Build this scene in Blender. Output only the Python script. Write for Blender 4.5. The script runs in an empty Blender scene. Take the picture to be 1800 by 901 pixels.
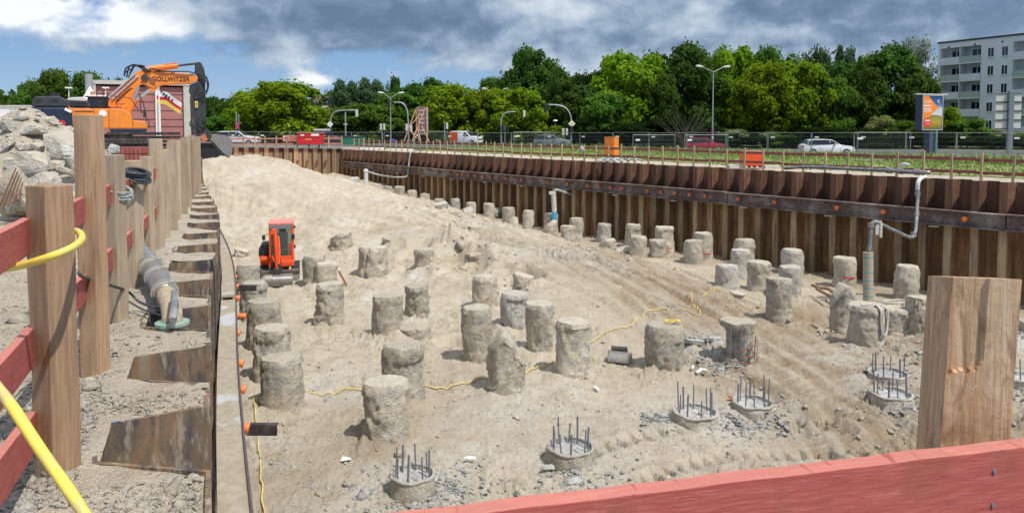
import bpy, bmesh, math, random
import numpy as np
from mathutils import Vector, Matrix, Euler
R=math.radians; PI=math.pi
rnd=random.Random(7)
SC=bpy.context.scene; COL=SC.collection
# ------------------------------------------------------------------ camera model (source photo 1800x901)
FPX=1300.0; CX=900.0; HY=228.0; CAMZ=1.7; PITCH=R(3.0)
PY=HY+FPX*math.tan(PITCH)
UPV=Vector((0,math.sin(PITCH),math.cos(PITCH))); FWD=Vector((0,math.cos(PITCH),-math.sin(PITCH)))
def ray(px,py):
    return Vector((1,0,0))*((px-CX)/FPX)+UPV*(-(py-PY)/FPX)+FWD
def at_y(px,py,Y):
    d=ray(px,py); t=Y/d.y; return Vector((0,0,CAMZ))+d*t
def at_z(px,py,z):
    d=ray(px,py); t=(z-CAMZ)/d.z; return Vector((0,0,CAMZ))+d*t
# ------------------------------------------------------------------ numpy noise
_rs=np.random.RandomState(3)
_perm=np.concatenate([_rs.permutation(256)]*3)
_grad=_rs.normal(size=(256,3)); _grad/=np.linalg.norm(_grad,axis=1)[:,None]
def pn(x,y,z):
    x=np.asarray(x,float); y=np.asarray(y,float)+0*x; z=np.asarray(z,float)+0*x
    xi=np.floor(x).astype(int); yi=np.floor(y).astype(int); zi=np.floor(z).astype(int)
    xf=x-xi; yf=y-yi; zf=z-zi
    u=xf*xf*xf*(xf*(xf*6-15)+10); v=yf*yf*yf*(yf*(yf*6-15)+10); w=zf*zf*zf*(zf*(zf*6-15)+10)
    def g(a,b,c):
        h=_perm[_perm[_perm[(xi+a)&255]+((yi+b)&255)]+((zi+c)&255)]
        G=_grad[h]; return G[...,0]*(xf-a)+G[...,1]*(yf-b)+G[...,2]*(zf-c)
    l=lambda a,b,t:a+(b-a)*t
    return 1.5*l(l(l(g(0,0,0),g(1,0,0),u),l(g(0,1,0),g(1,1,0),u),v),l(l(g(0,0,1),g(1,0,1),u),l(g(0,1,1),g(1,1,1),u),v),w)
def fbm(x,y,z,o=4,gain=.5):
    s=0;a=1;f=1
    for i in range(o):
        s=s+a*pn(np.asarray(x)*f+17.3*i,np.asarray(y)*f+5.1*i,np.asarray(z)*f+9.7*i); a*=gain; f*=2.03
    return s
def sstep(a,b,x):
    t=np.clip((x-a)/(b-a),0,1); return t*t*(3-2*t)
# ------------------------------------------------------------------ objects
def tag(o,label=None,cat=None,group=None,kind=None):
    if label: o['label']=label
    if cat: o['category']=cat
    if group: o['group']=group
    if kind: o['kind']=kind
    return o
def thing(name,label,cat,loc=(0,0,0),rz=0,group=None):
    o=bpy.data.objects.new(name,None); COL.objects.link(o); o.empty_display_size=.2
    o.location=loc; o.rotation_euler=(0,0,rz); return tag(o,label,cat,group)
def dup(root,loc,rz=0,label=None,group=None,scale=None):
    r=root.copy(); COL.objects.link(r); r.location=loc; r.rotation_euler=(0,0,rz)
    if scale: r.scale=scale
    if label: r['label']=label
    if group: r['group']=group
    for ch in list(root.children):
        c=ch.copy(); COL.objects.link(c); c.parent=r
        for g in list(ch.children):
            d=g.copy(); COL.objects.link(d); d.parent=c
    return r
class MB:
    def __init__(s): s.v=[]; s.f=[]; s.o=Vector((0,0,0))
    def add(s,vs,fs):
        n=len(s.v); s.v+= [tuple(v) for v in vs]; s.f+=[tuple(i+n for i in f) for f in fs]; return s
    def box(s,c,d,rot=None,rz=0):
        M=rot if rot is not None else Matrix.Rotation(rz,3,'Z')
        c=Vector(c); h=Vector(d)/2
        vs=[c+M@Vector((x*h.x,y*h.y,z*h.z)) for z in(-1,1) for y in(-1,1) for x in(-1,1)]
        return s.add(vs,[(0,2,3,1),(4,5,7,6),(0,1,5,4),(2,6,7,3),(0,4,6,2),(1,3,7,5)])
    def cyl(s,a,b,r0,r1=None,n=12,caps=True):
        r1=r0 if r1 is None else r1; a=Vector(a); b=Vector(b); d=(b-a).normalized()
        q=d.to_track_quat('Z','Y'); X=q@Vector((1,0,0)); Y=q@Vector((0,1,0)); vs=[]
        for p,r in((a,r0),(b,r1)):
            for i in range(n):
                t=2*PI*i/n; vs.append(p+X*(r*math.cos(t))+Y*(r*math.sin(t)))
        fs=[(i,(i+1)%n,n+(i+1)%n,n+i) for i in range(n)]
        if caps: fs+=[tuple(range(n-1,-1,-1)),tuple(range(n,2*n))]
        return s.add(vs,fs)
    def tube(s,pts,r,n=8,smooth=0):
        pts=[Vector(p) for p in pts]
        if smooth: pts=spline(pts,smooth)
        rs=r if isinstance(r,(list,tuple)) else [r]*len(pts)
        if len(rs)!=len(pts): rs=[rs[min(len(rs)-1,int(i*len(rs)/len(pts)))] for i in range(len(pts))]
        vs=[]; prev=None
        for i,p in enumerate(pts):
            d=(pts[min(i+1,len(pts)-1)]-pts[max(i-1,0)])
            if d.length<1e-9: d=Vector((0,0,1))
            d.normalize()
            if prev is None:
                a=Vector((0,0,1)) if abs(d.z)<.9 else Vector((1,0,0)); prev=d.cross(a).normalized()
            X=(prev-d*prev.dot(d)); 
            if X.length<1e-6: X=d.orthogonal()
            X.normalize(); prev=X; Y=d.cross(X)
            for k in range(n):
                t=2*PI*k/n; vs.append(p+X*(rs[i]*math.cos(t))+Y*(rs[i]*math.sin(t)))
        fs=[]
        for i in range(len(pts)-1):
            for k in range(n): fs.append((i*n+k,i*n+(k+1)%n,(i+1)*n+(k+1)%n,(i+1)*n+k))
        m=(len(pts)-1)*n; fs+=[tuple(range(n-1,-1,-1)),tuple(range(m,m+n))]
        return s.add(vs,fs)
    def prism(s,poly,fr,to):   # poly: list of Vectors; extruded by vector from fr to to
        fr=Vector(fr); to=Vector(to); n=len(poly)
        vs=[Vector(p)+fr for p in poly]+[Vector(p)+to for p in poly]
        return s.add(vs,[tuple(range(n-1,-1,-1)),tuple(range(n,2*n))]+[(i,(i+1)%n,n+(i+1)%n,n+i) for i in range(n)])
    def quad(s,a,b,c,d): return s.add([a,b,c,d],[(0,1,2,3)])
    def ball(s,c,r,n=12,m=8,sq=(1,1,1)):
        vs=[];fs=[]; c=Vector(c)
        for j in range(m+1):
            ph=PI*j/m
            for i in range(n):
                t=2*PI*i/n; vs.append(c+Vector((r*sq[0]*math.sin(ph)*math.cos(t),r*sq[1]*math.sin(ph)*math.sin(t),r*sq[2]*math.cos(ph))))
        for j in range(m):
            for i in range(n): fs.append((j*n+i,(j+1)*n+i,(j+1)*n+(i+1)%n,j*n+(i+1)%n))
        return s.add(vs,fs)
    def build(s,name,mat,parent=None,world=False,smooth=False,loc=None,bevel=0,seg=2):
        off=Vector((0,0,0))
        if world and parent is not None:
            p=parent
            while p: off+=p.location; p=p.parent
        if loc is not None: off=Vector(loc)
        me=bpy.data.meshes.new(name); me.from_pydata([(v[0]-off.x,v[1]-off.y,v[2]-off.z) for v in s.v],[],s.f)
        if bevel:
            bm=bmesh.new(); bm.from_mesh(me); bmesh.ops.remove_doubles(bm,verts=bm.verts,dist=1e-5)
            bmesh.ops.recalc_face_normals(bm,faces=bm.faces)
            es=[e for e in bm.edges if len(e.link_faces)==2 and e.calc_face_angle(0)>R(25)]
            bmesh.ops.bevel(bm,geom=es,offset=bevel,segments=seg,affect='EDGES',profile=.6,clamp_overlap=True)
            bm.to_mesh(me); bm.free()
        else:
            bm=bmesh.new(); bm.from_mesh(me); bmesh.ops.recalc_face_normals(bm,faces=bm.faces); bm.to_mesh(me); bm.free()
        me.materials.append(mat)
        if smooth:
            me.polygons.foreach_set('use_smooth',[True]*len(me.polygons))
            if smooth=='auto' or bevel:
                me.set_sharp_from_angle(angle=R(35))
        o=bpy.data.objects.new(name,me); COL.objects.link(o)
        if parent is not None: o.parent=parent
        if loc is not None: o.location=loc
        return o
def npmesh(name,V,Fq,mat,parent=None,loc=None,smooth=True,attr=None):
    V=np.asarray(V,float).copy()
    if loc is not None: V-=np.array(loc)[None,:]
    me=bpy.data.meshes.new(name); Fq=np.asarray(Fq,int); k=Fq.shape[1]
    me.vertices.add(len(V)); me.vertices.foreach_set('co',V.ravel())
    me.loops.add(Fq.size); me.loops.foreach_set('vertex_index',Fq.ravel())
    me.polygons.add(len(Fq)); me.polygons.foreach_set('loop_start',np.arange(len(Fq))*k); me.polygons.foreach_set('loop_total',np.full(len(Fq),k))
    me.update(calc_edges=True); me.validate()
    if smooth: me.polygons.foreach_set('use_smooth',[True]*len(me.polygons))
    if attr:
        for nm,val in attr.items():
            a=me.attributes.new(nm,'FLOAT','POINT'); a.data.foreach_set('value',np.asarray(val,float))
    me.materials.append(mat)
    o=bpy.data.objects.new(name,me); COL.objects.link(o)
    if parent is not None: o.parent=parent
    if loc is not None: o.location=loc
    return o
def spline(p,k):
    out=[]; n=len(p)
    for i in range(n-1):
        a,b,c,d=p[max(i-1,0)],p[i],p[i+1],p[min(i+2,n-1)]
        for j in range(k):
            t=j/k; out.append(.5*((2*b)+(c-a)*t+(2*a-5*b+4*c-d)*t*t+(3*b-a-3*c+d)*t*t*t))
    out.append(p[-1]); return out
# ------------------------------------------------------------------ materials
class NT:
    def __init__(s,name):
        s.m=bpy.data.materials.new(name); s.m.use_nodes=True; s.t=s.m.node_tree; s.n=s.t.nodes; s.l=s.t.links; s.n.clear()
        s.out=s.n.new('ShaderNodeOutputMaterial'); s.b=s.n.new('ShaderNodeBsdfPrincipled'); s.l.new(s.b.outputs[0],s.out.inputs[0])
    def N(s,t,**k):
        n=s.n.new(t)
        for a,b in k.items():
            if a in n.inputs.keys() if isinstance(a,str) else False: n.inputs[a].default_value=b
            else: setattr(n,a,b)
        return n
    def L(s,a,b): s.l.new(a,b)
    def coord(s,kind='Object',scale=(1,1,1),loc=None):
        tc=s.n.new('ShaderNodeTexCoord'); mp=s.n.new('ShaderNodeMapping'); s.L(tc.outputs[kind],mp.inputs[0]); mp.inputs['Scale'].default_value=scale
        if loc is not None: mp.inputs['Location'].default_value=loc
        return mp.outputs[0]
    def noise(s,vec,scale,detail=4,rough=.55,dist=0):
        n=s.n.new('ShaderNodeTexNoise'); n.inputs['Scale'].default_value=scale; n.inputs['Detail'].default_value=detail
        n.inputs['Roughness'].default_value=rough; n.inputs['Distortion'].default_value=dist; s.L(vec,n.inputs['Vector']); return n.outputs[0]
    def ramp(s,fac,stops,interp='LINEAR'):
        r=s.n.new('ShaderNodeValToRGB'); r.color_ramp.interpolation=interp; e=r.color_ramp.elements
        while len(e)<len(stops): e.new(.5)
        for i,(p,c) in enumerate(stops): e[i].position=p; e[i].color=(c,c,c,1) if isinstance(c,(int,float)) else (*c,1)
        s.L(fac,r.inputs[0]); return r.outputs[0]
    def mix(s,f,a,b,mode='MIX'):
        m=s.n.new('ShaderNodeMix'); m.data_type='RGBA'; m.blend_type=mode
        for v,i in((f,0),(a,6),(b,7)):
            if isinstance(v,(int,float)): m.inputs[i].default_value=v if i==0 else (v,v,v,1)
            elif isinstance(v,tuple): m.inputs[i].default_value=(*v,1)
            else: s.L(v,m.inputs[i])
        return m.outputs[2]
    def math(s,op,a,b=0.,c=None,clamp=False):
        m=s.n.new('ShaderNodeMath'); m.operation=op; m.use_clamp=clamp
        for i,v in enumerate((a,b,c)):
            if v is None: continue
            if isinstance(v,(int,float)): m.inputs[i].default_value=v
            else: s.L(v,m.inputs[i])
        return m.outputs[0]
    def bump(s,h,strength,dist):
        b=s.n.new('ShaderNodeBump'); b.inputs['Strength'].default_value=strength; b.inputs['Distance'].default_value=dist
        s.L(h,b.inputs['Height']); s.L(b.outputs[0],s.b.inputs['Normal'])
    def rnd(s):
        return s.n.new('ShaderNodeObjectInfo').outputs['Random']
    def attr(s,name):
        a=s.n.new('ShaderNodeAttribute'); a.attribute_name=name; return a.outputs['Fac']
    def col(s,c): s.L(c,s.b.inputs['Base Color']) if not isinstance(c,tuple) else setattr(s.b.inputs['Base Color'],'default_value',(*c,1))
    def rough(s,r): s.b.inputs['Roughness'].default_value=r
def flat(name,c,rough=.5,metal=0,var=.12,nscale=6,bump=0,coat=0,dirt=None,dscale=3):
    m=NT(name); v=m.coord(); n=m.noise(v,nscale,5)
    lo=tuple(x*(1-var) for x in c); hi=tuple(min(1,x*(1+var)) for x in c)
    colr=m.ramp(n,[(.3,lo),(.7,hi)])
    if dirt:
        d=m.ramp(m.noise(v,dscale,6,.65),[(.48,0.),(.68,.85)]); colr=m.mix(d,colr,dirt)
    m.col(colr); m.rough(rough); m.b.inputs['Metallic'].default_value=metal
    if coat: m.b.inputs['Coat Weight'].default_value=coat
    if bump: m.bump(m.noise(v,nscale*5,4),bump,.01)
    return m.m
def glass_mat(name,c=(.02,.025,.03),rough=.08):
    m=NT(name); m.col(c); m.rough(rough); m.b.inputs['IOR'].default_value=1.5; return m.m
def wood(name,base,dark,light,scale=1.0,stain=.5,along='Z',grain=60):
    m=NT(name); oi=m.rnd()
    sc={'Z':(1,1,.06),'X':(.06,1,1),'Y':(1,.06,1)}[along]
    tc=m.n.new('ShaderNodeTexCoord'); add=m.n.new('ShaderNodeVectorMath'); add.operation='ADD'
    cmb=m.n.new('ShaderNodeCombineXYZ'); k=m.math('MULTIPLY',oi,37.)
    for i in range(3): m.L(k,cmb.inputs[i])
    m.L(tc.outputs['Object'],add.inputs[0]); m.L(cmb.outputs[0],add.inputs[1])
    mp=m.n.new('ShaderNodeMapping'); mp.inputs['Scale'].default_value=sc; m.L(add.outputs[0],mp.inputs[0])
    g=m.noise(mp.outputs[0],grain*scale,5,.6,.6); big=m.noise(add.outputs[0],2.2*scale,5,.6,.3); st=m.noise(mp.outputs[0],9*scale,5,.65,1.5)
    c=m.ramp(g,[(.3,dark),(.5,base),(.72,light)])
    c=m.mix(m.ramp(st,[(.45,0.),(.68,stain)]),c,tuple(x*.42 for x in base),'MIX')
    c=m.mix(m.ramp(big,[(.35,0.),(.7,.35)]),c,light)
    hs=m.n.new('ShaderNodeHueSaturation'); m.L(c,hs.inputs['Color']); m.L(m.math('MULTIPLY_ADD',oi,.4,.8),hs.inputs['Value'])
    m.col(hs.outputs[0]); m.rough(.85); m.bump(g,.5,.004); return m.m
SAND_A=(.60,.53,.42); SAND_B=(.52,.45,.35); SAND_C=(.36,.30,.215); SAND_G=(.62,.60,.54)
def sand_mat(name,pit=True):
    m=NT(name); v=m.coord('Object')
    n1=m.noise(v,.35,6,.6,.4); n2=m.noise(v,2.3,6,.65,.2); n3=m.noise(v,14,5,.7); n4=m.noise(v,70,3,.6)
    c=m.ramp(n1,[(.35,SAND_B),(.55,SAND_A),(.72,SAND_G)])
    c=m.mix(m.ramp(n2,[(.45,0.),(.68,.6)]),c,SAND_C)
    c=m.mix(m.ramp(n3,[(.5,0.),(.75,.35)]),c,(.66,.60,.50))
    if pit:
        c=m.mix(m.attr('soil'),c,m.ramp(n2,[(.3,(.25,.18,.11)),(.7,(.40,.31,.21))]))
        c=m.mix(m.attr('chalk'),c,m.ramp(n3,[(.3,(.5,.49,.455)),(.7,(.68,.665,.62))]))
    c=m.mix(m.ramp(n4,[(.36,.38),(.5,0.)]),c,m.mix(.45,c,(.08,.06,.04)))
    vo=m.n.new('ShaderNodeTexVoronoi'); vo.inputs['Scale'].default_value=16.; m.L(v,vo.inputs['Vector']); cl=m.math('MULTIPLY',m.ramp(vo.outputs['Distance'],[(.12,1.),(.34,0.)]),m.ramp(m.noise(v,1.6,4,.6),[(.53,0.),(.66,1.)]))
    c=m.mix(m.math('MULTIPLY',cl,.35),c,(.30,.25,.18))
    m.col(c); m.rough(.95); m.b.inputs['Specular IOR Level'].default_value=.15
    h=m.math('ADD',m.math('ADD',m.math('MULTIPLY',n3,.9),m.math('MULTIPLY',n4,.6)),m.math('MULTIPLY',cl,.5)); m.bump(h,1.,.06)
    return m.m
M={}
M['sand']=sand_mat('pit_sand'); M['bank']=sand_mat('bank_soil',False)
def concrete_mat(name,a,b,sandy,dark,top=.8):
    m=NT(name); oi=m.rnd(); tc=m.n.new('ShaderNodeTexCoord'); add=m.n.new('ShaderNodeVectorMath'); add.operation='ADD'
    cmb=m.n.new('ShaderNodeCombineXYZ'); k=m.math('MULTIPLY',oi,50.)
    for i in range(3): m.L(k,cmb.inputs[i])
    m.L(tc.outputs['Object'],add.inputs[0]); m.L(cmb.outputs[0],add.inputs[1]); v=add.outputs[0]
    n1=m.noise(v,1.6,6,.62,.8); n2=m.noise(v,5,6,.65,.4); n3=m.noise(v,22,5,.7)
    c=m.ramp(n1,[(.32,b),(.5,a),(.7,sandy)])
    c=m.mix(m.ramp(n2,[(.5,0.),(.62,.75)]),c,dark)
    c=m.mix(m.ramp(m.noise(v,3.1,5,.6,1.2),[(.57,0.),(.63,.8)]),c,(.60,.60,.585)); c=m.mix(m.ramp(m.noise(v,2.2,5,.6,.9),[(.36,.7),(.43,0.)]),c,(.33,.335,.33))
    geo=m.n.new('ShaderNodeNewGeometry'); sp=m.n.new('ShaderNodeSeparateXYZ'); m.L(geo.outputs['Normal'],sp.inputs[0])
    up=m.math('MULTIPLY',m.ramp(sp.outputs[2],[(.35,0.),(.75,1.)]),m.ramp(n2,[(.3,.4),(.6,1.)]))
    c=m.mix(m.math('MULTIPLY',up,top),c,m.ramp(n3,[(.3,(.46,.41,.32)),(.7,(.62,.57,.47))]))
    hs=m.n.new('ShaderNodeHueSaturation'); m.L(c,hs.inputs['Color']); m.L(m.math('MULTIPLY_ADD',oi,.28,.86),hs.inputs['Value'])
    m.col(hs.outputs[0]); m.rough(.93); m.b.inputs['Specular IOR Level'].default_value=.2
    m.bump(m.math('ADD',n2,m.math('MULTIPLY',n3,.6)),1.,.09); return m.m
M['pile']=concrete_mat('bored_pile_concrete',(.51,.46,.37),(.44,.39,.305),(.54,.475,.365),(.335,.28,.205))
M['pile_pale']=concrete_mat('pale_concrete',(.50,.485,.44),(.42,.39,.33),(.5,.45,.36),(.34,.31,.26),.6)
M['chips']=concrete_mat('broken_concrete',(.50,.50,.485),(.40,.41,.41),(.54,.52,.48),(.31,.32,.325),.15)
M['rubble']=concrete_mat('rubble_concrete',(.56,.53,.47),(.47,.42,.345),(.60,.52,.40),(.32,.30,.27),.9)
M['stone']=concrete_mat('gravel_stone',(.62,.57,.48),(.50,.43,.33),(.66,.60,.49),(.42,.34,.25),.7)
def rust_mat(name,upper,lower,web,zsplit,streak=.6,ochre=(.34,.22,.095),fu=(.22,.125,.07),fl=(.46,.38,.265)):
    m=NT(name); oi=m.rnd(); geo=m.n.new('ShaderNodeNewGeometry')
    sp=m.n.new('ShaderNodeSeparateXYZ'); m.L(geo.outputs['Position'],sp.inputs[0])
    mp=m.n.new('ShaderNodeMapping'); mp.inputs['Scale'].default_value=(1,1,.12); m.L(geo.outputs['Position'],mp.inputs[0])
    n1=m.noise(mp.outputs[0],5,7,.7,.5); n2=m.noise(geo.outputs['Position'],1.3,6,.65,.5); n3=m.noise(geo.outputs['Position'],18,5,.7)
    up=m.ramp(n1,[(.3,tuple(x*.55 for x in upper)),(.55,upper),(.75,tuple(min(1,x*1.7) for x in upper))])
    lo=m.ramp(n1,[(.28,tuple(x*.5 for x in lower)),(.5,lower),(.62,ochre),(.75,web)])
    zz=m.math('ADD',sp.outputs[2],m.math('MULTIPLY',m.math('SUBTRACT',n2,.5),.5))
    f=m.math('MULTIPLY_ADD',zz,4.,-4.*zsplit+.5,clamp=True)
    c=m.mix(f,lo,up)
    c=m.mix(m.ramp(n2,[(.52,0.),(.7,streak)]),c,web)
    c=m.mix(m.ramp(n3,[(.52,0.),(.75,.5)]),c,(.10,.055,.035))
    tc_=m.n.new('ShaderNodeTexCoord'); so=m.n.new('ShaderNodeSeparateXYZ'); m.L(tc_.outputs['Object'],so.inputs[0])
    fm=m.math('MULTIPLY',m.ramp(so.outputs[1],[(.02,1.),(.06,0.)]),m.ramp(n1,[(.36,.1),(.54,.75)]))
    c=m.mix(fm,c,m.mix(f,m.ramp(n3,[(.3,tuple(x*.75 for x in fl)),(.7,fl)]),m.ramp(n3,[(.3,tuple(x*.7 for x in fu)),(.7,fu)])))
    hs=m.n.new('ShaderNodeHueSaturation'); m.L(c,hs.inputs['Color']); m.L(m.math('MULTIPLY_ADD',oi,.7,.65),hs.inputs['Value'])
    m.col(hs.outputs[0]); m.rough(.85); m.bump(n3,.35,.01); return m.m
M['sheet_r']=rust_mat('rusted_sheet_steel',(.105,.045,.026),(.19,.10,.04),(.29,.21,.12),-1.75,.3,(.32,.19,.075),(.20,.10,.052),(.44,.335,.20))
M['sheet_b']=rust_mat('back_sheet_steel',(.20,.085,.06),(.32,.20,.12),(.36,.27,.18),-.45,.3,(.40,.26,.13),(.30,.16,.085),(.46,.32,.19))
def _sl():
    m=NT('near_sheet_steel'); geo=m.n.new('ShaderNodeNewGeometry'); p=geo.outputs['Position']; mp=m.n.new('ShaderNodeMapping'); mp.inputs['Scale'].default_value=(1,1,.25); m.L(p,mp.inputs[0])
    a=m.noise(mp.outputs[0],5,7,.65,.8); b=m.noise(mp.outputs[0],13,6,.7,.3); d=m.noise(p,45,4,.7)
    c=m.ramp(a,[(.32,(.030,.030,.04)),(.42,(.085,.07,.06)),(.5,(.16,.115,.075)),(.58,(.22,.13,.065)),(.68,(.25,.20,.14))])
    c=m.mix(m.ramp(b,[(.55,0.),(.62,.8)]),c,(.33,.28,.21)); c=m.mix(m.ramp(b,[(.35,.8),(.44,0.)]),c,(.045,.04,.05)); c=m.mix(m.ramp(d,[(.58,0.),(.7,.6)]),c,(.12,.05,.03))
    m.col(c); m.rough(.8); m.bump(b,.4,.01); return m.m
M['sheet_l']=_sl()
M['waler']=flat('waler_steel',(.15,.105,.085),.8,0,.35,8,.3,dirt=(.40,.36,.31),dscale=.9)
def _wl():
    m=NT('dusty_waler'); v=m.coord(); n=m.noise(v,1.1,6,.6,.4); n2=m.noise(v,12,5,.7)
    c=m.mix(m.ramp(n,[(.40,0.),(.43,1.)]),m.ramp(n2,[(.3,(.36,.37,.38)),(.7,(.47,.48,.49))]),m.ramp(n2,[(.3,(.27,.23,.17)),(.7,(.40,.35,.275))])); m.col(c); m.rough(.9); m.bump(n2,.6,.02); return m.m
M['waler_l']=_wl()
M['edge']=flat('dark_edge',(.09,.07,.08),.7)
M['cap']=flat('orange_plastic',(.80,.20,.05),.45,0,.12)
M['capd']=flat('dusty_cap',(.50,.16,.07),.6,0,.25,9)
M['wood']=wood('weathered_timber',(.40,.29,.18),(.30,.21,.13),(.50,.39,.26),1,.35)
M['wood2']=wood('grey_timber',(.42,.32,.21),(.30,.215,.135),(.53,.43,.31),1,.5)
M['wood3']=wood('fresh_timber',(.37,.225,.125),(.25,.14,.07),(.47,.32,.20),.9,.75,grain=70)
M['stake']=wood('stake_timber',(.42,.31,.18),(.30,.21,.12),(.53,.42,.27),1,.4)
def redwood(name,base,dark,light,axis):
    m=NT(name); v=m.coord('Object',{'X':(.07,1,1),'Y':(1,.07,1)}[axis]); v2=m.coord('Object')
    g=m.noise(v,230,6,.7,.5); b=m.noise(v,9,5,.65,1.0); k=m.noise(v2,5.,5,.6)
    c=m.ramp(g,[(.3,dark),(.5,base),(.75,light)]); c=m.mix(m.ramp(b,[(.5,0.),(.75,.6)]),c,dark)
    k2=m.noise(v2,26,4,.6,.4); c=m.mix(m.ramp(k,[(.52,0.),(.66,.65)]),c,(.28,.085,.045)); c=m.mix(m.ramp(m.noise(v,28,6,.7,1.5),[(.5,0.),(.62,.55)]),c,(.33,.05,.045)); c=m.mix(m.ramp(k2,[(.66,0.),(.72,.6)]),c,(.20,.06,.045)); c=m.mix(m.ramp(m.noise(v,60,5,.7,.3),[(.62,0.),(.70,.55)]),c,(.66,.36,.29))
    geo=m.n.new('ShaderNodeNewGeometry'); sp=m.n.new('ShaderNodeSeparateXYZ'); m.L(geo.outputs['Normal'],sp.inputs[0]); c=m.mix(m.ramp(sp.outputs[2],[(.6,0.),(.9,.30)]),c,(.66,.36,.29)); cr=m.noise(m.coord('Object',(1,.12,1)),48,3,.6,.6); c=m.mix(m.math('MULTIPLY',m.ramp(sp.outputs[2],[(.6,0.),(.9,1.)]),m.ramp(cr,[(.62,0.),(.68,.8)])),c,(.30,.07,.055))
    m.col(c); m.rough(.8); m.bump(g,.5,.003); return m.m
M['redY']=redwood('red_painted_board',(.45,.095,.07),(.36,.07,.055),(.56,.18,.14),'X')
M['redfar']=flat('faded_red_board',(.30,.09,.08),.85,0,.3,3)
M['redfar2']=flat('pinkish_red_board',(.48,.18,.14),.85,0,.2,3)
M['yellow']=flat('yellow_hose',(.80,.63,.09),.45,0,.08,20,dirt=(.5,.42,.2),dscale=9)
M['yellowc']=flat('yellow_cable',(.60,.48,.17),.6,0,.15,9)
M['black']=flat('black_rubber',(.02,.02,.023),.6)
M['cable']=flat('dark_cable',(.045,.055,.06),.5)
M['cableg']=flat('pale_cable',(.34,.38,.36),.5)
M['grey']=flat('galvanised_steel',(.36,.38,.38),.45,.3,.12)
M['greyd']=flat('dark_grey_pipe',(.15,.17,.18),.6,0,.25,8,dirt=(.4,.39,.36),dscale=6)
M['rebar']=flat('rebar_steel',(.20,.20,.235),.7,.2,.2,30)
M['white']=flat('white_paint',(.78,.78,.77),.5,0,.05)
M['dirtywhite']=flat('dusty_white',(.62,.61,.57),.7,0,.1,6,dirt=(.42,.39,.33))
M['orange']=flat('orange_paint',(.82,.235,.02),.4,0,.08,4,coat=.2,dirt=(.55,.22,.06),dscale=5)
M['orangered']=flat('orange_red_paint',(.80,.10,.02),.4,0,.08,4,coat=.2)
M['navy']=flat('navy_paint',(.012,.022,.05),.4,0,.2,4,coat=.2)
M['charcoal']=flat('charcoal_paint',(.035,.04,.045),.5,0,.2,5)
M['steel']=flat('worn_steel',(.30,.29,.28),.45,.5,.2,9,dirt=(.30,.24,.17),dscale=4)
M['chrome']=flat('chrome_rod',(.75,.76,.78),.2,.9,.04)
M['darksteel']=flat('dark_steel',(.045,.043,.045),.6,.2,.3,8,dirt=(.16,.11,.08),dscale=4)
M['glass']=glass_mat('dark_glass')
M['red']=flat('red_paint',(.55,.015,.025),.4,0,.1,3,coat=.2)
M['green']=flat('green_paint',(.02,.16,.11),.5,0,.15,3)
M['blue']=flat('blue_plastic',(.08,.38,.60),.45,0,.1)
M['rope']=flat('brown_rope',(.24,.14,.09),.9,0,.3,30)
M['ropew']=flat('pale_rope',(.50,.46,.42),.9,0,.2,30)
M['tyre']=flat('tyre',(.018,.018,.018),.85)
M['rustbar']=flat('rusty_bar',(.25,.09,.05),.9,0,.3,9)
# ------------------------------------------------------------------ pit outline
UL=Vector((-.386,.922)); NLV=Vector((-.922,-.386))           # left wall: along, outward
def wallx(Y): return -.419*Y+.3*math.exp(-((Y-15)/6.)**2)
C0=Vector((-16.6,72.0)); UR=Vector((.606,-.796)).normalized(); NR=Vector((.796,.606)).normalized()
BL=Vector((-28.1,67.1)); UB=(C0-BL).normalized(); NB=Vector((-UB.y,UB.x))
RE=C0+UR*75
def wallD(px):
    u=(px-CX)/FPX; s=(u*C0.y-C0.x)/(UR.x-u*UR.y); return C0.y+UR.y*s
def pit_poly():
    P=[(-.78,1.72)]
    for i in range(60):
        Y=2.2+i*(66.2-2.2)/59; P.append((wallx(Y)+NLV.x*.52,Y+NLV.y*.52))
    b=.40
    P+= [tuple(BL+NB*b+NLV*.52),tuple(C0+NB*b+NR*b),tuple(RE+NR*b),(RE.x+2,6.9),(27,7.9),(0.0,1.75)]
    return np.array(P)
POLY=pit_poly()
def inside(x,y,P=POLY):
    x=np.asarray(x);y=np.asarray(y); r=np.zeros(x.shape,bool); n=len(P)
    for i in range(n):
        x0,y0=P[i-1];x1,y1=P[i]
        if y0==y1: continue
        c=((y0>y)!=(y1>y))&(x<(x1-x0)*(y-y0)/(y1-y0)+x0); r^=c
    return r
def nearest(x,y,P=POLY):
    bd=np.full(x.shape,1e9); bx=x.copy(); by=y.copy(); n=len(P)
    for i in range(n):
        a=P[i-1];d=P[i]-a; L=d@d
        if L<1e-12: continue
        t=np.clip(((x-a[0])*d[0]+(y-a[1])*d[1])/L,0,1); qx=a[0]+t*d[0]; qy=a[1]+t*d[1]; dd=(x-qx)**2+(y-qy)**2
        m=dd<bd; bd[m]=dd[m]; bx[m]=qx[m]; by[m]=qy[m]
    return bx,by,np.sqrt(bd)
class RBF:
    def __init__(s,pts):
        p=np.array(pts,float); s.x=p[:,0];s.y=p[:,1]; n=len(p)
        d=np.hypot(s.x[:,None]-s.x[None],s.y[:,None]-s.y[None])
        A=np.zeros((n+1,n+1)); A[:n,:n]=d+np.eye(n)*-.25; A[:n,n]=1;A[n,:n]=1
        b=np.zeros(n+1); b[:n]=p[:,2]; s.w=np.linalg.solve(A,b)
    def __call__(s,x,y):
        x=np.asarray(x,float);y=np.asarray(y,float); sh=x.shape; x=x.ravel();y=y.ravel(); out=np.full(x.shape,s.w[-1])
        for i in range(len(s.x)): out+=s.w[i]*np.sqrt((x-s.x[i])**2+(y-s.y[i])**2+.02)
        return out.reshape(sh)
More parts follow.
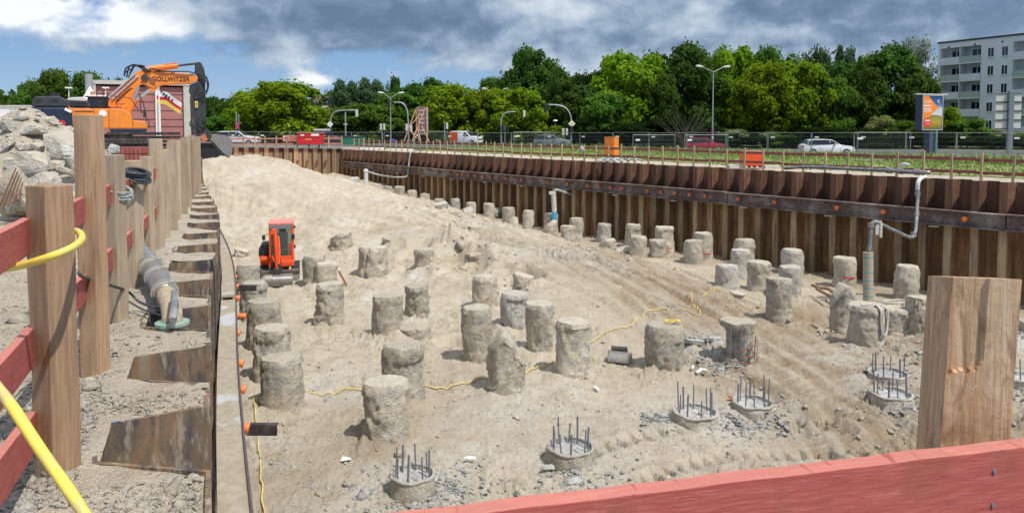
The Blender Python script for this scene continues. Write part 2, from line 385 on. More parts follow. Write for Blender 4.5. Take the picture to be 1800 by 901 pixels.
fl=[(450,880),(700,880),(1000,890),(500,760),(650,840),(900,760),(1100,760),(1000,700),(1100,640),(850,720),(600,640),(560,700),(770,760),(1250,680),(1400,760),(1300,780),
 (500,520),(450,600),(600,600),(640,540),(700,620),(790,620),(760,570),(560,530),(490,495),(740,500),(640,500),(830,505),(1040,630),(1500,700),(1650,700),(1650,640),(1780,700),(1600,850),(1780,800),(900,640),(860,570)]
ct=[(a,b,-4.3) for a,b in fl]
ct+=[(445,455,-4.25),(440,430,-4.0),(440,390,-3.2),(440,350,-2.2),(440,310,-1.0),(440,285,-.3),(445,272,.1),(380,300,-.6),(365,287,-.25),(375,340,-1.9),(385,370,-2.7),(395,400,-3.4),(405,430,-4.0),
 (400,280,-.1),(475,274,0.),(500,285,-.35),(540,302,-1.0),(580,317,-1.6),(620,327,-2.0),(700,342,-2.6),(750,352,-2.8),(820,372,-3.1),(900,392,-3.35),(960,410,-3.5),(1060,437,-3.7),(1150,462,-3.85),(1250,502,-4.0),(1340,545,-4.05),(1420,590,-4.15),(1480,615,-4.25),
 (600,360,-2.6),(700,380,-3.0),(800,400,-3.25),(900,430,-3.4),(1000,470,-3.5),(1100,510,-3.75),(1200,550,-3.95),(1300,600,-4.1),(1400,650,-4.2),(560,350,-2.4),(520,330,-1.7),(480,320,-1.3),(500,370,-2.8),(560,400,-3.2),(520,400,-3.4),(500,430,-4.1),
 (640,415,-3.6),(730,428,-3.5),(800,433,-3.4),(840,448,-3.4),(880,466,-3.4),(950,490,-3.5),(1000,520,-3.75),(1050,545,-3.9),(1100,570,-4.05),
 (740,492,-4.3),(800,482,-4.25),(900,525,-4.2),(960,585,-4.25),(580,462,-4.2),(620,455,-4.05),(690,450,-3.9),(680,480,-4.3)]
cw=[]
for a,b,z in ct:
    p=at_z(a,b,z); cw.append((p.x,p.y,z))
for a,b,z in [(900,392,-3.35),(960,410,-3.5),(1060,437,-3.7),(1150,462,-3.85),(1250,502,-4.0),(1340,545,-4.05),(1420,590,-4.15)]:
    p=at_z(a,b,z); cw.append((p.x+NR.x*1.9,p.y+NR.y*1.9,-4.5))
for s_,z in((1,-2.9),(5,-2.95),(10,-3.2),(16,-3.8),(22,-4.3),(30,-4.6),(38,-4.6),(46,-4.6),(54,-4.6),(62,-4.5),(72,-4.4)):
    for off in(.1,2.0): 
        q=C0+UR*s_-NR*off; cw.append((q.x,q.y,z))
for Y in(44,50,58,66): cw.append((wallx(Y)+.2,Y,-.1 if Y<48 else -1.5)); 
for Y in(3,6,10,15,20,26): cw.append((wallx(Y)+.1,Y,-4.3))
for x_,y_ in((3,3.5),(10,6),(18,8),(24,10),(0,4.5),(20,14),(8,9),(14,12)): cw.append((x_,y_,-4.3))
for a in(3,7,11): q=BL+UB*a; cw.append((q.x+1,q.y-1.5,-2.2)); 
cw.append((-20,60,-1.8)); cw.append((-15,62,-2.4)); cw.append((-22,52,-.6)); cw.append((-12,56,-2.3))
CW_=cw; pit_s=RBF(cw)
def path_px(l):
    return [Vector((float(p.x),float(p.y))) for p in (at_z(a,b,z) for a,b,z in l)]
TR=path_px([(650,335,-2.3),(760,365,-3.0),(900,405,-3.35),(1030,445,-3.6),(1160,495,-3.85),(1290,560,-4.05),(1400,630,-4.2),(1540,710,-4.3),(1700,800,-4.3)])
TR2=path_px([(470,640,-4.3),(520,560,-4.3),(500,505,-4.3)])
TR3=path_px([(1350,640,-4.2),(1460,720,-4.3),(1560,765,-4.3),(1640,800,-4.3)])
TR4=path_px([(560,380,-3.),(700,400,-3.1),(860,425,-3.4),(1000,480,-3.5),(1120,540,-3.9),(1250,620,-4.2),(1400,720,-4.3)])
TR5=path_px([(480,880,-4.3),(540,760,-4.3),(600,700,-4.3),(760,660,-4.3)])
TR6=path_px([(900,900,-4.3),(1100,820,-4.3),(1300,780,-4.3),(1640,770,-4.3)])
def pathdist(x,y,P):
    P=[Vector((p.x,p.y,0)) for p in P]; P=spline(P,6)
    bd=np.full(x.shape,1e9); bs=np.zeros(x.shape); sg=np.zeros(x.shape); acc=0
    for i in range(len(P)-1):
        a=P[i];d=P[i+1]-a;L=d.length
        if L<1e-6: continue
        t=np.clip(((x-a.x)*d.x+(y-a.y)*d.y)/(L*L),0,1); qx=x-a.x-t*d.x; qy=y-a.y-t*d.y; dd=np.hypot(qx,qy)
        m=dd<bd; bd[m]=dd[m]; bs[m]=(acc+t*L)[m]; sg[m]=np.sign(d.x*qy-d.y*qx)[m]; acc+=L
    return bd*sg,bs
RUTS=[(TR,(-2.6,-1.9,-.5,.4,1.1,1.9,2.9),.085),(TR4,(-1.0,.8,2.0),.10),(TR2,(-.6,.6),.06),(TR3,(-.7,.5,1.3),.11),(TR5,(-.9,.6),.06),(TR6,(-.5,.9),.07)]
PILES_XY=[]
DIG=[]
for px_,py_,z_,r_,h_ in ((893,478,-3.5,.95,-.75),(795,598,-4.3,.5,-.28),(655,452,-4.,.5,-.3),(770,445,-3.5,1.0,.75),(812,438,-3.4,.7,.7),(860,450,-3.45,.7,.5),(840,470,-3.8,.5,-.4),(730,455,-3.9,.5,-.3),(600,425,-3.7,.6,.3),(560,440,-4.,.5,.2),(865,500,-4.,.9,.35),(705,440,-3.8,.9,.35),(625,470,-4.2,.6,.2),(780,500,-4.25,.8,.25),(640,520,-4.3,.7,.14),(700,600,-4.3,.7,.12),(600,350,-2.4,2.0,.25),(520,370,-2.8,1.6,.22),(950,545,-4.2,.8,.18),(1060,600,-4.2,.7,.14),(1430,545,-4.2,1.1,-.35),(1640,615,-4.3,.9,.35),(1520,755,-4.3,.8,.12),(1080,450,-3.7,1.2,.16),(690,735,-4.3,.5,.05)):
    p_=at_z(px_,py_,z_); DIG.append((p_.x,p_.y,r_,h_))
def pit_full(x,y,lod=None):
    x=np.asarray(x,float);y=np.asarray(y,float)
    z=pit_s(x,y)
    wob=1+.5*pn(x*1.6,y*1.6,3.3)
    for a,b,r_,h_ in DIG:
        d_=np.hypot(x-a,(y-b)*.8)*wob/r_; z=z+h_*np.exp(-d_**(4 if h_<0 else 2))*(1+.45*np.abs(pn(x*3.3,y*3.3,6.)))
    heap=sstep(-3.9,-2.8,z)
    z=z+(.055+.10*heap)*fbm(x*.55,y*.55,1.5,3)+heap*(.10*np.abs(fbm(x*1.1,y*.8,6.,3))+.05*fbm(x*3.1,y*1.6,2.,2))+.030*fbm(x*2.1,y*2.1,4.,3)
    z=z+.028*np.abs(fbm(x*5.5,y*5.5,8.,3))*1.3+.016*fbm(x*15,y*15,2.,3)+.05*sstep(.05,.4,fbm(x*.9+3,y*.9,2.,3))*np.abs(fbm(x*3.4,y*3.4,7.,3))
    # clumpy disturbed patches
    cl=sstep(.2,.5,fbm(x*.45+9,y*.45,6.,3)); z=z+cl*.15*np.abs(fbm(x*5,y*5,0.,3))*1.3
    for P,offs,dep in RUTS:
        xs=[p.x for p in P]; ys=[p.y for p in P]
        m=(x>min(xs)-4)&(x<max(xs)+4)&(y>min(ys)-4)&(y<max(ys)+4)
        if not m.any(): continue
        d,s=pathdist(x[m],y[m],P); d=d+.25*pn(s*.25,0*s,1.)*2; dz=np.zeros(d.shape)
        for o in offs:
            g=np.exp(-((d-o)/.17)**2); ridge=np.exp(-((np.abs(d-o)-.30)/.10)**2)
            dz+= -dep*g*(1+.8*np.sign(np.sin(s*2*PI/.30)))+dep*.55*ridge*(.6+.8*pn(s*3,d*3,2.))
        ev=sstep(0,3,s); zz=z[m]; zz+=dz*ev*(.55+.9*sstep(-.3,.4,pn(x[m]*.3,y[m]*.3,9.))); z[m]=zz
    for (a,b,r) in PILES_XY:
        m=(np.abs(x-a)<1.6)&(np.abs(y-b)<1.6)
        if m.any():
            d=np.hypot(x[m]-a,y[m]-b)-r; z[m]=z[m]+.10*np.exp(-((d-.05)/.22)**2)*(.5+pn(x[m]*3,y[m]*3,a*9.))-.03*np.exp(-((d-.5)/.3)**2)
    return z
def ray_hit(px,py,fn=None,t0=4,t1=95,n=900):
    d=ray(px,py); t=np.linspace(t0,t1,n)/d.y; x=d.x*t;y=d.y*t;z=CAMZ+d.z*t
    g=(fn or pit_s)(x,y); k=np.argmax(z<g)
    return Vector((x[k],y[k],float(g[k])))
# bank ground heights
bank_s=RBF([(-5,5,0),(-3,12,0),(-10,20,0),(-25,60,.05),(-17,74,-.2),(-10,64,-.22),(0,51,-.25),(10,38,-.27),(18,27,-.3),(25,18,-.3),(30,66,-.55),(22,84,-.6),(-32,88,-.1),(60,100,-.6),(0,100,-.45),(-60,60,0),(60,30,-.5),
 (10,62,-.28),(20,50,-.3),(30,40,-.35),(0,75,-.3),(-60,120,0),(200,200,-.6),(-200,200,-.2),(0,400,-.5),(0,0,0),(5,0,0)])
def mound(x,y):
    u=x/np.maximum(y,1)*FPX+CX
    h=np.interp(u,[-300,0,40,70,100,150,190,240,290],[1.75,1.9,2.22,2.1,1.8,1.4,1.0,.4,0.])
    b=sstep(13.6,19.,y)*(1-sstep(22,29,y)); w=fbm(x*.9,y*.9,5.,4)
    return h*b*(1+.08*w)+b*.08*np.abs(fbm(x*2.5,y*2.5,2.,3))
def wx_(y): return -.419*y+.3*np.exp(-((y-15)/6.)**2)
def bank_full(x,y):
    x=np.asarray(x,float);y=np.asarray(y,float); r=np.hypot(x,y); near=1-sstep(25,60,r)
    z=bank_s(x,y)+near*(.035*fbm(x*1.1,y*1.1,2.,3)+.016*np.abs(fbm(x*6,y*6,3.,3))+.006*fbm(x*22,y*22,1.,2))
    z=z+.05*(1-near)*fbm(x*.3,y*.3,2.,2)*(r<150)
    z=z+mound(x,y)*(x<-5)*(y<32)
    off=(wx_(y)-x)*.92; m_=(y<40)&(y>1.5)&(off>.3)&(off<1.2); z=z+m_*.034*np.exp(-((off-.62)/.16)**2)
    return z
def polar(r0,r1,nr,a0,a1,na,cx=0,cy=0):
    rr=r0*(r1/r0)**(np.arange(nr)/(nr-1)); aa=np.linspace(R(a0),R(a1),na)
    Rr,A=np.meshgrid(rr,aa,indexing='ij'); x=cx+Rr*np.sin(A); y=cy+Rr*np.cos(A)
    i=np.arange(nr-1)[:,None]*na+np.arange(na-1)[None,:]
    F=np.stack([i,i+1,i+na+1,i+na],-1).reshape(-1,4)[:,::-1]
    return x.ravel(),y.ravel(),F
# ================================================================== piles table (photo pixels)
# (cx, ytop, ybase, width, depth or None, style, label, zfoot)
PT=[
(421,434,455,28,None,'slab','low sand covered pile stub beside the wall beam, farthest along it'),
(432,463,520,42,26.0,'low','wide low pile directly left of the mini excavator bucket'),
(441,493,566,52,23.0,'norm','grey pile behind the wide flat topped one along the near sheet wall'),
(458,524,None,66,20.0,'norm','flat topped grey pile, third back along the near sheet wall'),
(473,570,None,70,17.6,'norm','pile peeping out right behind the front pile of the near wall row'),
(490,620,722,84,None,'band','broad front pile of the row along the near sheet wall'),
(550,447,503,43,None,'norm','dark sided pile right of the mini excavator blade'),
(571,459,506,44,None,'norm','pale pile with a rusty bar leaning against its right side'),
(576,495,577,57,None,'rough','rough pile standing alone in front of the pile with the rusty bar'),
(599,405,443,42,None,'point','ragged pile half buried in the foot of the sand heap'),
(654,431,492,58,None,'split','thick pile split by a deep vertical groove'),
(683,415,436,28,None,'slab','small grey stub buried in the slope behind the split pile'),
(745,435,487,40,None,'norm','ochre pile at the foot of the eroded bank'),
(679,514,597,60,None,'norm','pile touching a darker rough one on its right, mid pit'),
(731,499,561,51,None,'rough','dark rough pile right behind a pale smoother one, mid pit'),
(725,568,None,62,21.2,'norm','grey flat topped pile half hidden behind a lumpy sand topped one'),
(706,599,712,80,None,'lump','lumpy pile with sandy top behind the foremost tall pile'),
(674,661,787,89,None,'norm','foremost tall pile with chipped face and a rust mark near its top'),
(851,482,545,47,None,'norm','upright pile in front of the eroded bank, left of a dug hollow'),
(920,476,512,40,None,'slab','stone like pile head sunk in a dug hollow of the bank'),
(904,511,580,56,None,'norm','pile behind two taller ones in the middle of the pit'),
(838,536,641,61,None,'taper','smooth pale pile narrowing to its foot, left of the peaked pile'),
(950,529,624,56,None,'taper','pile with white chipped foot between the peaked and the ochre stained one'),
(890,577,696,74,None,'peak','peaked pile with broken top and a sleeve ring round its foot'),
(1007,559,662,64,None,'band','pile with ochre stain and sleeve ring, right of the peaked pile'),
(1175,565,659,74,None,'barrel','barrel shaped smooth pile with a yellow strap on top'),
(1303,559,642,64,None,'under','half chiselled pile, undercut on its left, with bent bars'),
(1374,486,572,49,None,'norm','straight pale pile at the edge of the tyre tracks'),
(1338,458,514,45,None,'lump','bulging pile left behind the straight pale one'),
(1281,463,511,45,None,'norm','pile with a dark crack, first at the right edge of the ramp'),
(1394,466,527,44,None,'norm','whitish plastered pile behind the straight pale one'),
(1493,497,592,53,None,'peak','tall pile with slanting broken head beside the striped well tube'),
(1530,531,616,69,None,'band','stout pile with a rope coil hung over its head'),
(1626,519,597,52,None,'rough','rough pile just left of the big timber post'),
(1580,537,592,58,None,'low','low flat topped block behind the stout rope hung pile'),
]
TRN=[ # piles in the trench in front of the long wall; z foot about -4.55
(1601,464,527,48,'rough'),(1489,450,504,43,'norm'),(1397,436,480,41,'norm'),(1305,437,491,40,'norm'),(1312,419,467,40,'norm'),(1221,421,462,36,'norm'),(1239,408,459,36,'norm'),
(1170,397,449,37,'norm'),(1158,420,452,34,'low'),(1123,414,453,34,'norm'),(1114,393,433,31,'norm'),(1069,418,446,34,'point'),(1063,392,424,28,'norm'),(1014,382,420,27,'norm'),(999,396,425,29,'norm'),(968,387,420,31,'point'),(969,374,407,28,'norm')]
FAR=[(929,369,23,0),(894,364,25,0),(859,357,23,0),(828,355,20,0),(800,349,19,0),(771,349,19,0),(747,340,19,0),(724,334,18,0),(702,327,20,0),(681,327,20,0),(662,323,18,0),(628,318,16,0),(611,314,15,0),(596,310,14,0)]
ORD=['first','second','third','fourth','fifth','sixth','seventh','eighth','ninth','tenth','eleventh','twelfth','thirteenth','fourteenth','fifteenth','sixteenth','seventeenth']
piles=[]
for cx,yt,yb,w,D,st,lab in PT:
    if D is None:
        h=ray_hit(cx,yb); D0=h.y; r=w*D0/2600.; D=D0+r*.8
    r=w*D/2600.
    c=at_y(cx,yt,D+r*.5); X=(cx-CX)/FPX*D
    zb=float(pit_s(X,D)); piles.append([X,D,zb,r,c.z,st,lab,'bored concrete piles standing free in the pit'])
for i,(cx,yt,yb,w,st) in enumerate(TRN):
    D=6.2*FPX/(yb-HY); r=w*D/2600.; D+=r*.8; X=(cx-CX)/FPX*D; zt=at_y(cx,yt,D+r*.5).z
    piles.append([X,D,-4.6,r,zt,st,None,'bored piles in the trench along the long sheet wall'])
    piles[-1].append(cx)
for i,(cx,yt,w,_) in enumerate(FAR):
    D=min(wallD(cx)-3.0,64); r=w*D/2600.; X=(cx-CX)/FPX*D; zt=at_y(cx,yt,D+r*.5).z
    piles.append([X,D,zt-1.6,r,zt,'norm' if cx>640 else 'point',None,'bored piles in the trench along the long sheet wall',cx])
PILES_XY=[(p[0],p[1],p[3]) for p in piles[:35]]
# labels of trench piles, counted from landmarks
tl={1601:'rough grey pile between the striped well tube and the big timber post',1489:'pile with a red paint mark left of the striped well tube',
1397:'pile in the trench partly behind the whitish plastered one',1305:'pale pile in the trench right in front of another wider apart one',1312:'pile close to the long sheet wall, half hidden by a pale one in front',
1221:'pale stout pile in the trench, left neighbour of a taller one with red mark',1239:'taller trench pile with a red mark at its foot, right of a pale stout one',
1170:'tall trench pile with red paint mark low on its side',1158:'low round headed stub in front of the tall red marked trench pile',1123:'round shouldered pile at the ramp edge between two slimmer trench piles',
1114:'slim trench pile behind the round shouldered one',1069:'low slanting broken stub at the ramp edge',1063:'slim trench pile behind the low slanting stub',
1014:'trench pile second to the right of the blue banded well tube',999:'short broad pile first to the right of the blue banded well tube',968:'broken low pile at the foot of the blue banded well tube',969:'pile head standing right behind the blue banded well tube'}
for p in piles:
    if p[6] is None:
        cx=p[8]
        if cx in tl: p[6]=tl[cx]
        else:
            k=[q[0] for q in FAR if q[0]>600 or 1].index(cx)
            p[6]='small trench pile, %s to the left of the blue banded well tube'%ORD[k]
# ================================================================== pit floor
def soil_fields(x,y):
    d1,s1=pathdist(x,y,TR); soil=np.exp(-(np.abs(d1)/3.0)**2.5)*sstep(14,24,s1)*.8
    d4,_=pathdist(x,y,TR4)
    soil=np.maximum(soil,.45*np.exp(-(np.abs(d4)/2.2)**2)*sstep(-.2,.4,pn(x*.4,y*.4,2.)))
    st=.5*pn(d1*3.2,s1*.22,4.)+.35*pn(d1*8,s1*.5,8.)+.5*np.sin(d1*9+pn(s1*.3,0*s1,2.)*3)*.5; soil=soil+.55*st*np.exp(-(np.abs(d1)/3.6)**4)*sstep(2,8,s1)
    for o_ in (-2.6,-1.9,-.5,.4,1.1,1.9,2.9): soil=soil+.22*np.exp(-((d1-o_)/.16)**2)*sstep(3,10,s1)
    def blob(px,py,rad,amp,z=-4.3):
        p=at_z(px,py,z); return amp*np.exp(-((np.hypot(x-p.x,(y-p.y)))/rad)**2)
    for a in ((1500,760,2.,.6),(1420,540,2.2,.9),(1620,610,2.,.8),(820,445,1.6,.8),(690,735,1.5,.5),(500,840,1.5,.5),(640,790,.9,.6),(1450,580,1.5,.9)): soil=np.maximum(soil,blob(*a))
    nn=.5+.9*fbm(x*1.1,y*1.1,3.,4); soil=np.clip(soil*(.55*nn+.6),0,1)
    ch=np.zeros(x.shape)
    for a in ((725,850,1.0,1.),(1005,800,.9,.8),(1230,730,1.2,1.),(1330,715,.9,.9),(1575,690,1.3,.8),(1260,620,1.1,1.),(980,480,1.7,.7),(1790,600,1.5,.8),(620,690,1.0,.5),(900,720,1.6,.45),(1480,635,1.3,.5),(1060,500,1.5,.5),(480,800,.9,.35)): ch=np.maximum(ch,blob(*a))
    ch=np.clip(ch*(.6+1.1*fbm(x*2.2+5,y*2.2,3.,4)),0,1)
    return soil,ch
x,y,F=polar(3.0,90,960,-31,47,860)
z=pit_full(x,y)
PW=np.array(POLY); ins=inside(x,y); nx,ny,nd=nearest(x,y); keep=ins|(nd<.35)
FK=F[keep[F].all(1)]; used=np.unique(FK); remap=-np.ones(len(x),int); remap[used]=np.arange(len(used))
so,ch=soil_fields(x[used],y[used])
dr,_=nearest(x[used],y[used],np.array([tuple(C0),tuple(RE),tuple(RE+NR*.01),tuple(C0+NR*.01)]))[2],0
damp=np.exp(-(dr/3.2)**2)*.75
so=np.clip(np.maximum(so,damp*(.75+.5*fbm(x[used]*.8,y[used]*.8,1.,3))),0,1)
o=npmesh('pit_floor',np.stack([x[used],y[used],z[used]],1),remap[FK],M['sand'],attr={'soil':so,'chalk':ch}); tag(o,kind='structure')
# ================================================================== bank ground with a hole for the pit
x,y,F=polar(1.0,900,560,-62,62,760)
ins=inside(x,y); anyout=(~ins[F]).any(1); FK=F[anyout]
used=np.unique(FK); xm=x.copy(); ym=y.copy(); mi=np.zeros(len(x),bool); mi[used]=True; mi&=ins
nx,ny,nd=nearest(x[mi],y[mi]); xm[mi]=nx; ym[mi]=ny
zm=bank_full(xm,ym)-.0
remap=-np.ones(len(x),int); remap[used]=np.arange(len(used))
o=npmesh('ground',np.stack([xm[used],ym[used],zm[used]],1),remap[FK],M['bank']); tag(o,kind='structure')
# pockets of soil between the pile corrugations (left wall)
def patch(a,b,c,d,nu,nv,zf):
    u,v=np.meshgrid(np.linspace(0,1,nu),np.linspace(0,1,nv),indexing='ij'); u=u.ravel();v=v.ravel()
    P=[(1-u)*(1-v)*a[k]+u*(1-v)*b[k]+u*v*c[k]+(1-u)*v*d[k] for k in(0,1)]
    i=(np.arange(nu-1)[:,None]*nv+np.arange(nv-1)[None,:]); Fq=np.stack([i,i+nv,i+nv+1,i+1],-1).reshape(-1,4)
    return np.stack([P[0],P[1],zf(P[0],P[1])],1),Fq
LS=[]  # left sheets: (pos, dir)
Yk=4.42-1.29*2
while Yk<66.5:
    p=Vector((wallx(Yk),Yk)); q=Vector((wallx(Yk+.3),Yk+.3)); LS.append((p,(q-p).normalized())); Yk+=1.29
Vs=[];Fs=[];nn=0
def lpt(k,a,o):
    p,u=LS[k]; n=Vector((-u.y,u.x)); return p+u*a+n*o
for k in range(len(LS)-1):
    a=lpt(k,0,0); b=lpt(k+1,-.92,0); c=lpt(k+1,-.62,.56); d=lpt(k,-.1,.56); g=10 if k<14 else 4
    V,Fq=patch(a,b,c,d,g,g,lambda X,Y:bank_full(X,Y)+.010-.008*(1+pn(X*1.3,Y*1.3,7.))); Vs.append(V); Fs.append(Fq+nn); nn+=len(V)
o=npmesh('gravel_fill',np.concatenate(Vs),np.concatenate(Fs),M['bank']); tag(o,kind='structure')
# ================================================================== sheet pile walls
def sheet(name,poly,z0,z1,mat,th=.018,clutch=True):
    m=MB(); n=len(poly); pv=[Vector(p) for p in poly]; off=[]
    for i in range(n):
        d=(pv[min(i+1,n-1)]-pv[max(i-1,0)]).normalized(); off.append(pv[i]+Vector((-d.y,d.x))*th)
    V=[(p.x,p.y,z) for z in(z0,z1) for p in pv]+[(p.x,p.y,z) for z in(z0,z1) for p in off]
    fs=[]
    for i in range(n-1):
        fs+=[(i,i+1,n+i+1,n+i),(2*n+i+1,2*n+i,3*n+i,3*n+i+1),(n+i,n+i+1,3*n+i+1,3*n+i)]
    fs+=[(0,n,3*n,2*n),(n-1,2*n-1,4*n-1,3*n-1)]
    m.add(V,fs)
    if clutch:
        k=len(pv)//2; q=(pv[k]+pv[k-1])/2
        m.cyl((q.x,q.y,z0),(q.x,q.y,z1-.002),.028,n=6)
    return m
# left wall
root=thing('sheet_pile_wall','rusty near sheet pile wall with gravel filled folds below the timber posts','sheet wall',(wallx(4.4),4.4,0))
pf=[(0,0),(-.10,.54),(-.345,.56),(-.60,.53),(-.92,0),(-1.40,0)]; pf=[Vector(p) for p in reversed(pf)]
first=None
for k,(p,u) in enumerate(LS):
    if first is None:
        first=sheet('sheet_pile',pf,-6.5,.022,M['sheet_l'],.026).build('sheet_pile',M['sheet_l'],root); o=first
    else: o=first.copy(); COL.objects.link(o); o.parent=root
    o.location=(p.x-root.location.x,p.y-root.location.y,rnd.uniform(-.012,.012)); o.rotation_euler=(0,0,math.atan2(u.y,u.x))
# left waler with orange caps
def lw(Y,off,z): # point relative to wall, off into the pit
    p=Vector((wallx(Y),Y)); q=Vector((wallx(Y+.2),Y+.2)); u=(q-p).normalized(); n=Vector((u.y,-u.x)); p=p+n*off; return Vector((p.x,p.y,z))
for ya,yb,lab in((2.2,11.6,'dusty grey wall beam along the near sheet wall, nearer length'),(11.9,22.5,'dusty grey wall beam along the near sheet wall, farther length')):
    w=thing('wall_beam',lab,'steel beam',tuple(lw(ya,.2,-1.2)),group='beams along the near sheet wall')
    m=MB(); e=MB(); ys=np.linspace(ya,yb,24 if yb<12 else 26)
    for a,b in zip(ys[:-1],ys[1:]):
        for (o0,o1,z0,z1) in((.03,.26,-1.03,-1.0),(.20,.23,-1.33,-1.03),(.03,.26,-1.36,-1.33)):
            m.prism([lw(a,o0,0),lw(a,o1,0),lw(b,o1,0),lw(b,o0,0)],(0,0,z0),(0,0,z1))
        e.prism([lw(a,.245,0),lw(a,.264,0),lw(b,.264,0),lw(b,.245,0)],(0,0,-1.0),(0,0,-.975))  # dark strip paints in the shadow along the flange edge
    m.build('flange',M['waler_l'],w,world=True); e.build('edge_shade_strip',M['edge'],w,world=True)
    tris=MB()
    for (px,py,L,r) in ((409,470,.1,.07),(410,487,.1,.07),(411,503,.12,.075),(410,524,.12,.08),(408,556,.3,.07),(414,585,.08,.06),(415,640,.14,.07),(418,686,.14,.07),(425,755,.14,.08)):
        p=at_z(px,py,-1.16); 
        if ya<=p.y<yb:
            b=lw(p.y,.22,-1.16); q=lw(p.y,.25+L*.42,-1.18); q.y-=.02
            c=MB(); c.cyl(b,q,r*.42,r*.62,14); c.cyl(q,q+(q-b).normalized()*.02,r*.72,r*.72,14); c.build('anchor_cap',M['cap'],w,world=True,smooth='auto')
# steel plates sticking out
for (px,py,L,lab) in ((423,755,.30,'dark steel plate sticking out of the beam by the yellow cable'),(413,546,.0,''),(413,504,.35,'flat steel bar sticking out beside the farther orange caps')):
    if not L: continue
    p=at_z(px,py,-1.2); b=lw(p.y,.30,-1.25); m=MB(); m.box(b+Vector((L/2,0,0)),(L,.02,.10)); m.box(b+Vector((L/2,.03,.05)),(L,.06,.012))
    o=m.build('steel_plate',M['darksteel'],loc=tuple(b)); tag(o,lab,'steel plate')
# long right wall
root=thing('sheet_pile_wall','long dark rusty sheet pile wall with a steel wall beam, right side of the pit','sheet wall',(C0.x,C0.y,-.2))
P=.93; pr=[(0,0),(.27,0),(.42,.36),(.78,.36),(.93,0)]
prof=[Vector((a,-b)) for a,b in pr]  # along +x, outward is -y after rotating
ang=math.atan2(UR.y,UR.x); first=None
# outward normal NR relative to UR: rotate UR by +90 => (-UR.y,UR.x)=(.796,.606)=NR
prof=[Vector((a,b)) for a,b in pr]
for k in range(80):
    if first is None:
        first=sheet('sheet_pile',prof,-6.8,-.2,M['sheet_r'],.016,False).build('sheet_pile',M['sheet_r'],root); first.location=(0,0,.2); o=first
    else: o=first.copy(); COL.objects.link(o); o.parent=root
    q=UR*(P*k); o.location=(q.x,q.y,.2+rnd.uniform(-.015,.02)); o.rotation_euler=(0,0,ang)
def rw(s,off,z): q=C0+UR*s-NR*off; return Vector((q.x,q.y,z))
def s_at(px,off=0):
    u=(px-CX)/FPX; c=C0-NR*off; return (u*c.y-c.x)/(UR.x-u*UR.y)
segs=[(.4,17.5),(17.5,34.2),(34.25,45),(45.05,57),(57.05,74)]
capx=[606,657,673,688,740,771,791,807,815,826,838,851,864,892,919,966,1000,1036,1055,1076,1097,1141,1165,1190,1216,1243,1301,1366,1476,1558,1702]
wl=MB(); 
for i,(a,b) in enumerate(segs):
    zt=-1.33-(i%2)*.02; zb=-1.92-(i%2)*.02
    def bar(o0,o1,z0,z1): wl.prism([rw(a,o0,0),rw(a,o1,0),rw(b,o1,0),rw(b,o0,0)],(0,0,z0),(0,0,z1))
    bar(.01,.36,zt-.03,zt); bar(.13,.16,zb+.03,zt-.03); bar(.01,.38,zb,zb+.03)
W=wl.build('wall_beam',M['waler'],root,world=True)
for j,px in enumerate(capx):
    s=s_at(px,.2); c=MB(); z=-1.6; c.cyl(rw(s,.155,z),rw(s,.36,z-.03),.085,.10,12); c.cyl(rw(s,.36,z-.03),rw(s,.39,z-.03),.07,.05,12)
    c.build('anchor_cap',M['capd'] if px<1400 else M['cap'],W,world=True,smooth='auto')
for s in np.arange(3,72,4.3):
    c=MB(); c.box(rw(s,.2,-2.02),(.35,.12,.05),rz=ang+.2); c.build('bracket',M['dirtywhite'],W,world=True)
# back wall
root=thing('sheet_pile_wall','sunlit ochre sheet pile wall closing the far end of the pit','sheet wall',(BL.x,BL.y,0))
LB=(C0-BL).length; nb=14; P=LB/nb; first=None; angb=math.atan2(UB.y,UB.x)
prof=[Vector((a*P,b)) for a,b in((0,0),(.42,0),(.52,.34),(.9,.34),(1,0))]
for k in range(nb):
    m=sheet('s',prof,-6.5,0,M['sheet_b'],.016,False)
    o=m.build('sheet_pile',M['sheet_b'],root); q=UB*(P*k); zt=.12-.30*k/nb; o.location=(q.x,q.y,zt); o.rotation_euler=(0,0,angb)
for px in(507,526,544,563,580):
    p=at_y(px,284,69.2); t=((Vector((p.x,p.y))-BL).dot(UB)); q=BL+UB*t-NB*.02; c=MB(); c.cyl((q.x,q.y,p.z),(q.x-NB.x*.3,q.y-NB.y*.3,p.z-.05),.10,.12,12); c.build('anchor_cap',M['rustbar'],root,world=True,smooth='auto')
m=MB(); a=BL+NB*.1; b=C0+NB*.1
for (f0,f1) in((0,.5),(.505,1)):
    A=a.lerp(b,f0);B=a.lerp(b,f1); za=.14-.3*f0; zb=.14-.3*f1; o_=NB*.5; 
    m.add([(A.x,A.y,za),(B.x,B.y,zb),(B.x+o_.x,B.y+o_.y,zb),(A.x+o_.x,A.y+o_.y,za),(A.x,A.y,za+.13),(B.x,B.y,zb+.13),(B.x+o_.x,B.y+o_.y,zb+.13),(A.x+o_.x,A.y+o_.y,za+.13)],[(0,1,2,3),(7,6,5,4),(0,4,5,1),(1,5,6,2),(2,6,7,3),(3,7,4,0)])
o=m.build('capping_beam',M['greyd'],root,world=True)
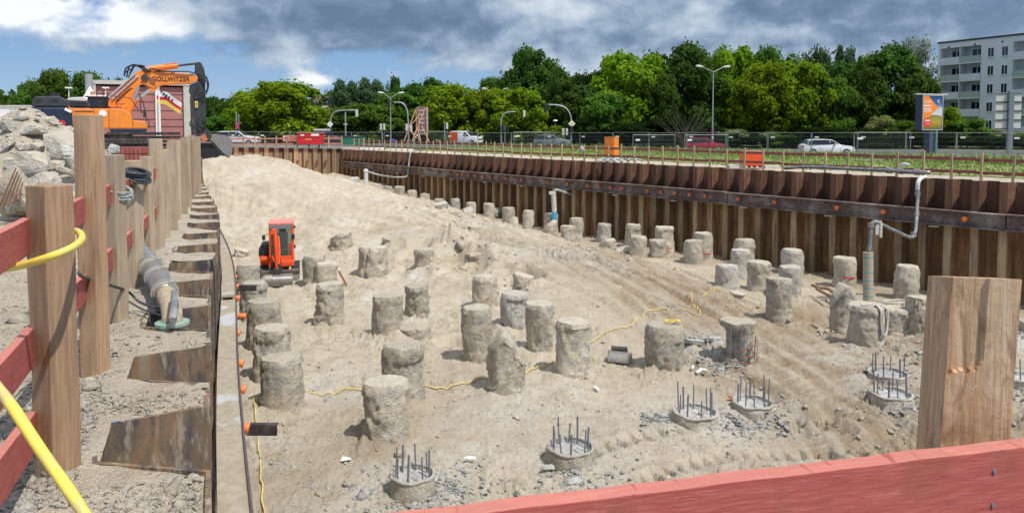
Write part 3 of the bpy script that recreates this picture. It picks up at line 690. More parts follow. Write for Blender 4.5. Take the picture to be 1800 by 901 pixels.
# ================================================================== piles
def make_pile(idx,X,Y,zb,r,zt,style,label,group,*_):
    h=zt-zb; n=64 if Y<26 else 40; m=34 if Y<26 else 20; zlow=-.5; sd=idx*7.7
    th=np.linspace(0,2*PI,n,endpoint=False); T,K=np.meshgrid(th,np.arange(m+1)/m,indexing='xy')
    zz=zlow+(h-zlow)*K; cx,sy=np.cos(T),np.sin(T)
    rr=np.full(T.shape,r,float); a=rnd.uniform(0,6.28); kz=np.clip(zz/h,0,1)
    if style=='taper': rr*=.80+.24*sstep(0,.55,kz)
    if style=='barrel': rr*=.93+.13*np.sin(kz*PI*.9)
    if style=='lump': rr*=.97+.04*np.sin(kz*7+1)
    rr*=1.0+.05*np.cos(2*T+a)*.6
    rr*=1-.05*kz*(style in('norm','rough','split'))
    if style=='under':
        cut=np.clip((-cx*.9-sy*.35)-.1,0,1)*sstep(.9,.68,kz); rr*=1-.85*cut
    if style=='split':
        g=np.exp(-(((T-4.35+.18*np.sin(kz*5)))/.16)**2); rr*=1-.22*g
    rr*=1+.035*((zz<.22)&(style in('band','peak')))*1.0
    px,py=cx*rr,sy*rr
    amp={'rough':1.5,'split':1.2,'slab':1.5,'point':1.6,'peak':.9,'lump':.7}.get(style,.85)
    f1=fbm(px*2.1+sd,py*2.1,zz*1.7,3); rid=1-np.abs(fbm(px*3.2+sd,py*3.2+4,zz*2.3,3))*2; f3=fbm(px*11+sd,py*11,zz*8,3)
    step=np.floor(f1*5)/5
    f4=np.abs(fbm(px*5.5+sd,py*5.5,zz*4.5,3)); dr=r*(.05*step+.03*f1-.10*np.clip(rid-.55,0,1)*1.8+.032*f3-.03*f4)*amp
    chip=sstep(.28,.36,fbm(px*1.9+sd+9,py*1.9,zz*1.5,2)); dr-=r*.08*chip*amp
    rr=np.maximum(rr+dr,.1*r)
    for q_ in range(16):
        a_=rnd.uniform(0,6.28); t_=rnd.uniform(-.3,.35); hk=rnd.uniform(.1,1.)*h; d_=r*rnd.uniform(.86,.97)*(1 if style not in('taper','under') else .93)
        cc=np.cos(T-a_); lim=(d_-(zz-hk)*t_)/np.maximum(cc,.05); m_=(cc>.35)&(np.abs(zz-hk)<h*.55); rr=np.where(m_,np.minimum(rr,np.maximum(lim,rr*.925)),rr)
    edge=sstep(1,.9,kz); rr*=(.90+.10*edge) if style!='under' else 1
    X3=cx*rr; Y3=sy*rr
    top=h+r*(.08*fbm(X3*2+sd,Y3*2,0,3))
    if style=='point': top=top-h*.35*np.clip((X3*math.cos(a)+Y3*math.sin(a))/r+.2,0,1.2)
    if style=='peak': top=top-.38*h*np.clip(np.abs(X3/r+.15)-.1,0,1)*(1+.3*f1)-.10*h*(X3/r>.4)
    if style=='slab': top=top-h*.3*(X3/r*.5+.5)
    Z3=np.where(zz>0,zz/h*top,zz)
    V=[np.stack([X3.ravel(),Y3.ravel(),Z3.ravel()],1)]; 
    F=[]; i=np.arange(m)[:,None]*n+np.arange(n)[None,:]; j=np.arange(m)[:,None]*n+(np.arange(n)[None,:]+1)%n
    F.append(np.stack([i,j,j+n,i+n],-1).reshape(-1,4)); base=m*n
    # top rings
    cnt=(m+1)*n; prev=base+np.arange(n)
    for q in(.93,.8,.6,.38,.16,.01):
        x_=X3[-1]*q;y_=Y3[-1]*q; zt_=h+r*(.08*fbm(x_*2+sd,y_*2,0,3)+.045*fbm(x_*7+sd,y_*7,1,2)+.05*(1-q))
        if style=='point': zt_=zt_-h*.35*np.clip((x_*math.cos(a)+y_*math.sin(a))/r+.2,0,1.2)
        if style=='peak': zt_=zt_-.38*h*np.clip(np.abs(x_/r+.15)-.1,0,1)-.10*h*(x_/r>.4)
        if style=='slab': zt_=zt_-h*.3*(x_/r*.5+.5)
        V.append(np.stack([x_,y_,zt_],1)); cur=cnt+np.arange(n); F.append(np.stack([prev,np.roll(prev,-1),np.roll(cur,-1),cur],1)); prev=cur; cnt+=n
    mat=M['pile'] if style not in() else M['pile']
    if _ and _[0] in(1394,) or 'whitish' in label or (idx%9==2): mat=M['pile_pale']
    o=npmesh('concrete_pile',np.concatenate(V),np.concatenate(F),mat); o.location=(X,Y,zb)
    o.data.set_sharp_from_angle(angle=R(48))
    tag(o,label,'concrete pile',group); return o
PO={}
for i,p in enumerate(piles):
    o=make_pile(i,*p); PO[i]=o
# bars on the half chiselled pile
def pidx(s): return next(i for i,p in enumerate(piles) if s in p[6])
def pidx(s): return next(i for i,p in enumerate(piles) if s in p[6])
i=pidx('half chiselled'); X,Y,zb,r,zt=piles[i][:5]; po=PO[i]
for k,(a,l) in enumerate(((-1.75,.95),(-1.2,.6),(-.8,.7),(-2.3,.9))):
    m=MB(); q=Vector((r*.98*math.cos(a),r*.98*math.sin(a),0)); m.tube([q,q*1.01+Vector((.0,0,l*.5)),q*1.02+Vector((.02,0,l))],.016,6); m.build('rebar',M['rebar'],po)
for k in range(3):
    m=MB(); z=.12+.14*k; m.tube([Vector((r*1.04*math.cos(a),r*1.04*math.sin(a),z+.1*math.sin(a*1.5+k))) for a in np.linspace(-1.7,.1,9)],.013,6); m.build('hoop_bar',M['rustbar'],po)
# red paint marks
for cx in(1489,1170,1239):
    k=[i for i,p in enumerate(piles) if len(p)>8 and p[8]==cx][0]; X,Y,zb,r,zt=piles[k][:5]
    m=MB(); zz=.42
    for a in np.linspace(-2.0,-1.2,8): 
        b=a+.115; m.box((r*1.03*math.cos(a),r*1.03*math.sin(a),zz),(.1,.012,.045),rz=a+PI/2)
    m.build('paint_mark',M['red'],PO[k])
# sleeve ring grooves + strap
i=pidx('yellow strap'); X,Y,zb,r,zt=piles[i][:5]
m=MB(); pts=[(.0,-.05,.05),(.12,-.1,.07),(.22,-.02,.06),(.3,.08,.07),(.36,.0,.05),(.26,-.08,.09),(.15,.02,.08),(.05,.08,.06),(-.05,.02,.06)]
m.tube([(a,b,c) for a,b,c in pts],.022,6,smooth=4); o=m.build('lifting_strap',M['yellow'],loc=(0,0,0)); o.location=(X,Y,zt+.02); tag(o,'crumpled yellow strap lying on the barrel shaped pile','strap')
# rope coil over stout pile
i=pidx('rope coil'); X,Y,zb,r,zt=piles[i][:5]
m=MB(); 
for j in range(3):
    dx=.03*j; rr_=r*1.04+.02*j
    def cy_(a_,z_,q_=1.035): return Vector((r*q_*math.sin(a_),-r*q_*math.cos(a_),z_))
    a0=.25+.06*j; loop=[Vector((.12+dx,-.12,.06)),cy_(a0,.03,.85),cy_(a0-.02,-.08),cy_(a0,-.35),cy_(a0+.08,-.62),cy_(a0+.25,-.74),cy_(a0+.42,-.60),cy_(a0+.50,-.32),cy_(a0+.48,-.06),cy_(a0+.42,.03,.85),Vector((.22+dx,-.1,.07))]
    loop_=[Vector((.20+dx,-.1,.05)),Vector((.12+dx,-rr_*.9,.02)),Vector((.10+dx,-rr_*1.02,-.25)),Vector((.14+dx*.8,-rr_*1.05,-.60)),Vector((.25+dx,-rr_*1.04,-.72)),Vector((.36+dx,-rr_*.98,-.55)),Vector((.40+dx,-rr_*.92,-.2)),Vector((.36+dx,-rr_*.8,.02)),Vector((.20+dx,-.1,.06))]
    m.tube(loop,.02,6,smooth=5)
m.tube([(-.25,-.25,.04),(-.1,-.38,.05),(.1,-.33,.07),(.25,-.28,.06),(.1,-.2,.05),(-.2,-.18,.04),(-.25,-.25,.04)],.02,6,smooth=5)
o=m.build('rope_coil',M['ropew']); o.location=(X,Y,zt+.0); tag(o,'pale muddy rope looped over the stout pile head','rope')
# ================================================================== cut stubs with starter bars
ST=[(721,817,884,82,8,.5,'cut pile stub with thin upright bars in grey chips, nearest the bottom edge'),
(1005,770,826,86,10,.55,'cut pile stub with upright bars standing alone on pale sand, pit centre front'),
(1228,711,752,80,9,.62,'cut pile stub with upright bars, left one of the neighbouring two'),
(1331,696,728,72,8,.6,'cut pile stub with upright bars, right one of the neighbouring two'),
(1578,683,714,73,8,.62,'front cut stub with bars close left of the big timber post'),
(1571,652,676,69,6,.55,'rear cut stub with bars close left of the big timber post'),
(1815,653,690,72,6,.6,'cut stub with bars showing right of the big timber post'),
(1838,560,590,60,5,.6,'far cut stub with bars at the right picture edge'),
(1150,886,925,80,6,.45,'cut stub whose bar tips show just above the red rail')]
for k,(cx,yt,yb,w,nb_,hb,lab) in enumerate(ST):
    hgt=ray_hit(cx,yb); D=hgt.y; r=w*D/2600.; D+=r*.85; X=(cx-CX)/FPX*D; zb=float(pit_s(X,D)); 
    zt=at_y(cx,yt,D+r*.9).z; h=max(.12,zt-zb)
    n=72; th=np.linspace(0,2*PI,n,endpoint=False); V=[];F=[];prof=[(-.4,1.0),(0,1.02),(h*.3,1.03),(h*.6,1.0),(h*.92,1.0),(h,.975),(h-.004,.90),(h-.05,.86),(h-.055,.7),(h-.05,.45),(h-.045,.2),(h-.045,.01)]
    for j,(z_,q) in enumerate(prof):
        c,s=np.cos(th),np.sin(th); f=fbm(c*r*3+k*9,s*r*3,z_*4,3); rr_=r*q*(1+.05*f*(q>.9))
        x_=c*rr_;y_=s*rr_; V.append(np.stack([x_,y_,z_+.0*x_+(.02 if q<.87 else .014)*fbm(x_*12,y_*12,k*3.,3)+.015*(q>.9)*fbm(c*4,s*4,k*3.,2)*(z_>h*.8)],1))
        if j: a=(j-1)*n+np.arange(n); b=j*n+np.arange(n); F.append(np.stack([a,(j-1)*n+(np.arange(n)+1)%n,j*n+(np.arange(n)+1)%n,b],1))
    o=npmesh('pile_stub',np.concatenate(V),np.concatenate(F),M['pile']); o.data.materials.append(M['chips']); o.data.polygons.foreach_set('material_index',[0 if q_<n*6 else 1 for q_ in range(len(o.data.polygons))]); o.location=(X,D,zb); o.data.set_sharp_from_angle(angle=R(40)); tag(o,lab,'cut pile stub','cut pile stubs with starter bars')
    m=MB(); 
    for a in np.linspace(0,2*PI,49): 
        pass
    ring=[Vector((r*.955*math.cos(a),r*.955*math.sin(a),h+.006+.012*math.sin(5*a+k))) for a in np.linspace(0,2*PI,50)]
    m.tube(ring,.032,6); m.build('sleeve_rim',M['pile_pale'],o,smooth=True)
    for j in range(nb_):
        a=2*PI*j/nb_+k+rnd.uniform(-.15,.15); q=r*.76; l=hb*rnd.uniform(.62,1.0); tx,ty=rnd.uniform(-.03,.03),rnd.uniform(-.03,.03)
        m=MB(); b=Vector((q*math.cos(a),q*math.sin(a),h-.09)); m.tube([b,b+Vector((tx,ty,l+.06))],.0145 if j%3 else .02,6); m.build('rebar',M['rebar'],o)
    if k in(3,5):
        m=MB(); m.tube([(r*.6,-.1,h-.02),(r*1.05,-.25,h+.1),(r*1.35,-.2,h+.16)],.012,6); m.build('bent_bar',M['rebar'],o)
# ================================================================== scattered broken concrete and stones (nobody could count them)
def ico(sub=1):
    bm=bmesh.new(); bmesh.ops.create_icosphere(bm,subdivisions=sub,radius=1); v=np.array([tuple(a.co) for a in bm.verts]); f=np.array([[q.index for q in a.verts] for a in bm.faces]); bm.free(); return v,f
IV,IF=ico(1); IV2,IF2=ico(3)
def shards(n,npt,seed):
    out=[]; r_=random.Random(seed)
    for i in range(n):
        bm=bmesh.new()
        for k in range(npt): bm.verts.new(Vector((r_.gauss(0,1),r_.gauss(0,1),r_.gauss(0,1))).normalized()*r_.uniform(.75,1.1))
        h=bmesh.ops.convex_hull(bm,input=bm.verts); bmesh.ops.delete(bm,geom=[v for v in bm.verts if not v.link_faces],context='VERTS'); bmesh.ops.triangulate(bm,faces=bm.faces); bm.verts.index_update()
        out.append((np.array([tuple(a.co) for a in bm.verts]),np.array([[q.index for q in a.verts] for a in bm.faces]))); bm.free()
    return out
SHR=shards(14,11,5)
def scatter(name,pts,mat,kind='stuff',flatness=(.5,.9),up=.25,label=None,cat=None,seed=1):
    rs=np.random.RandomState(seed); Vs=[];Fs=[];n=0
    for (x_,y_,z_,s) in pts:
        sv,sf=SHR[rs.randint(len(SHR))]; v=sv*np.array([1,rs.uniform(.5,.95),rs.uniform(*flatness)])*s
        M_=np.array(Euler((rs.normal(0,.35),rs.normal(0,.35),rs.uniform(0,6.28))).to_matrix()); v=v@M_.T+np.array([x_,y_,z_+s*up*.4]); Vs.append(v); Fs.append(sf+n); n+=len(sv)
    o=npmesh(name,np.concatenate(Vs),np.concatenate(Fs),mat,smooth=False); return tag(o,label,cat,kind=kind)
def scatter_old(name,pts,mat,kind='stuff',flatness=(.5,.9),up=.25,label=None,cat=None,seed=1):
    rs=np.random.RandomState(seed); Vs=[];Fs=[];n=0
    for (x_,y_,z_,s) in pts:
        v=IV*(1+.28*rs.uniform(-1,1,(len(IV),1)))*np.array([1,rs.uniform(.55,1),rs.uniform(*flatness)])*s
        M_=np.array(Euler((rs.normal(0,.3),rs.normal(0,.3),rs.uniform(0,6.28))).to_matrix()); v=v@M_.T+np.array([x_,y_,z_+s*up*.6]); Vs.append(v); Fs.append(IF+n); n+=len(IV)
    o=npmesh(name,np.concatenate(Vs),np.concatenate(Fs),mat,smooth=False); return tag(o,label,cat,kind=kind)
rs=np.random.RandomState(5); P_=[]
for (px,py,rad,cnt,sz) in((735,868,1.15,900,.045),(800,860,.7,260,.04),(1005,835,.9,160,.05),(1150,735,.55,220,.05),(1300,745,.9,520,.05),(1370,740,.7,160,.06),(1270,650,.95,560,.055),(1225,610,.5,160,.07),(1600,720,1.2,360,.05),(1540,660,.8,220,.05),(1830,700,1.3,260,.07),(1840,580,1.3,260,.1),(1000,850,1.6,120,.05),(620,860,1.3,90,.05),(1500,600,1.,120,.05),(1440,560,1.4,200,.06),(1640,640,1.2,250,.06)):
    c=at_z(px,py,-4.3)
    for i in range(cnt):
        a=rs.uniform(0,6.28); q=rad*abs(rs.normal(0,.55)); P_.append([c.x+q*math.cos(a),c.y+q*math.sin(a)*1.1,0,sz*rs.lognormal(-.45,.55)])
P_=np.array(P_); P_=P_[inside(P_[:,0],P_[:,1])]; P_[:,2]=pit_full(P_[:,0],P_[:,1])
scatter('concrete_chips',P_,M['chips'],label='grey broken concrete chips lying round the cut pile stubs',cat='concrete chips',flatness=(.12,.4))
# small stones and clods all over the pit
P_=[]
for i in range(5200):
    px=rs.uniform(380,1850); py=rs.uniform(450,900); c=at_z(px,py,-4.3); P_.append([c.x,c.y,0,rs.lognormal(-3.95,.55)])
P_=np.array(P_); P_=P_[inside(P_[:,0],P_[:,1])]; P_[:,2]=pit_full(P_[:,0],P_[:,1])
scatter('loose_stones',P_,M['stone'],label='small stones and clods strewn over the pit floor',cat='stones',seed=4)
# clods near the diggings
P_=[]
for (px,py,z,rad,cnt,sz) in((820,450,-3.5,1.8,220,.10),(900,500,-3.9,1.3,160,.09),(1080,448,-3.8,3,200,.09),(1420,560,-4.2,1.8,260,.09),(1640,620,-4.3,1.8,220,.08),(1520,760,-4.3,1.6,120,.05),(700,620,-4.3,3,90,.06),(620,330,-2.3,3,60,.12),(860,385,-3.3,5,160,.13),(1040,640,-4.3,1.,80,.05)):
    c=at_z(px,py,z)
    for i in range(cnt): P_.append([c.x+rs.normal(0,rad*.5),c.y+rs.normal(0,rad*.5),0,sz*rs.lognormal(-.6,.6)])
P_=np.array(P_); P_=P_[inside(P_[:,0],P_[:,1])]; P_[:,2]=pit_full(P_[:,0],P_[:,1])
scatter('earth_clods',P_,M['sand'],label='crumbled earth clods along the dug edges',cat='earth clods',seed=9,flatness=(.5,.9))
# larger broken slabs in the pit (things)
def chunk(name,loc,size,mat,label,cat,group=None,rot=(0,0,0),seed=0,cut=6,rough=.06):
    rs2=np.random.RandomState(seed+11); v=IV2.copy(); v/=np.linalg.norm(v,axis=1)[:,None]
    rad=np.full(len(v),9.)
    nrm=[np.array(n_,float) for n_ in((1,0,0),(-1,0,0),(0,1,0),(0,-1,0),(0,0,1),(0,0,-1))]
    pl=[(n_+rs2.normal(0,.22,3),rs2.uniform(.8,1.05)) for n_ in nrm]
    for _ in range(cut): pl.append((rs2.normal(size=3),rs2.uniform(.85,1.15)))
    for n_,d in pl:
        n_=n_/np.linalg.norm(n_); c=v@n_; rad=np.where(c>1e-3,np.minimum(rad,d/np.maximum(c,1e-3)),rad)
    v=v*rad[:,None]; v=v+v*(rough*fbm(v[:,0]*2+seed,v[:,1]*2,v[:,2]*2,4))[:,None]
    v=v*np.array(size)[None,:]*.37
    o=npmesh(name,v,IF2,mat,smooth=True); o.data.set_sharp_from_angle(angle=R(32)); o.location=loc; o.rotation_euler=rot; return tag(o,label,cat,group)
for k,(px,py,w,lab) in enumerate(((1222,607,50,'pale broken slab leaning left of the half chiselled pile'),(1255,600,46,'darker broken slab beside the half chiselled pile'),(1010,851,38,'flat broken slab in front of the lone cut stub'),(965,826,30,'thin flat slab left of the lone cut stub'),(1165,733,26,'small dark slab left of the neighbouring stubs'),(1355,722,30,'broken piece right below the neighbouring stubs'),(1478,723,20,'single pale flat stone on brown soil'),(575,888,22,'round grey stone near the yellow cable bottom'))):
    h=ray_hit(px,py); s=w*h.y/FPX; chunk('broken_slab',(h.x,h.y,h.z+s*.08),(s,s*.7,s*.28),M['chips'],lab,'broken slab','broken slabs in the pit',(rnd.uniform(-.2,.2),rnd.uniform(-.25,.25),rnd.uniform(-.5,.5)),k)
for k,(px,py,w,lab) in enumerate(((776,366,34,'pale broken rock between two small trench piles'),(823,372,26,'pointed rock leaning on a small trench pile'),(790,357,14,'dark round stone on the trench edge'),(868,380,44,'long low rock lump at the trench edge'),(1010,410,40,'sandy rock lump right of the blue banded well tube'),(1100,445,36,'crumbled lump in front of the round shouldered pile'),(1160,450,34,'low crumbled lump in front of the low round headed stub'),(1300,523,30,'clod at the foot of the first ramp edge pile'),(800,432,60,'broken soil block jutting from the eroded bank'),(835,458,40,'brown soil block at the right end of the eroded bank'),(620,318,24,'rough rock at the trench end by the far corner'))):
    h=ray_hit(px,py+3); s=w*h.y/FPX; chunk('rock_lump',(h.x,h.y+s*.3,h.z+s*.18),(s,s*.8,s*.55),M['pile_pale'] if k not in(8,9) else M['sand'],lab,'rock',None,(rnd.uniform(-.2,.2),rnd.uniform(-.2,.2),rnd.uniform(-.5,.5)),k+40,rough=.15)
# ================================================================== left timber posts and rails
def post(pxl,pxr,ytop,ybase,name='timber_post',mat='wood',lab='',rot=.25,D=None,lean=(0,0),a=None,group='timber posts along the near sheet wall',cant=0):
    b=at_z((pxl+pxr)/2,ybase,0.0) if D is None else at_y((pxl+pxr)/2,ybase,D)
    D=b.y; w=(pxr-pxl)*D/FPX; a=a or w/(math.cos(rot)+math.sin(abs(rot)))
    zt=at_y((pxl+pxr)/2,ytop,D).z; m=MB(); z0=-.35; 
    V=[];n=9
    for k in range(n):
        t=k/(n-1); z=z0+(zt-z0)*t
        for sx,sy in((-1,-1),(1,-1),(1,1),(-1,1)):
            V.append((sx*a/2+lean[0]*(z)+.002*math.sin(k*2.1+sx),sy*a/2+lean[1]*z+.002*math.cos(k*1.7+sy),z+(cant*sx*a/2 if k==n-1 else 0)))
    F=[]
    for k in range(n-1):
        for i in range(4): F.append((k*4+i,k*4+(i+1)%4,k*4+4+(i+1)%4,k*4+4+i))
    F+=[(0,3,2,1),tuple(4*(n-1)+i for i in range(4))]; m.add(V,F)
    o=m.build(name,M[mat],bevel=.006 if D<12 else 0,seg=2); o.location=(b.x,b.y,0); o.rotation_euler=(0,0,rot); tag(o,lab,'timber post',group); return o
p1=post(68,138,325,832,mat='wood3',lab='thick near post with the yellow hose around it',rot=-.42)
p2=post(150,188,202,655,mat='wood3',lab='tallest post rising above the rubble and the orange excavator body',rot=-.12)
p3=post(190,222,272,568,mat='wood2',lab='post with a pale grey wire coil hung on it',rot=-.15)
p4=post(222,248,318,507,mat='wood2',lab='shorter leaning post carrying the dark cable coil',rot=-.1,lean=(.03,0))
lst=[(255,272,275,461),(270,288,244,438),(286,297,262,422),(297,309,252,405),(308,318,247,390),(317,328,250,379),(326,336,243,368),(334,342,246,352),(341,352,240,340),(344,352,246,325)]
nm=['first','second','third','fourth','fifth','sixth','seventh','eighth','ninth','farthest']
for k,(a,b,c,d) in enumerate(lst):
    post(a,b,c,d,mat='wood2',lab='%s post counted away from the post with the dark cable coil'%nm[k],rot=-.12+.05*(k%3),lean=(rnd.uniform(-.015,.015),0))
post(224,250,282,470,mat='wood',lab='post standing behind the one with the dark cable coil',rot=-.1)
for k,(px,D,w) in enumerate(((302,12.2,.13),(325,17.5,.2),(338,24,.2))):
    X=(px-CX)/FPX*D; m=MB(); m.box((0,0,.65),(w,.035,1.75)); o=m.build('wooden_plank',M['wood2']); o.location=(X,D,0); o.rotation_euler=(0,0,.1*k)
    tag(o,'upright plank among the %s posts of the near wall'%('nearer','middle','farther')[k],'plank','planks among the posts')
m=MB(); b=at_z(254,447,0); zt=at_y(254,353,b.y).z; m.box((0,0,zt/2),(.065,.03,zt)); o=m.build('red_lath',M['redY']); o.location=b; tag(o,'narrow red upright board behind the first far post','board')
def rail(Ya,Yb,off,zta,ztb,h,lab,t=.04,mat='redY',grp='red rails along the near sheet wall',hb=None):
    pa=lw(Ya,-off,0); pb=lw(Yb,-off,0); d=(pb-pa); L=d.length; mid=(pa+pb)/2; hb=hb or h
    m=MB(); 
    m.add([(-L/2,-t/2,zta-h),(L/2,-t/2,ztb-hb),(L/2,t/2,ztb-hb),(-L/2,t/2,zta-h),(-L/2,-t/2,zta),(L/2,-t/2,ztb),(L/2,t/2,ztb),(-L/2,t/2,zta)],[(0,1,2,3),(7,6,5,4),(0,4,5,1),(1,5,6,2),(2,6,7,3),(3,7,4,0)])
    o=m.build('red_rail',M[mat],bevel=.003); o.location=mid; o.rotation_euler=(0,0,math.atan2(d.y,d.x)); return tag(o,lab,'fence rail',grp)
for (ya,yb,zt,zt2,h,lab) in((1.6,3.9,1.275,1.275,.17,'upper red rail left of the thick near post'),(3.9,7.4,1.25,1.22,.17,'upper red rail between the tallest post and the cable coil posts'),(7.4,12,1.2,1.15,.15,'upper red rail running on behind the far posts'),
  (1.6,3.9,.77,.74,.185,'middle red rail left of the thick near post'),(3.9,7.4,.74,.66,.18,'middle red rail behind the tallest post'),(7.4,12,.64,.6,.15,'middle red rail behind the far posts'),
  (1.6,3.85,.50,.33,.19,'lowest red rail dropping towards the foot of the thick near post')):
    rail(ya,yb,.80,zt,zt2,h,lab)
# ---- right front post + big red rail
def frontpost():
    D=1.62; X=(1719-CX)/FPX*D; zt=at_y(1714,478,D).z; a=.136
    V=[];F=[];zs=[-.4,.3,.8,1.0,1.1]+[1.15+.004*i for i in range(26)]+[1.30,zt-.004]; n=200
    def outline(z):
        pts=[]; h=a/2
        for i in range(n):
            t=i/n*4; s=int(t);f=t-s; c=[(-h,-h),(h,-h),(h,h),(-h,h),(-h,-h)]; p=(c[s][0]+(c[s+1][0]-c[s][0])*f,c[s][1]+(c[s+1][1]-c[s][1])*f); pts.append(list(p))
        for p in pts:   # split out notch on the front right face near its left edge
            if p[1]<-h+.001 and -h*.93<p[0]<h*.06 and z>1.195+.035*(p[0]/h)+.008*math.sin(p[0]*95)+.004*math.sin(p[0]*330+1)+.002*math.sin(p[0]*900): p[1]+= .009-.003*(p[0]/h)
        return pts
    for z in zs:
        for p in outline(z): V.append((p[0]+(z-1.1)*.035,p[1],z-(.17*(p[1]+a/2) if z==zs[-1] else 0)))
    for k in range(len(zs)-1):
        for i in range(n): F.append((k*n+i,k*n+(i+1)%n,(k+1)*n+(i+1)%n,(k+1)*n+i))
    F+=[tuple(range(n-1,-1,-1)),tuple((len(zs)-1)*n+i for i in range(n))]
    m=MB(); m.add(V,F); o=m.build('timber_post',M['post_big']); o.location=(X,D+.02,0); o.rotation_euler=(0,0,R(-10)); 
    o.data.set_sharp_from_angle(angle=R(30)); tag(o,'big splintered timber post at the right behind the wide red rail','timber post'); return o
def _bp():
    m=NT('big_post_timber'); v=m.coord('Object',(1,1,.05)); w_=m.coord('Object',(1,1,.35)); u=m.coord('Object')
    g=m.noise(v,150,6,.7,.4); g2=m.noise(v,34,6,.65,1.2); st=m.noise(w_,13,6,.65,1.4); k=m.noise(u,40,5,.7)
    c=m.ramp(g2,[(.3,(.42,.235,.115)),(.48,(.60,.38,.21)),(.68,(.72,.53,.34))]); c=m.mix(m.ramp(g,[(.35,.55),(.5,0.)]),c,(.22,.13,.07))
    c=m.mix(m.ramp(st,[(.52,0.),(.66,.75)]),c,(.24,.12,.055)); c=m.mix(m.ramp(st,[(.30,.6),(.42,0.)]),c,(.36,.30,.23)); c=m.mix(m.ramp(k,[(.66,0.),(.70,.8)]),c,(.55,.52,.46))
    m.col(c); m.rough(.85); m.bump(m.math('ADD',g,k),.6,.004); return m.m
M['post_big']=_bp()
frontpost()
pA=Vector((-.62,1.10)); pB=Vector((1.75,1.665)); d=pB-pA; L=d.length; m=MB(); zt=1.055
nseg=40; V=[];F=[]
for k in range(nseg+1):
    x_=-L/2+L*k/nseg; j=.0012*math.sin(k*1.9)+.001*math.sin(k*5.3)
    V+=[(x_,-.02,zt-.19),(x_,.02,zt-.19),(x_,.02,zt+j),(x_,-.02,zt+j*.6)]
for k in range(nseg):
    for i in range(4): F.append((k*4+i,k*4+(i+1)%4,k*4+4+(i+1)%4,k*4+4+i))
F+=[(0,1,2,3),tuple(4*nseg+i for i in(3,2,1,0))]; m.add(V,F)
big=m.build('red_rail',M['redY'],bevel=.0025); big.location=((pA.x+pB.x)/2,(pA.y+pB.y)/2,0); big.rotation_euler=(0,0,math.atan2(d.y,d.x)); tag(big,'wide red rail across the bottom right foreground','fence rail')
for (px,py) in((1751,827),(1750,886)):
    u=(px-CX)/FPX; s=(u*pA.y-pA.x)/(d.normalized().x-u*d.normalized().y); q=pA+d.normalized()*s; z=at_y(px,py,q.y-.02).z; s2=s-L/2
    m=MB(); m.cyl((s2,-.019,z),(s2,-.024,z),.0042,n=10); m.build('screw',M['rebar'],big)
# ---- yellow hoses
r1=at_y; m=MB()
m.tube([at_y(-90,476,3.4),at_y(-20,474,3.35),at_y(30,468,3.28),at_y(85,452,3.22),at_y(125,436,3.3),at_y(142,423,3.5),at_y(143,413,3.75),at_y(134,406,3.95),at_y(110,404,4.2)],.0175,12,smooth=6)
o=m.build('yellow_hose',M['yellow'],smooth=True); tag(o,'yellow hose bent round the thick near post','hose')
m=MB(); m.tube([at_y(-60,610,1.9),at_y(-15,668,1.85),at_y(20,712,1.8),at_y(70,788,1.75),at_y(115,852,1.7),at_y(150,905,1.66),at_y(200,990,1.6)],.0135,12,smooth=6)
o=m.build('yellow_hose',M['yellow'],smooth=True); tag(o,'yellow hose slanting down through the bottom left corner','hose')
m=MB(); m.tube([at_y(-40,409,3.2),at_y(20,403,3.5),at_y(70,399,3.75)],.006,6,smooth=4); o=m.build('orange_cord',M['cap']); tag(o,'thin orange cord along the upper red rail','cord')
# dark cables hanging behind near post
m=MB(); m.tube([at_y(50,470,4.2),at_y(57,495,4.3),at_y(66,520,4.5),at_y(90,545,4.8)],.009,6,smooth=5)
o=m.build('dark_cable',M['cable']); tag(o,'short dark cable showing left of the thick near post','cable')
m=MB(); m.tube([at_y(138,480,4.6),at_y(150,488,4.9),at_y(190,500,5.8),at_y(225,512,6.6),at_y(245,530,6.7),at_y(275,542,6.6),at_y(298,552,6.4),at_y(308,575,6.3)],.012,6,smooth=5)
m.tube([at_y(224,528,6.7),at_y(250,543,6.6),at_y(280,553,6.4),at_y(300,559,6.3)],.008,6,smooth=4)
o=m.build('dark_cable',M['cable']); tag(o,'pair of cables running over the gravel to the big suction pipe','cable')
def coil(px,py,w,h,D,mat,lab,turns=6,r=.009,drop=0):
    c=at_y(px,py,D); m=MB(); W=w*D/FPX/2; Hh=h*D/FPX/2; pts=[]
    for k in range(turns*16):
        a=2*PI*k/16; j=k//16; pts.append((W*(1-.05*(j%3))*math.cos(a),.13*math.sin(a)+.01*j-.02,Hh*(.75*math.sin(a-1.2)*(1+.15*j/turns))+ (j-turns/2)*Hh*.22*math.cos(a*.5)))
    m.tube(pts,r,6); o=m.build('cable_coil',M[mat],smooth=True); o.location=c; tag(o,lab,'cable coil'); return o
coil(239,306,40,22,7.8,'cable','thick coil of dark cable hung on a post',8,.013)
coil(209,336,38,24,6.5,'cableg','thin coil of pale grey wire hung on a post',6,.007)
M['clampg']=flat('dusty_clamp',(.34,.34,.31),.8,0,.2,9,dirt=(.30,.25,.18),dscale=9)
M['green_pale']=flat('pale_green_collar',(.22,.36,.29),.6,0,.2,9,dirt=(.4,.36,.28),dscale=9)
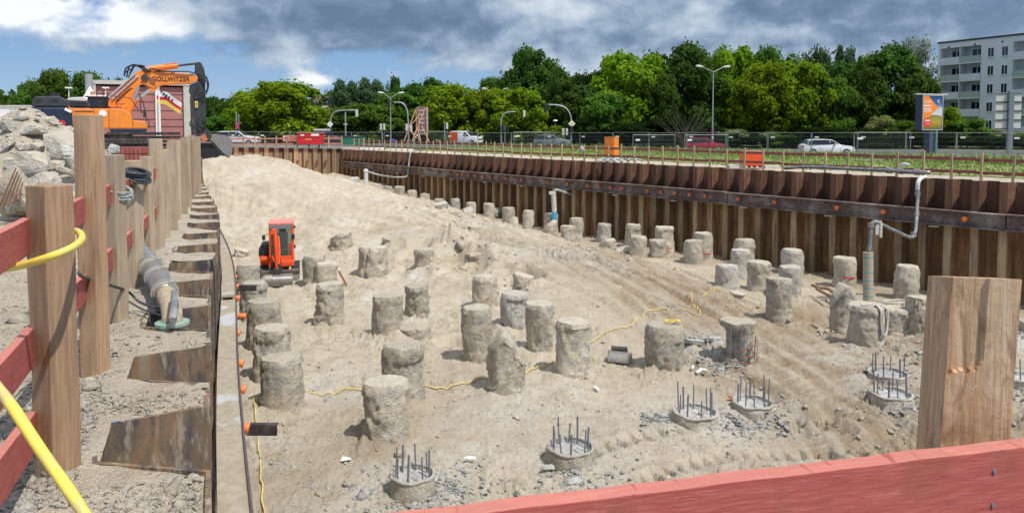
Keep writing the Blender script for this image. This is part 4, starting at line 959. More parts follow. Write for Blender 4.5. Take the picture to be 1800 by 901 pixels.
# ---- suction pipe
rt=thing('suction_pipe','grey suction pipe with dusty clamps ending in a green collar in the gravel','pipe',tuple(at_z(300,575,0)))
P=[at_y(303,574,6.3),at_y(301,540,6.45),at_y(292,518,6.7),at_y(278,490,7.3),at_y(262,466,7.9),at_y(250,447,8.6),at_y(243,432,9.3)]
m=MB(); m.tube(P[:3],[.085,.088,.09],16,smooth=5); m.build('tube',flat('muddy_tube',(.36,.29,.20),.8,0,.2,12,dirt=(.5,.47,.4),dscale=14),rt,world=True,smooth=True)
m=MB(); m.tube(P[2:5],.10,16,smooth=5); m.build('tube',M['steel'],rt,world=True,smooth=True)
m=MB(); m.tube(P[4:],[.105,.095,.085],16,smooth=5); m.build('hose',M['greyd'],rt,world=True,smooth=True)
for (a,b,t) in((2,3,.15),(3,4,.1),(3,4,.75)):
    c=P[a].lerp(P[b],t); dd=(P[b]-P[a]).normalized(); m=MB(); m.cyl(c-dd*.07,c+dd*.07,.108,.108,18); m.cyl(c-dd*.010,c+dd*.010,.122,.122,18)
    m.box(c+Vector((.10,-.06,.06)),(.05,.05,.12)); m.build('clamp',M['clampg'],rt,world=True)
m=MB(); c=P[0]; m.cyl(c+Vector((0,0,-.10)),c+Vector((0,0,.035)),.125,.125,20); m.cyl(c+Vector((0,0,.02)),c+Vector((0,0,.045)),.14,.14,20); m.build('collar',M['green_pale'] if 'green_pale' in M else M['green'],rt,world=True)
m=MB(); m.tube([at_y(305,512,6.35),at_y(307,535,6.2),at_y(304,560,6.1),at_y(303,575,6.1)],[.02,.035,.035,.012],8); m.build('handle',M['greyd'],rt,world=True)
# ---- gravel on the near bank
rs=np.random.RandomState(8); Q=[]
for i in range(12000):
    px=rs.uniform(-60,420); py=900-560*rs.beta(1.1,2.2); c=at_z(px,py,0); Q.append([c.x,c.y,0,rs.lognormal(-4.55,.65)])
for i in range(420):
    Y=rs.uniform(2.2,7); X=wallx(Y)-abs(rs.normal(0,.45)); Q.append([X,Y,0,rs.lognormal(-4.1,.5)])
Q=np.array(Q); Q=Q[(Q[:,0]<np.array([wallx(a) for a in Q[:,1]])-.02)&(np.hypot(Q[:,0],Q[:,1])>1.5)]
nb2=[]
for a in Q:   # keep off the open folds
    k=min(range(len(LS)),key=lambda j:abs(LS[j][0].y-a[1]))
    ok=True
    for j in(k-1,k,k+1):
        if 0<=j<len(LS):
            p,u=LS[j]; n_=Vector((-u.y,u.x)); dl=Vector((a[0],a[1]))-p; s_,o_=dl.dot(u),dl.dot(n_)
            if -.9<s_<.02 and o_<.60: ok=False
    if ok: nb2.append(a)
Q=np.array(nb2); Q[:,2]=bank_full(Q[:,0],Q[:,1])
scatter('gravel',Q,M['stone'],label='loose gravel and concrete crumbs on the near bank',cat='gravel',seed=3,flatness=(.25,.6),up=.3)
# ---- rubble heap rocks (left)
RB=[(50,292,100,66,14.6,'big grey concrete block with a rough broken end in the rubble heap','rubble'),(30,345,84,100,13.6,'brown streaked boulder at the foot of the rubble heap','pile'),
(78,318,64,40,14.0,'pale rounded block behind the brown streaked boulder','rubble'),(112,252,86,44,16.0,'long pale slab tilted high in the rubble heap','rubble'),(22,222,56,26,17.5,'flat pale slab at the upper left of the rubble heap','rubble'),
(84,214,34,24,18.5,'small pale block on the ridge below the navy excavator tail','rubble'),(67,258,30,20,16.3,'small dark edged block in the middle of the heap','stone'),(138,290,42,44,15.0,'white grey block half hidden by the tallest post','rubble'),
(100,288,34,18,15.0,'thin sandy slab stacked in the heap, upper of two','stone'),(116,300,36,14,14.8,'thin sandy slab stacked in the heap, lower of two','stone'),(92,306,26,14,14.6,'small sandy shard leaning in the heap','stone'),
(140,335,30,36,13.9,'sandy block right of the pale rounded one','stone'),(60,232,60,20,17.2,'sandy white flat slab under the ridge','rubble'),(128,268,40,22,15.6,'grey underside slab below the long tilted one','chips'),
(150,245,30,26,16.4,'white lump beside the tallest post high on the heap','rubble'),(45,258,40,16,16.6,'half buried grey slab over the big block','rubble'),(16,250,30,20,16.6,'sandy lump at the left edge above the big block','stone'),
(128,232,30,16,17.6,'small pale slab near the ridge right side','rubble'),(200,262,26,22,16.5,'grey concrete piece between the two tallest posts','chips'),(106,330,26,16,14.1,'small flat stone above the red rail','stone')]
for k,(px,py,w,h,D,lab,mt) in enumerate(RB):
    c=at_y(px,py,D); s=w*D/FPX; hh=h*D/FPX; chunk('rubble_block',tuple(c),(s,s*.8,hh),M[mt],lab,'rubble block','blocks of the rubble heap',(rnd.uniform(-.15,.15),(.45 if k in(3,9,13) else rnd.uniform(-.3,.2)),rnd.uniform(-.4,.4)),k+90,rough=.09)
Q=[]
for i in range(900):
    px=rs.uniform(-60,235); D=rs.uniform(13.8,20); X=(px-CX)/FPX*D; Q.append([X,D,0,rs.lognormal(-3.2,.6)])
Q=np.array(Q); Q[:,2]=bank_full(Q[:,0],Q[:,1]); scatter('rubble_debris',Q,M['rubble'],label='smaller sandy debris of the rubble heap',cat='rubble',seed=12,flatness=(.25,.7))
m=MB(); c=at_y(30,330,13.0)
for k in range(5):
    a=at_y(-5+9*k,372-5*k,12.95); b=at_y(28+3*k,296+6*k,13.1+.05*k); m.cyl(a,b,.022,.014,6)
o=m.build('rusty_scrap',flat('brown_scrap',(.17,.09,.055),.9,0,.3,9)); tag(o,'bundle of rusty bent scrap bars on the brown streaked boulder','scrap metal')
# pallets and things between rubble and posts
c=at_y(238,273,24); rt=thing('brick_stack','stack of dark red perforated bricks behind the posts','bricks',(c.x,c.y,0))
m=MB()
for i in range(7):
    for j in range(3): m.box((-.42+.14*i,0,.6+.22*j),(.12,.5,.2))
m.build('brick_row',M['redfar'],rt)
m=MB(); m.box((0,0,.45),(1.1,.8,.1)); m.box((-.45,0,.2),(.1,.8,.4)); m.box((.45,0,.2),(.1,.8,.4)); m.build('pallet',M['wood'],rt)
c=at_y(245,258,27); m=MB()
for i in range(5): m.box((rnd.uniform(-.2,.2),rnd.uniform(-.4,.4),.05+.14*i),(2.6,.2,.1),rz=rnd.uniform(-.1,.1))
m.box((0,.3,-.5),(2.,.1,1.2)); m.box((.9,-.3,-.5),(.12,.12,1.1)); m.box((-.9,-.3,-.5),(.12,.12,1.1))
o=m.build('timber_stack',M['darksteel']); o.location=(c.x,c.y,.95); tag(o,'dark stack of beams in front of the excavator tracks','beams')
# ================================================================== stakes and rails on the long wall
tops=[]; s=.6; stakes=[]
lm=[(640,'the far corner of the pit'),(718,'the wooden braced board'),(820,'the white and orange van'),(970,'the grey car'),(1074,'the tall orange box'),(1238,'the red car'),(1322,'the low orange box'),(1450,'the white car'),(1550,'the open mesh panel'),(1637,'the billboard'),(1775,'the sign mast')]
def rel(items,base):   # items: list of px sorted -> unique labels
    out=[]
    for x in items:
        L_,name=min(lm,key=lambda q:abs(q[0]-x)); side=[y for y in items if min(lm,key=lambda q:abs(q[0]-y))[1]==name]
        r_=sorted([y for y in side if y>=L_]); l_=sorted([y for y in side if y<L_],reverse=True)
        out.append('%s, %s %s of %s'%(base,ORD[(r_.index(x) if x>=L_ else l_.index(x))],'right' if x>=L_ else 'left',name))
    return out
pos=[];
while s<70:
    q=C0+UR*s+NR*1.05; pos.append((s,q)); s+=1.06
pxs=[CX+FPX*q.x/q.y for s,q in pos]; labs=rel(pxs,'wooden stake of the long wall fence')
rs=np.random.RandomState(21)
for (s,q),px,lab in zip(pos,pxs,labs):
    if px>1860: continue
    m=MB(); h=1.16+rs.normal(0,.045); wd=.085; m.box((0,0,h/2-.2),(wd,.075,h+.2)); o=m.build('wooden_stake',M['stake'],bevel=.006,seg=1); gz=float(bank_s(q.x,q.y)); o.location=(q.x,q.y,gz-.02); o.rotation_euler=(rs.normal(0,.015),rs.normal(0,.02),ang+rs.normal(0,.15)); tag(o,lab,'fence stake','stakes of the fence on the long wall')
k=0; s=.4; mids=[];ent=[]
while s<68:
    e=min(s+4.24,69.5)
    for zt in(.84,.36): ent.append((s,e,zt))
    s=e+.0
for zt,nmz in((.84,'upper'),(.36,'lower')):
    sub=[q for q in ent if q[2]==zt]; px2=[]
    for a,b,z in sub:
        q=C0+UR*((a+b)/2)+NR*1.13; px2.append(CX+FPX*q.x/q.y)
    for (a,b,z),lab,px in zip(sub,rel(px2,nmz+' faded red rail length'),px2):
        if px>1900: continue
        qa=C0+UR*a+NR*1.13; qb=C0+UR*b+NR*1.13; mid=(qa+qb)/2; m=MB(); L_=(qb-qa).length; j=rs.uniform(-.02,.02)
        m.box((0,0,0),(L_-.01,.03,.125)); o=m.build('fence_rail',M['redfar']); gz=float(bank_s(mid.x,mid.y)); o.location=(mid.x,mid.y,gz+z+j); o.rotation_euler=(0,rs.normal(0,.004),ang); tag(o,lab,'fence rail','rails of the fence on the long wall')
# back wall fence
bx=[(428,),(448,),(466,),(486,),(504,),(523,),(543,),(561,),(578,),(601,)]
pb=[]
for k,(px,) in enumerate(bx):
    t=(px-360)/(600-360); q=BL+UB*(t*LB*1.0)+NB*1.2; D=q.y; X=(px-CX)/FPX*D; m=MB(); m.box((0,0,.5),(.13,.09,1.2)); o=m.build('wooden_stake',M['stake']); o.location=(X,D,0.0); pb.append((X,D))
    tag(o,'stake on the far end wall, %s from its right corner'%ORD[len(bx)-1-k],'fence stake','stakes on the far end wall')
for z,nm_ in((.80,'upper'),(.28,'lower')):
    for a,b,w_ in((-1,4,'left half'),(4,9,'right half')):
        A=Vector(pb[a]) if a>=0 else Vector((pb[0][0]-4,pb[0][1]-1.7)); B=Vector(pb[b]); mid=(A+B)/2; m=MB(); m.box((0,0,0),((B-A).length,.04,.14)); o=m.build('fence_rail',M['redfar2']); o.location=(mid.x,mid.y+.1,z+.05); o.rotation_euler=(0,0,math.atan2(B.y-A.y,B.x-A.x)); tag(o,'%s pinkish rail on the %s of the far end wall'%(nm_,w_),'fence rail','rails on the far end wall')
# ================================================================== dewatering tubes
def vpipe(pts,r,name,mat,parent,n=12,sm=5): m=MB(); m.tube(pts,r,n,smooth=sm); return m.build(name,M[mat],parent,world=True,smooth=True)
# (c) striped tube
m_=NT('striped_tube'); tc=m_.coord('Object',(1,1,1)); w_=m_.n.new('ShaderNodeTexWave'); w_.bands_direction='Z'; w_.inputs['Scale'].default_value=1.1; w_.inputs['Distortion'].default_value=2.5; w_.inputs['Detail'].default_value=3; m_.L(tc,w_.inputs['Vector'])
m_.col(m_.mix(m_.ramp(m_.noise(tc,4,4),[(.4,0.),(.7,.6)]),m_.ramp(w_.outputs[0],[(.2,(.18,.30,.27)),(.45,(.34,.42,.38)),(.6,(.45,.42,.33)),(.85,(.38,.30,.20))]),(.42,.38,.30))); m_.rough(.6); M['striped']=m_.m
D=wallD(1600)-3.4; Dp=6.2*FPX/(532-HY)
rt=thing('well_pipe','striped green well tube with angled grey pipes leading up over the long wall','well pipe',((1526-CX)/FPX*Dp,Dp,-4.6))
m=MB(); m.cyl(at_y(1526,534,Dp),at_y(1526,443,Dp),8.6*Dp/FPX,n=20); m.build('well_tube',M['striped'],rt,world=True,smooth='auto')
rr_=3.4*Dp/FPX; Dw=wallD(1605)-.55
vpipe([at_y(1527,446,Dp),at_y(1530,415,Dp),at_y(1531,397,Dp),at_y(1536,390,Dp),at_y(1543,391,Dp)],rr_,'riser',"greyd",rt)
vpipe([at_y(1543,391,Dp),at_y(1570,404,Dp+.3),at_y(1600,417,Dp+.8),at_y(1607,411,Dp+1),at_y(1610,400,Dp+1.2),at_y(1612,370,Dw-.3),at_y(1614,330,Dw)],rr_*.9,'riser','greyd',rt)
vpipe([at_y(1613,334,Dw),at_y(1614,320,Dw),at_y(1620,313,Dw+.2),at_y(1629,312,Dw+.6)],rr_*1.15,'elbow','dirtywhite',rt)
for px,py,dd in((1531,396,Dp),(1606,412,Dp+1),(1612,375,Dw-.3),(1613,340,Dw)): 
    m=MB(); c=at_y(px,py,dd); m.cyl(c-Vector((0,0,.08)),c+Vector((0,0,.08)),rr_*1.5,n=12); m.build('coupling',M['steel'],rt,world=True)
m=MB(); c=at_y(1544,400,Dp); m.box(c,(.22,.06,.5)); m.box(c+Vector((.08,-.02,-.1)),(.08,.08,.5)); m.build('rag',M['ropew'],rt,world=True)
# header pipe on top of wall
pts=[]
for px in(1375,1400,1450,1500,1550): pts.append((px,))
m=MB(); P3=[]
for px in(1376,1420,1480,1540,1560):
    s=s_at(px,-.35); q=C0+UR*s+NR*.55; P3.append(Vector((q.x,q.y,.02 if px>1376 else -.1)))
m.tube(P3,.07,10,smooth=4); rt2=thing('header_pipe','dark pipe lying along the top edge of the long wall with grey fittings','pipe',tuple(P3[2])); m.build('tube',M['greyd'],rt2,world=True,smooth=True)
P4=[P3[-1]]; 
for px in(1590,1632):
    s=s_at(px,-.3); q=C0+UR*s+NR*.5; P4.append(Vector((q.x,q.y,.0)))
m=MB(); m.tube(P4,.085,10,smooth=4); m.build('fitting_tube',M['steel'],rt2,world=True,smooth=True)
for t in(0,.3,.7): 
    c=P4[0].lerp(P4[-1],t); m=MB(); m.cyl(c-Vector(UR.to_3d())*.1,c+Vector(UR.to_3d())*.1,.13,n=12); m.build('coupling',M['steel'],rt2,world=True)
m=MB(); c=P4[0].lerp(P4[-1],.28); m.tube([c,c+Vector((0,0,.2)),c+Vector((.1,-.1,.3)),c+Vector((.25,-.2,.24))],.05,8,smooth=4); m.build('elbow',M['dirtywhite'],rt2,world=True,smooth=True)
# (b) blue banded tube
Dp=6.1*FPX/(398-HY)*.98; Dp=min(Dp,wallD(974)-2)
rt=thing('well_pipe','white well tube with a blue lower half and a side pipe','well pipe',((974-CX)/FPX*Dp,Dp,-4.5))
m=MB(); m.cyl(at_y(974.5,372,Dp),at_y(973,340,Dp),4.3*Dp/FPX,n=16); m.build('well_tube',M['dirtywhite'],rt,world=True,smooth='auto')
m=MB(); m.cyl(at_y(975,402,Dp),at_y(974.5,372,Dp),4.4*Dp/FPX,n=16); m.build('blue_sleeve',M['blue'],rt,world=True,smooth='auto')
vpipe([at_y(973,341,Dp),at_y(974,336,Dp),at_y(980,334,Dp),at_y(1000,340,Dp+.5),at_y(1044,346,Dp+1)],2.2*Dp/FPX,'side_pipe','cableg',rt,8)
m=MB(); c=at_y(971,339,Dp); m.box(c,(.4,.3,.16)); m.build('cap',M['dirtywhite'],rt,world=True)
# (a) far tube
Dp=min(58,wallD(643)-4); Dw=wallD(716)-.5
rt=thing('well_pipe','white well tube near the far corner with a sagging pipe to the long wall','well pipe',((643-CX)/FPX*Dp,Dp,-3.2))
m=MB(); m.cyl(at_y(643.5,325,Dp),at_y(643.5,302,Dp),3.6*Dp/FPX,n=14); m.build('well_tube',M['dirtywhite'],rt,world=True,smooth='auto')
m=MB(); m.ball(at_y(643,301,Dp),.2); m.build('cap',M['dirtywhite'],rt,world=True)
vpipe([at_y(645,301,Dp),at_y(665,307,Dp),at_y(690,311,Dw-1),at_y(712,311,Dw-.4),at_y(717,305,Dw-.2),at_y(719,285,Dw),at_y(721,272,Dw),at_y(725,266,Dw+.2),at_y(733,265,Dw+.8)],1.5*Dp/FPX,'side_pipe','cableg',rt,8)
# ================================================================== cables on the pit floor
def floorcable(pts,r,mat,lab,name='cable',sm=8,lift=.02):
    W=[ray_hit(a,b) for a,b in pts]; P=spline([Vector((p.x,p.y,0)) for p in W],sm); X=np.array([p.x for p in P]);Y=np.array([p.y for p in P]); X=X+.03*pn(X*2,Y*2,1.); Y=Y+.03*pn(X*2,Y*2,5.)
    Z=pit_full(X,Y)+r+lift; m=MB(); m.tube([Vector(q) for q in zip(X,Y,Z)],r,6); o=m.build(name,M[mat],smooth=True); return tag(o,lab,'cable')
floorcable([(446,712),(449,730),(453,755),(455,790),(459,830),(461,870),(464,915),(466,960)],.016,'yellowc','pale yellow cable running down beside the near sheet wall')
floorcable([(536,697),(570,690),(600,685),(632,684),(700,683),(745,682),(800,677),(852,667),(900,662),(940,650),(975,634),(1010,615),(1045,605),(1080,585),(1110,570),(1148,548),(1180,545),(1205,548)],.016,'yellowc','long yellow cable winding across the pit floor between the piles')
floorcable([(1205,548),(1225,556),(1232,553),(1222,540),(1215,525),(1216,517)],.016,'yellowc','hooked yellow cable end on the brown ramp')
floorcable([(1236,522),(1246,517),(1255,513),(1275,513),(1292,520)],.016,'yellowc','short yellow cable bend at the ramp edge')
m=MB(); Dr=22.9
m.tube([at_z(a,b,-4.2) for a,b in ((1428,501),(1440,505),(1455,507),(1466,514),(1480,519),(1472,522),(1460,520),(1448,514),(1436,507))],.06,8,smooth=5)
o=m.build('thick_rope',M['rope'],smooth=True); tag(o,'thick brown hose ends lying at the foot of the red marked pile','rope')
m=MB(); m.tube([at_z(a,b,-4.4) for a,b in((1535,527),(1555,531),(1575,532),(1590,531),(1588,527),(1570,527),(1552,529))],.03,6,smooth=5); o=m.build('rope_loop',M['ropew'],smooth=True); tag(o,'pale rope loop on the ground right of the striped well tube','rope')
# shovel-like bucket piece, bottles, scraps
h=ray_hit(1092,634); m=MB()
m.box((-.05,0,.26),(.42,.03,.22),rot=Euler((.5,0,.1)).to_matrix()); 
V=[];F=[]
for i in range(7):
    a=i/6*1.5
    for j in range(5): V.append((-.28+.14*j,-.05-.3*math.sin(a),.22-.25*(1-math.cos(a))*.9))
for i in range(6):
    for j in range(4): F.append((i*5+j,i*5+j+1,i*5+j+6,i*5+j+5))
m.add(V,F); m.box((-.28,-.15,.12),(.02,.3,.2)); m.box((.28,-.15,.1),(.02,.25,.16)); o=m.build('digger_bucket',M['steel']); o.location=(h.x,h.y,h.z+.02); o.rotation_euler=(0,0,-.35); tag(o,'small worn digger bucket lying left of the barrel shaped pile','bucket')
for k,(px,py,lab) in enumerate(((1218,650,'white plastic bottle left of the grey chips'),(1229,655,'white plastic bottle nearest the grey chips'),(1224,659,'white plastic bottle lying in front of the other two'),(1052,692,'crushed pale bottle alone on the sand'),(836,815,'clear plastic bottle lying on pale sand'))):
    h=ray_hit(px,py); m=MB(); r_=.036; L_=.22; pr_=[(0,.7),(.02,1),(.5*L_,.95),(.72*L_,1),(.88*L_,.4),(L_,.36)]
    for (a,q),(b,q2) in zip(pr_[:-1],pr_[1:]): m.cyl((a,0,0),(b,0,0),r_*q,r_*q2,10)
    o=m.build('plastic_bottle',M['white'],smooth='auto'); o.location=(h.x,h.y,h.z+.06); o.rotation_euler=(0,-.1,k*1.3-1.9); tag(o,lab,'bottle','bottles on the sand')
for k,(px,py,lab,mt) in enumerate(((608,815,'scrap of white paper on the sand near the foremost tall pile','white'),(1285,705,'tiny red scrap between the stubs','capd'))):
    h=ray_hit(px,py); m=MB(); m.add([(-.09,-.05,0),(.1,-.04,.03),(.08,.07,.01),(-.07,.06,.05),(0,0,.06)],[(0,1,4),(1,2,4),(2,3,4),(3,0,4)]); o=m.build('paper_scrap',M[mt]); o.location=(h.x,h.y,h.z+.03); tag(o,lab,'scrap')
h=ray_hit(735,545); 
i=pidx('rusty bar'); X,Y,zb,r,zt=piles[i][:5]; m=MB(); m.cyl((X+r+.05,Y-.2,zt-.3),(X+r+.45,Y-.45,zb),.04,n=6); o=m.build('rusty_bar',M['rustbar']); tag(o,'rusty red bar leaning on a pale pile','bar')
# ================================================================== orange boxes
def obox(pxl,pxr,yt,yb,D,lab,legs):
    w=(pxr-pxl)*D/FPX; X=((pxl+pxr)/2-CX)/FPX*D; zt=at_y(pxl,yt,D).z; zb=at_y(pxl,yb,D).z; gz=float(bank_s(X,D)); h=zt-zb
    rt=thing('equipment_box',lab,'orange box',(X,D,gz)); s=w/1.37; rz=R(-33) if not legs else R(-5)
    if legs: s=w/1.08
    rt.rotation_euler=(0,0,rz); m=MB(); m.box((0,0,zb-gz+h/2),(s,s,h)); m.build('housing',M['orange' if not legs else 'orangered'],rt,bevel=.02)
    m=MB(); m.box((0,0,zt-gz+.02),(s*1.04,s*1.04,.05)); m.build('lid',M['orange' if not legs else 'redfar2'],rt)
    m=MB(); m.box((0,-s/2-.012,zb-gz+h*.5),(s*.8,.012,h*.85)); m.box((s*.3,-s/2-.03,zb-gz+h*.5),(.04,.03,.16)); m.build('door',M['orange' if not legs else 'orangered'],rt)
    if legs:
        m=MB()
        for a in(-.4,-.13,.13,.4): m.box((a*s,0,(zb-gz)/2+.05),(.05,.5,max(.1,zb-gz)))
        m.build('leg_frame',M['darksteel'],rt); m=MB(); m.box((-.8,0,.08),(.8,.7,.22)); m.build('base_block',M['dirtywhite'],rt); m=MB(); m.box((1.0,.2,.06),(.7,.6,.18)); m.build('base_block',M['dirtywhite'],rt)
    else:
        m=MB(); m.box((0,0,.05),(s*1.1,s*1.1,max(.1,(zb-gz)*1.))); m.build('base_block',M['dirtywhite'],rt)
obox(1062,1088,242,273,wallD(1075)+3.2,'tall orange equipment box standing behind the stakes',False)
obox(1303,1341,267,291,wallD(1322)+2.6,'low red orange box on legs behind the stakes',True)
m=MB(); c=at_y(1085,284,wallD(1085)+.8); 
for k in range(6): m.tube([c+Vector((-1+.4*k,0,0)),c+Vector((-.8+.4*k,.3,.15)),c+Vector((-.5+.4*k,0,.02))],.06,6,smooth=4)
o=m.build('hose_bundle',M['cableg'],smooth=True); tag(o,'tangle of grey hoses on the wall edge below the tall orange box','hoses')
c=at_y(868,273,wallD(868)+3); m=MB(); m.box((0,0,0),(2.0,1,.14)); m.box((-.8,0,-.25),(.3,.9,.4)); m.box((.8,0,-.25),(.3,.9,.4)); o=m.build('concrete_bench',M['dirtywhite']); o.location=c; tag(o,'low grey slab on blocks behind the stakes left of the grey car','slab')
for px,lab in((655,'white foam sheet lying on the bank, left of the two'),(705,'white foam sheet lying on the bank, right of the two')):
    c=at_y(px,258,wallD(px)+4); m=MB(); m.box((0,0,.08),(2.2,.8,.12)); o=m.build('white_sheet',M['white']); o.location=(c.x,c.y,-.15); tag(o,lab,'sheet')
# bare weed with plastic bag on stake
c=at_y(1023,262,wallD(1023)+1.0); m=MB(); m.ball((0,0,0),.15,10,7,(1,.7,1.3)); o=m.build('plastic_bag',M['cableg'],smooth=True); o.location=c; tag(o,'grey plastic bag tied to a stake of the long wall fence','bag')
# grass tufts on the bank
rs=np.random.RandomState(31); Vv=[];Ff=[];n=0
NT_=26000
s_=rs.uniform(-6,66,NT_); t_=rs.uniform(0,1,NT_)**.8*26+3.4
X=C0.x+UR.x*s_+NR.x*t_; Y=C0.y+UR.y*s_+NR.y*t_
keep=(np.abs(X/Y)<.78)&(Y>20)&(Y<100)&(fbm(X*.12,Y*.12,2.,3)+.9*sstep(3.4,6,t_)>.25)
X=X[keep];Y=Y[keep];t2=t_[keep]; Z=bank_full(X,Y); hh=rs.lognormal(-2.2,.35,len(X))*(1+1.6*(t2>17)); a=rs.uniform(0,6.28,len(X)); wd=.035+.05*rs.uniform(0,1,len(X)); lx=rs.normal(0,.3,len(X))*hh; ly=rs.normal(0,.3,len(X))*hh
A=[]
for bl in range(3):
    aa=a+bl*2.1; ox=rs.normal(0,.09,len(X)); oy=rs.normal(0,.09,len(X)); l2x=lx+rs.normal(0,.25,len(X))*hh; l2y=ly+rs.normal(0,.25,len(X))*hh
    p0=np.stack([X+ox-np.cos(aa)*wd,Y+oy-np.sin(aa)*wd,Z-.02],1);p1=np.stack([X+ox+np.cos(aa)*wd,Y+oy+np.sin(aa)*wd,Z-.02],1);p2=np.stack([X+ox+l2x,Y+oy+l2y,Z+hh*rs.uniform(.6,1.1,len(X))],1); A.append(np.stack([p0,p1,p2],1))
A=np.concatenate(A); V=A.reshape(-1,3); F=np.arange(len(V)).reshape(-1,3)
m_=NT('grass'); v=m_.n.new('ShaderNodeNewGeometry').outputs['Position']; g=m_.noise(v,.25,5,.6); g2=m_.noise(v,6,3)
m_.col(m_.mix(m_.ramp(g2,[(.4,0.),(.9,.4)]),m_.ramp(g,[(.3,(.15,.24,.04)),(.55,(.22,.30,.06)),(.75,(.36,.34,.15))]),(.36,.31,.17))); m_.rough(.8); M['grass']=m_.m
o=npmesh('grass',V,F,M['grass'],smooth=False); tag(o,'uneven green and straw coloured grass on the bank beyond the stakes','grass',kind='stuff')
# turf sheet under the grass, 4 mm proud
ss=np.linspace(-8,68,90); tt=np.linspace(4.6,30,26); S_,T_=np.meshgrid(ss,tt,indexing='ij'); T2=T_+ (T_<4.7)*(.8*pn(S_*.4,S_*0,3.)); X=C0.x+UR.x*S_+NR.x*T2; Y=C0.y+UR.y*S_+NR.y*T2
i=(np.arange(89)[:,None]*26+np.arange(25)[None,:]); Fq=np.stack([i,i+26,i+27,i+1],-1).reshape(-1,4)
M['turf']=flat('turf',(.19,.25,.065),.95,0,.35,1.2,.5,dirt=(.30,.27,.14),dscale=.5)
o=npmesh('turf',np.stack([X.ravel(),Y.ravel(),bank_full(X.ravel(),Y.ravel())+.03],1),Fq,M['turf']); tag(o,kind='structure')
# ================================================================== text helper
def text_mesh(txt,size,mat,name,parent,M4,extr=.004,squeeze=1.0):
    cu=bpy.data.curves.new('lettering','FONT'); cu.body=txt; cu.size=size; cu.extrude=extr; cu.align_x='CENTER'; cu.align_y='CENTER'; cu.offset=size*.012
    t=bpy.data.objects.new('lettering',cu); COL.objects.link(t); dg=bpy.context.evaluated_depsgraph_get(); me=bpy.data.meshes.new_from_object(t.evaluated_get(dg)); bpy.data.objects.remove(t); bpy.data.curves.remove(cu)
    me.transform(Matrix.Diagonal((squeeze,1,1,1))); me.transform(M4); me.materials.clear(); me.materials.append(mat); o=bpy.data.objects.new(name,me); COL.objects.link(o); o.parent=parent; return o
FACE=Matrix.Rotation(PI/2,4,'X')   # text in XZ plane facing -Y
# ================================================================== big excavator (D=34)
DE=35.3; K=DE/FPX; EX=(195-CX)*K; 
ex=thing('crawler_excavator','big orange and navy crawler excavator reaching its black arm over the pit','excavator',(EX,DE,0))
XR=R(27); _c,_s=math.cos(XR),math.sin(XR); ex.rotation_euler=(0,0,XR)
def E(px,py,dy=0.):   # where the sight line meets the machine's own plane y=dy
    u=(px-CX)/FPX; x=(u*(DE+dy*_c)-EX+dy*_s)/(_c-u*_s); return Vector((x,0,at_y(px,py,DE+x*_s+dy*_c).z))
def plate(pts,y0,y1,name,mat,bevel=.03,parent=ex):
    m=MB(); m.prism([E(p[0],p[1],y0) for p in pts],(0,y0,0),(0,y1,0)); return m.build(name,M[mat],parent,bevel=bevel)
# tracks
for y0,y1 in((-1.6,-1.0),(1.0,1.6)):
    pts=[(92,243),(258,243),(268,252),(268,272),(256,286),(96,286),(84,274),(84,254)]
    t=plate(pts,y0,y1,'track','darksteel',.05)
    m=MB()
    for k in range(26):
        x=E(96+6.4*k,0).x; m.box((x,(y0+y1)/2,E(0,242).z+.0),(.1,abs(y1-y0)+.04,.05)); m.box((x,(y0+y1)/2,E(0,287).z),(.1,abs(y1-y0)+.04,.05))
    m.build('track_shoe_row',M['charcoal'],t)
plate([(130,236),(235,236),(225,262),(140,262)],-1.0,1.0,'undercarriage','darksteel',.03)
plate([(56,188),(122,188),(131,202),(131,224),(98,222),(74,210)],-1.5,1.5,'counterweight','navy',.09)
plate([(128,190.5),(216,191),(232,199),(235,211),(257,213.5),(260.5,226),(192,226),(129,225)],-1.5,1.5,'body','orange',.05)
plate([(122,187),(128,190.5),(130,222),(131,203),(126,194)],-1.52,-1.40,'side_trim','orange',.01)
plate([(192,226.5),(260.5,226.5),(257,233),(196,233)],-1.5,1.5,'skirt','navy',.03)
hood=plate([(57,187),(61,173),(67,169),(107,169),(118,175),(156,177.5),(161,187.5)],-1.45,.6,'engine_hood','charcoal',.05)
m=MB()
for (x0,x1,y0,y1,nx,ny) in((64,76,174,180,4,2),(93,105,174,180,4,2),(126,155,177.5,185,9,3)):
    for i in range(nx):
        for j in range(ny):
            a=E(x0+(x1-x0)*(i+.15)/nx,y0+(y1-y0)*(j+.15)/ny,-1.45); b=E(x0+(x1-x0)*(i+.85)/nx,y0+(y1-y0)*(j+.85)/ny,-1.45); m.box(((a.x+b.x)/2,-1.455,(a.z+b.z)/2),(b.x-a.x,.02,a.z-b.z))
    m.build('vent_grille',M['black'],hood); m=MB()
m=MB(); m.cyl(E(98,169)+Vector((0,-.6,0)),E(98,164)+Vector((0,-.6,0)),.13,.13,10); m.box(E(103,168)+Vector((0,-.6,0)),(.3,.4,.2)); m.build('exhaust',M['black'],hood)
m=MB(); a=E(135,201,-1.5);b=E(152,217,-1.5); m.box(((a.x+b.x)/2,-1.51,(a.z+b.z)/2),(b.x-a.x,.02,a.z-b.z)); m.build('side_grille',flat('grille_rust',(.38,.10,.02),.6),ex)
m=MB(); a=E(132,195,-1.5);b=E(165,196.5,-1.5); m.box(((a.x+b.x)/2,-1.51,(a.z+b.z)/2),(b.x-a.x,.02,a.z-b.z)); 
for px,ya,yb in((167,191,225),(193,192,226),(235,200,225)): 
    a=E(px,ya,-1.5);b=E(px,yb,-1.5); m.box((a.x,-1.505,(a.z+b.z)/2),(.018,.02,a.z-b.z-.05))
m.build('panel_gap',M['black'],ex)
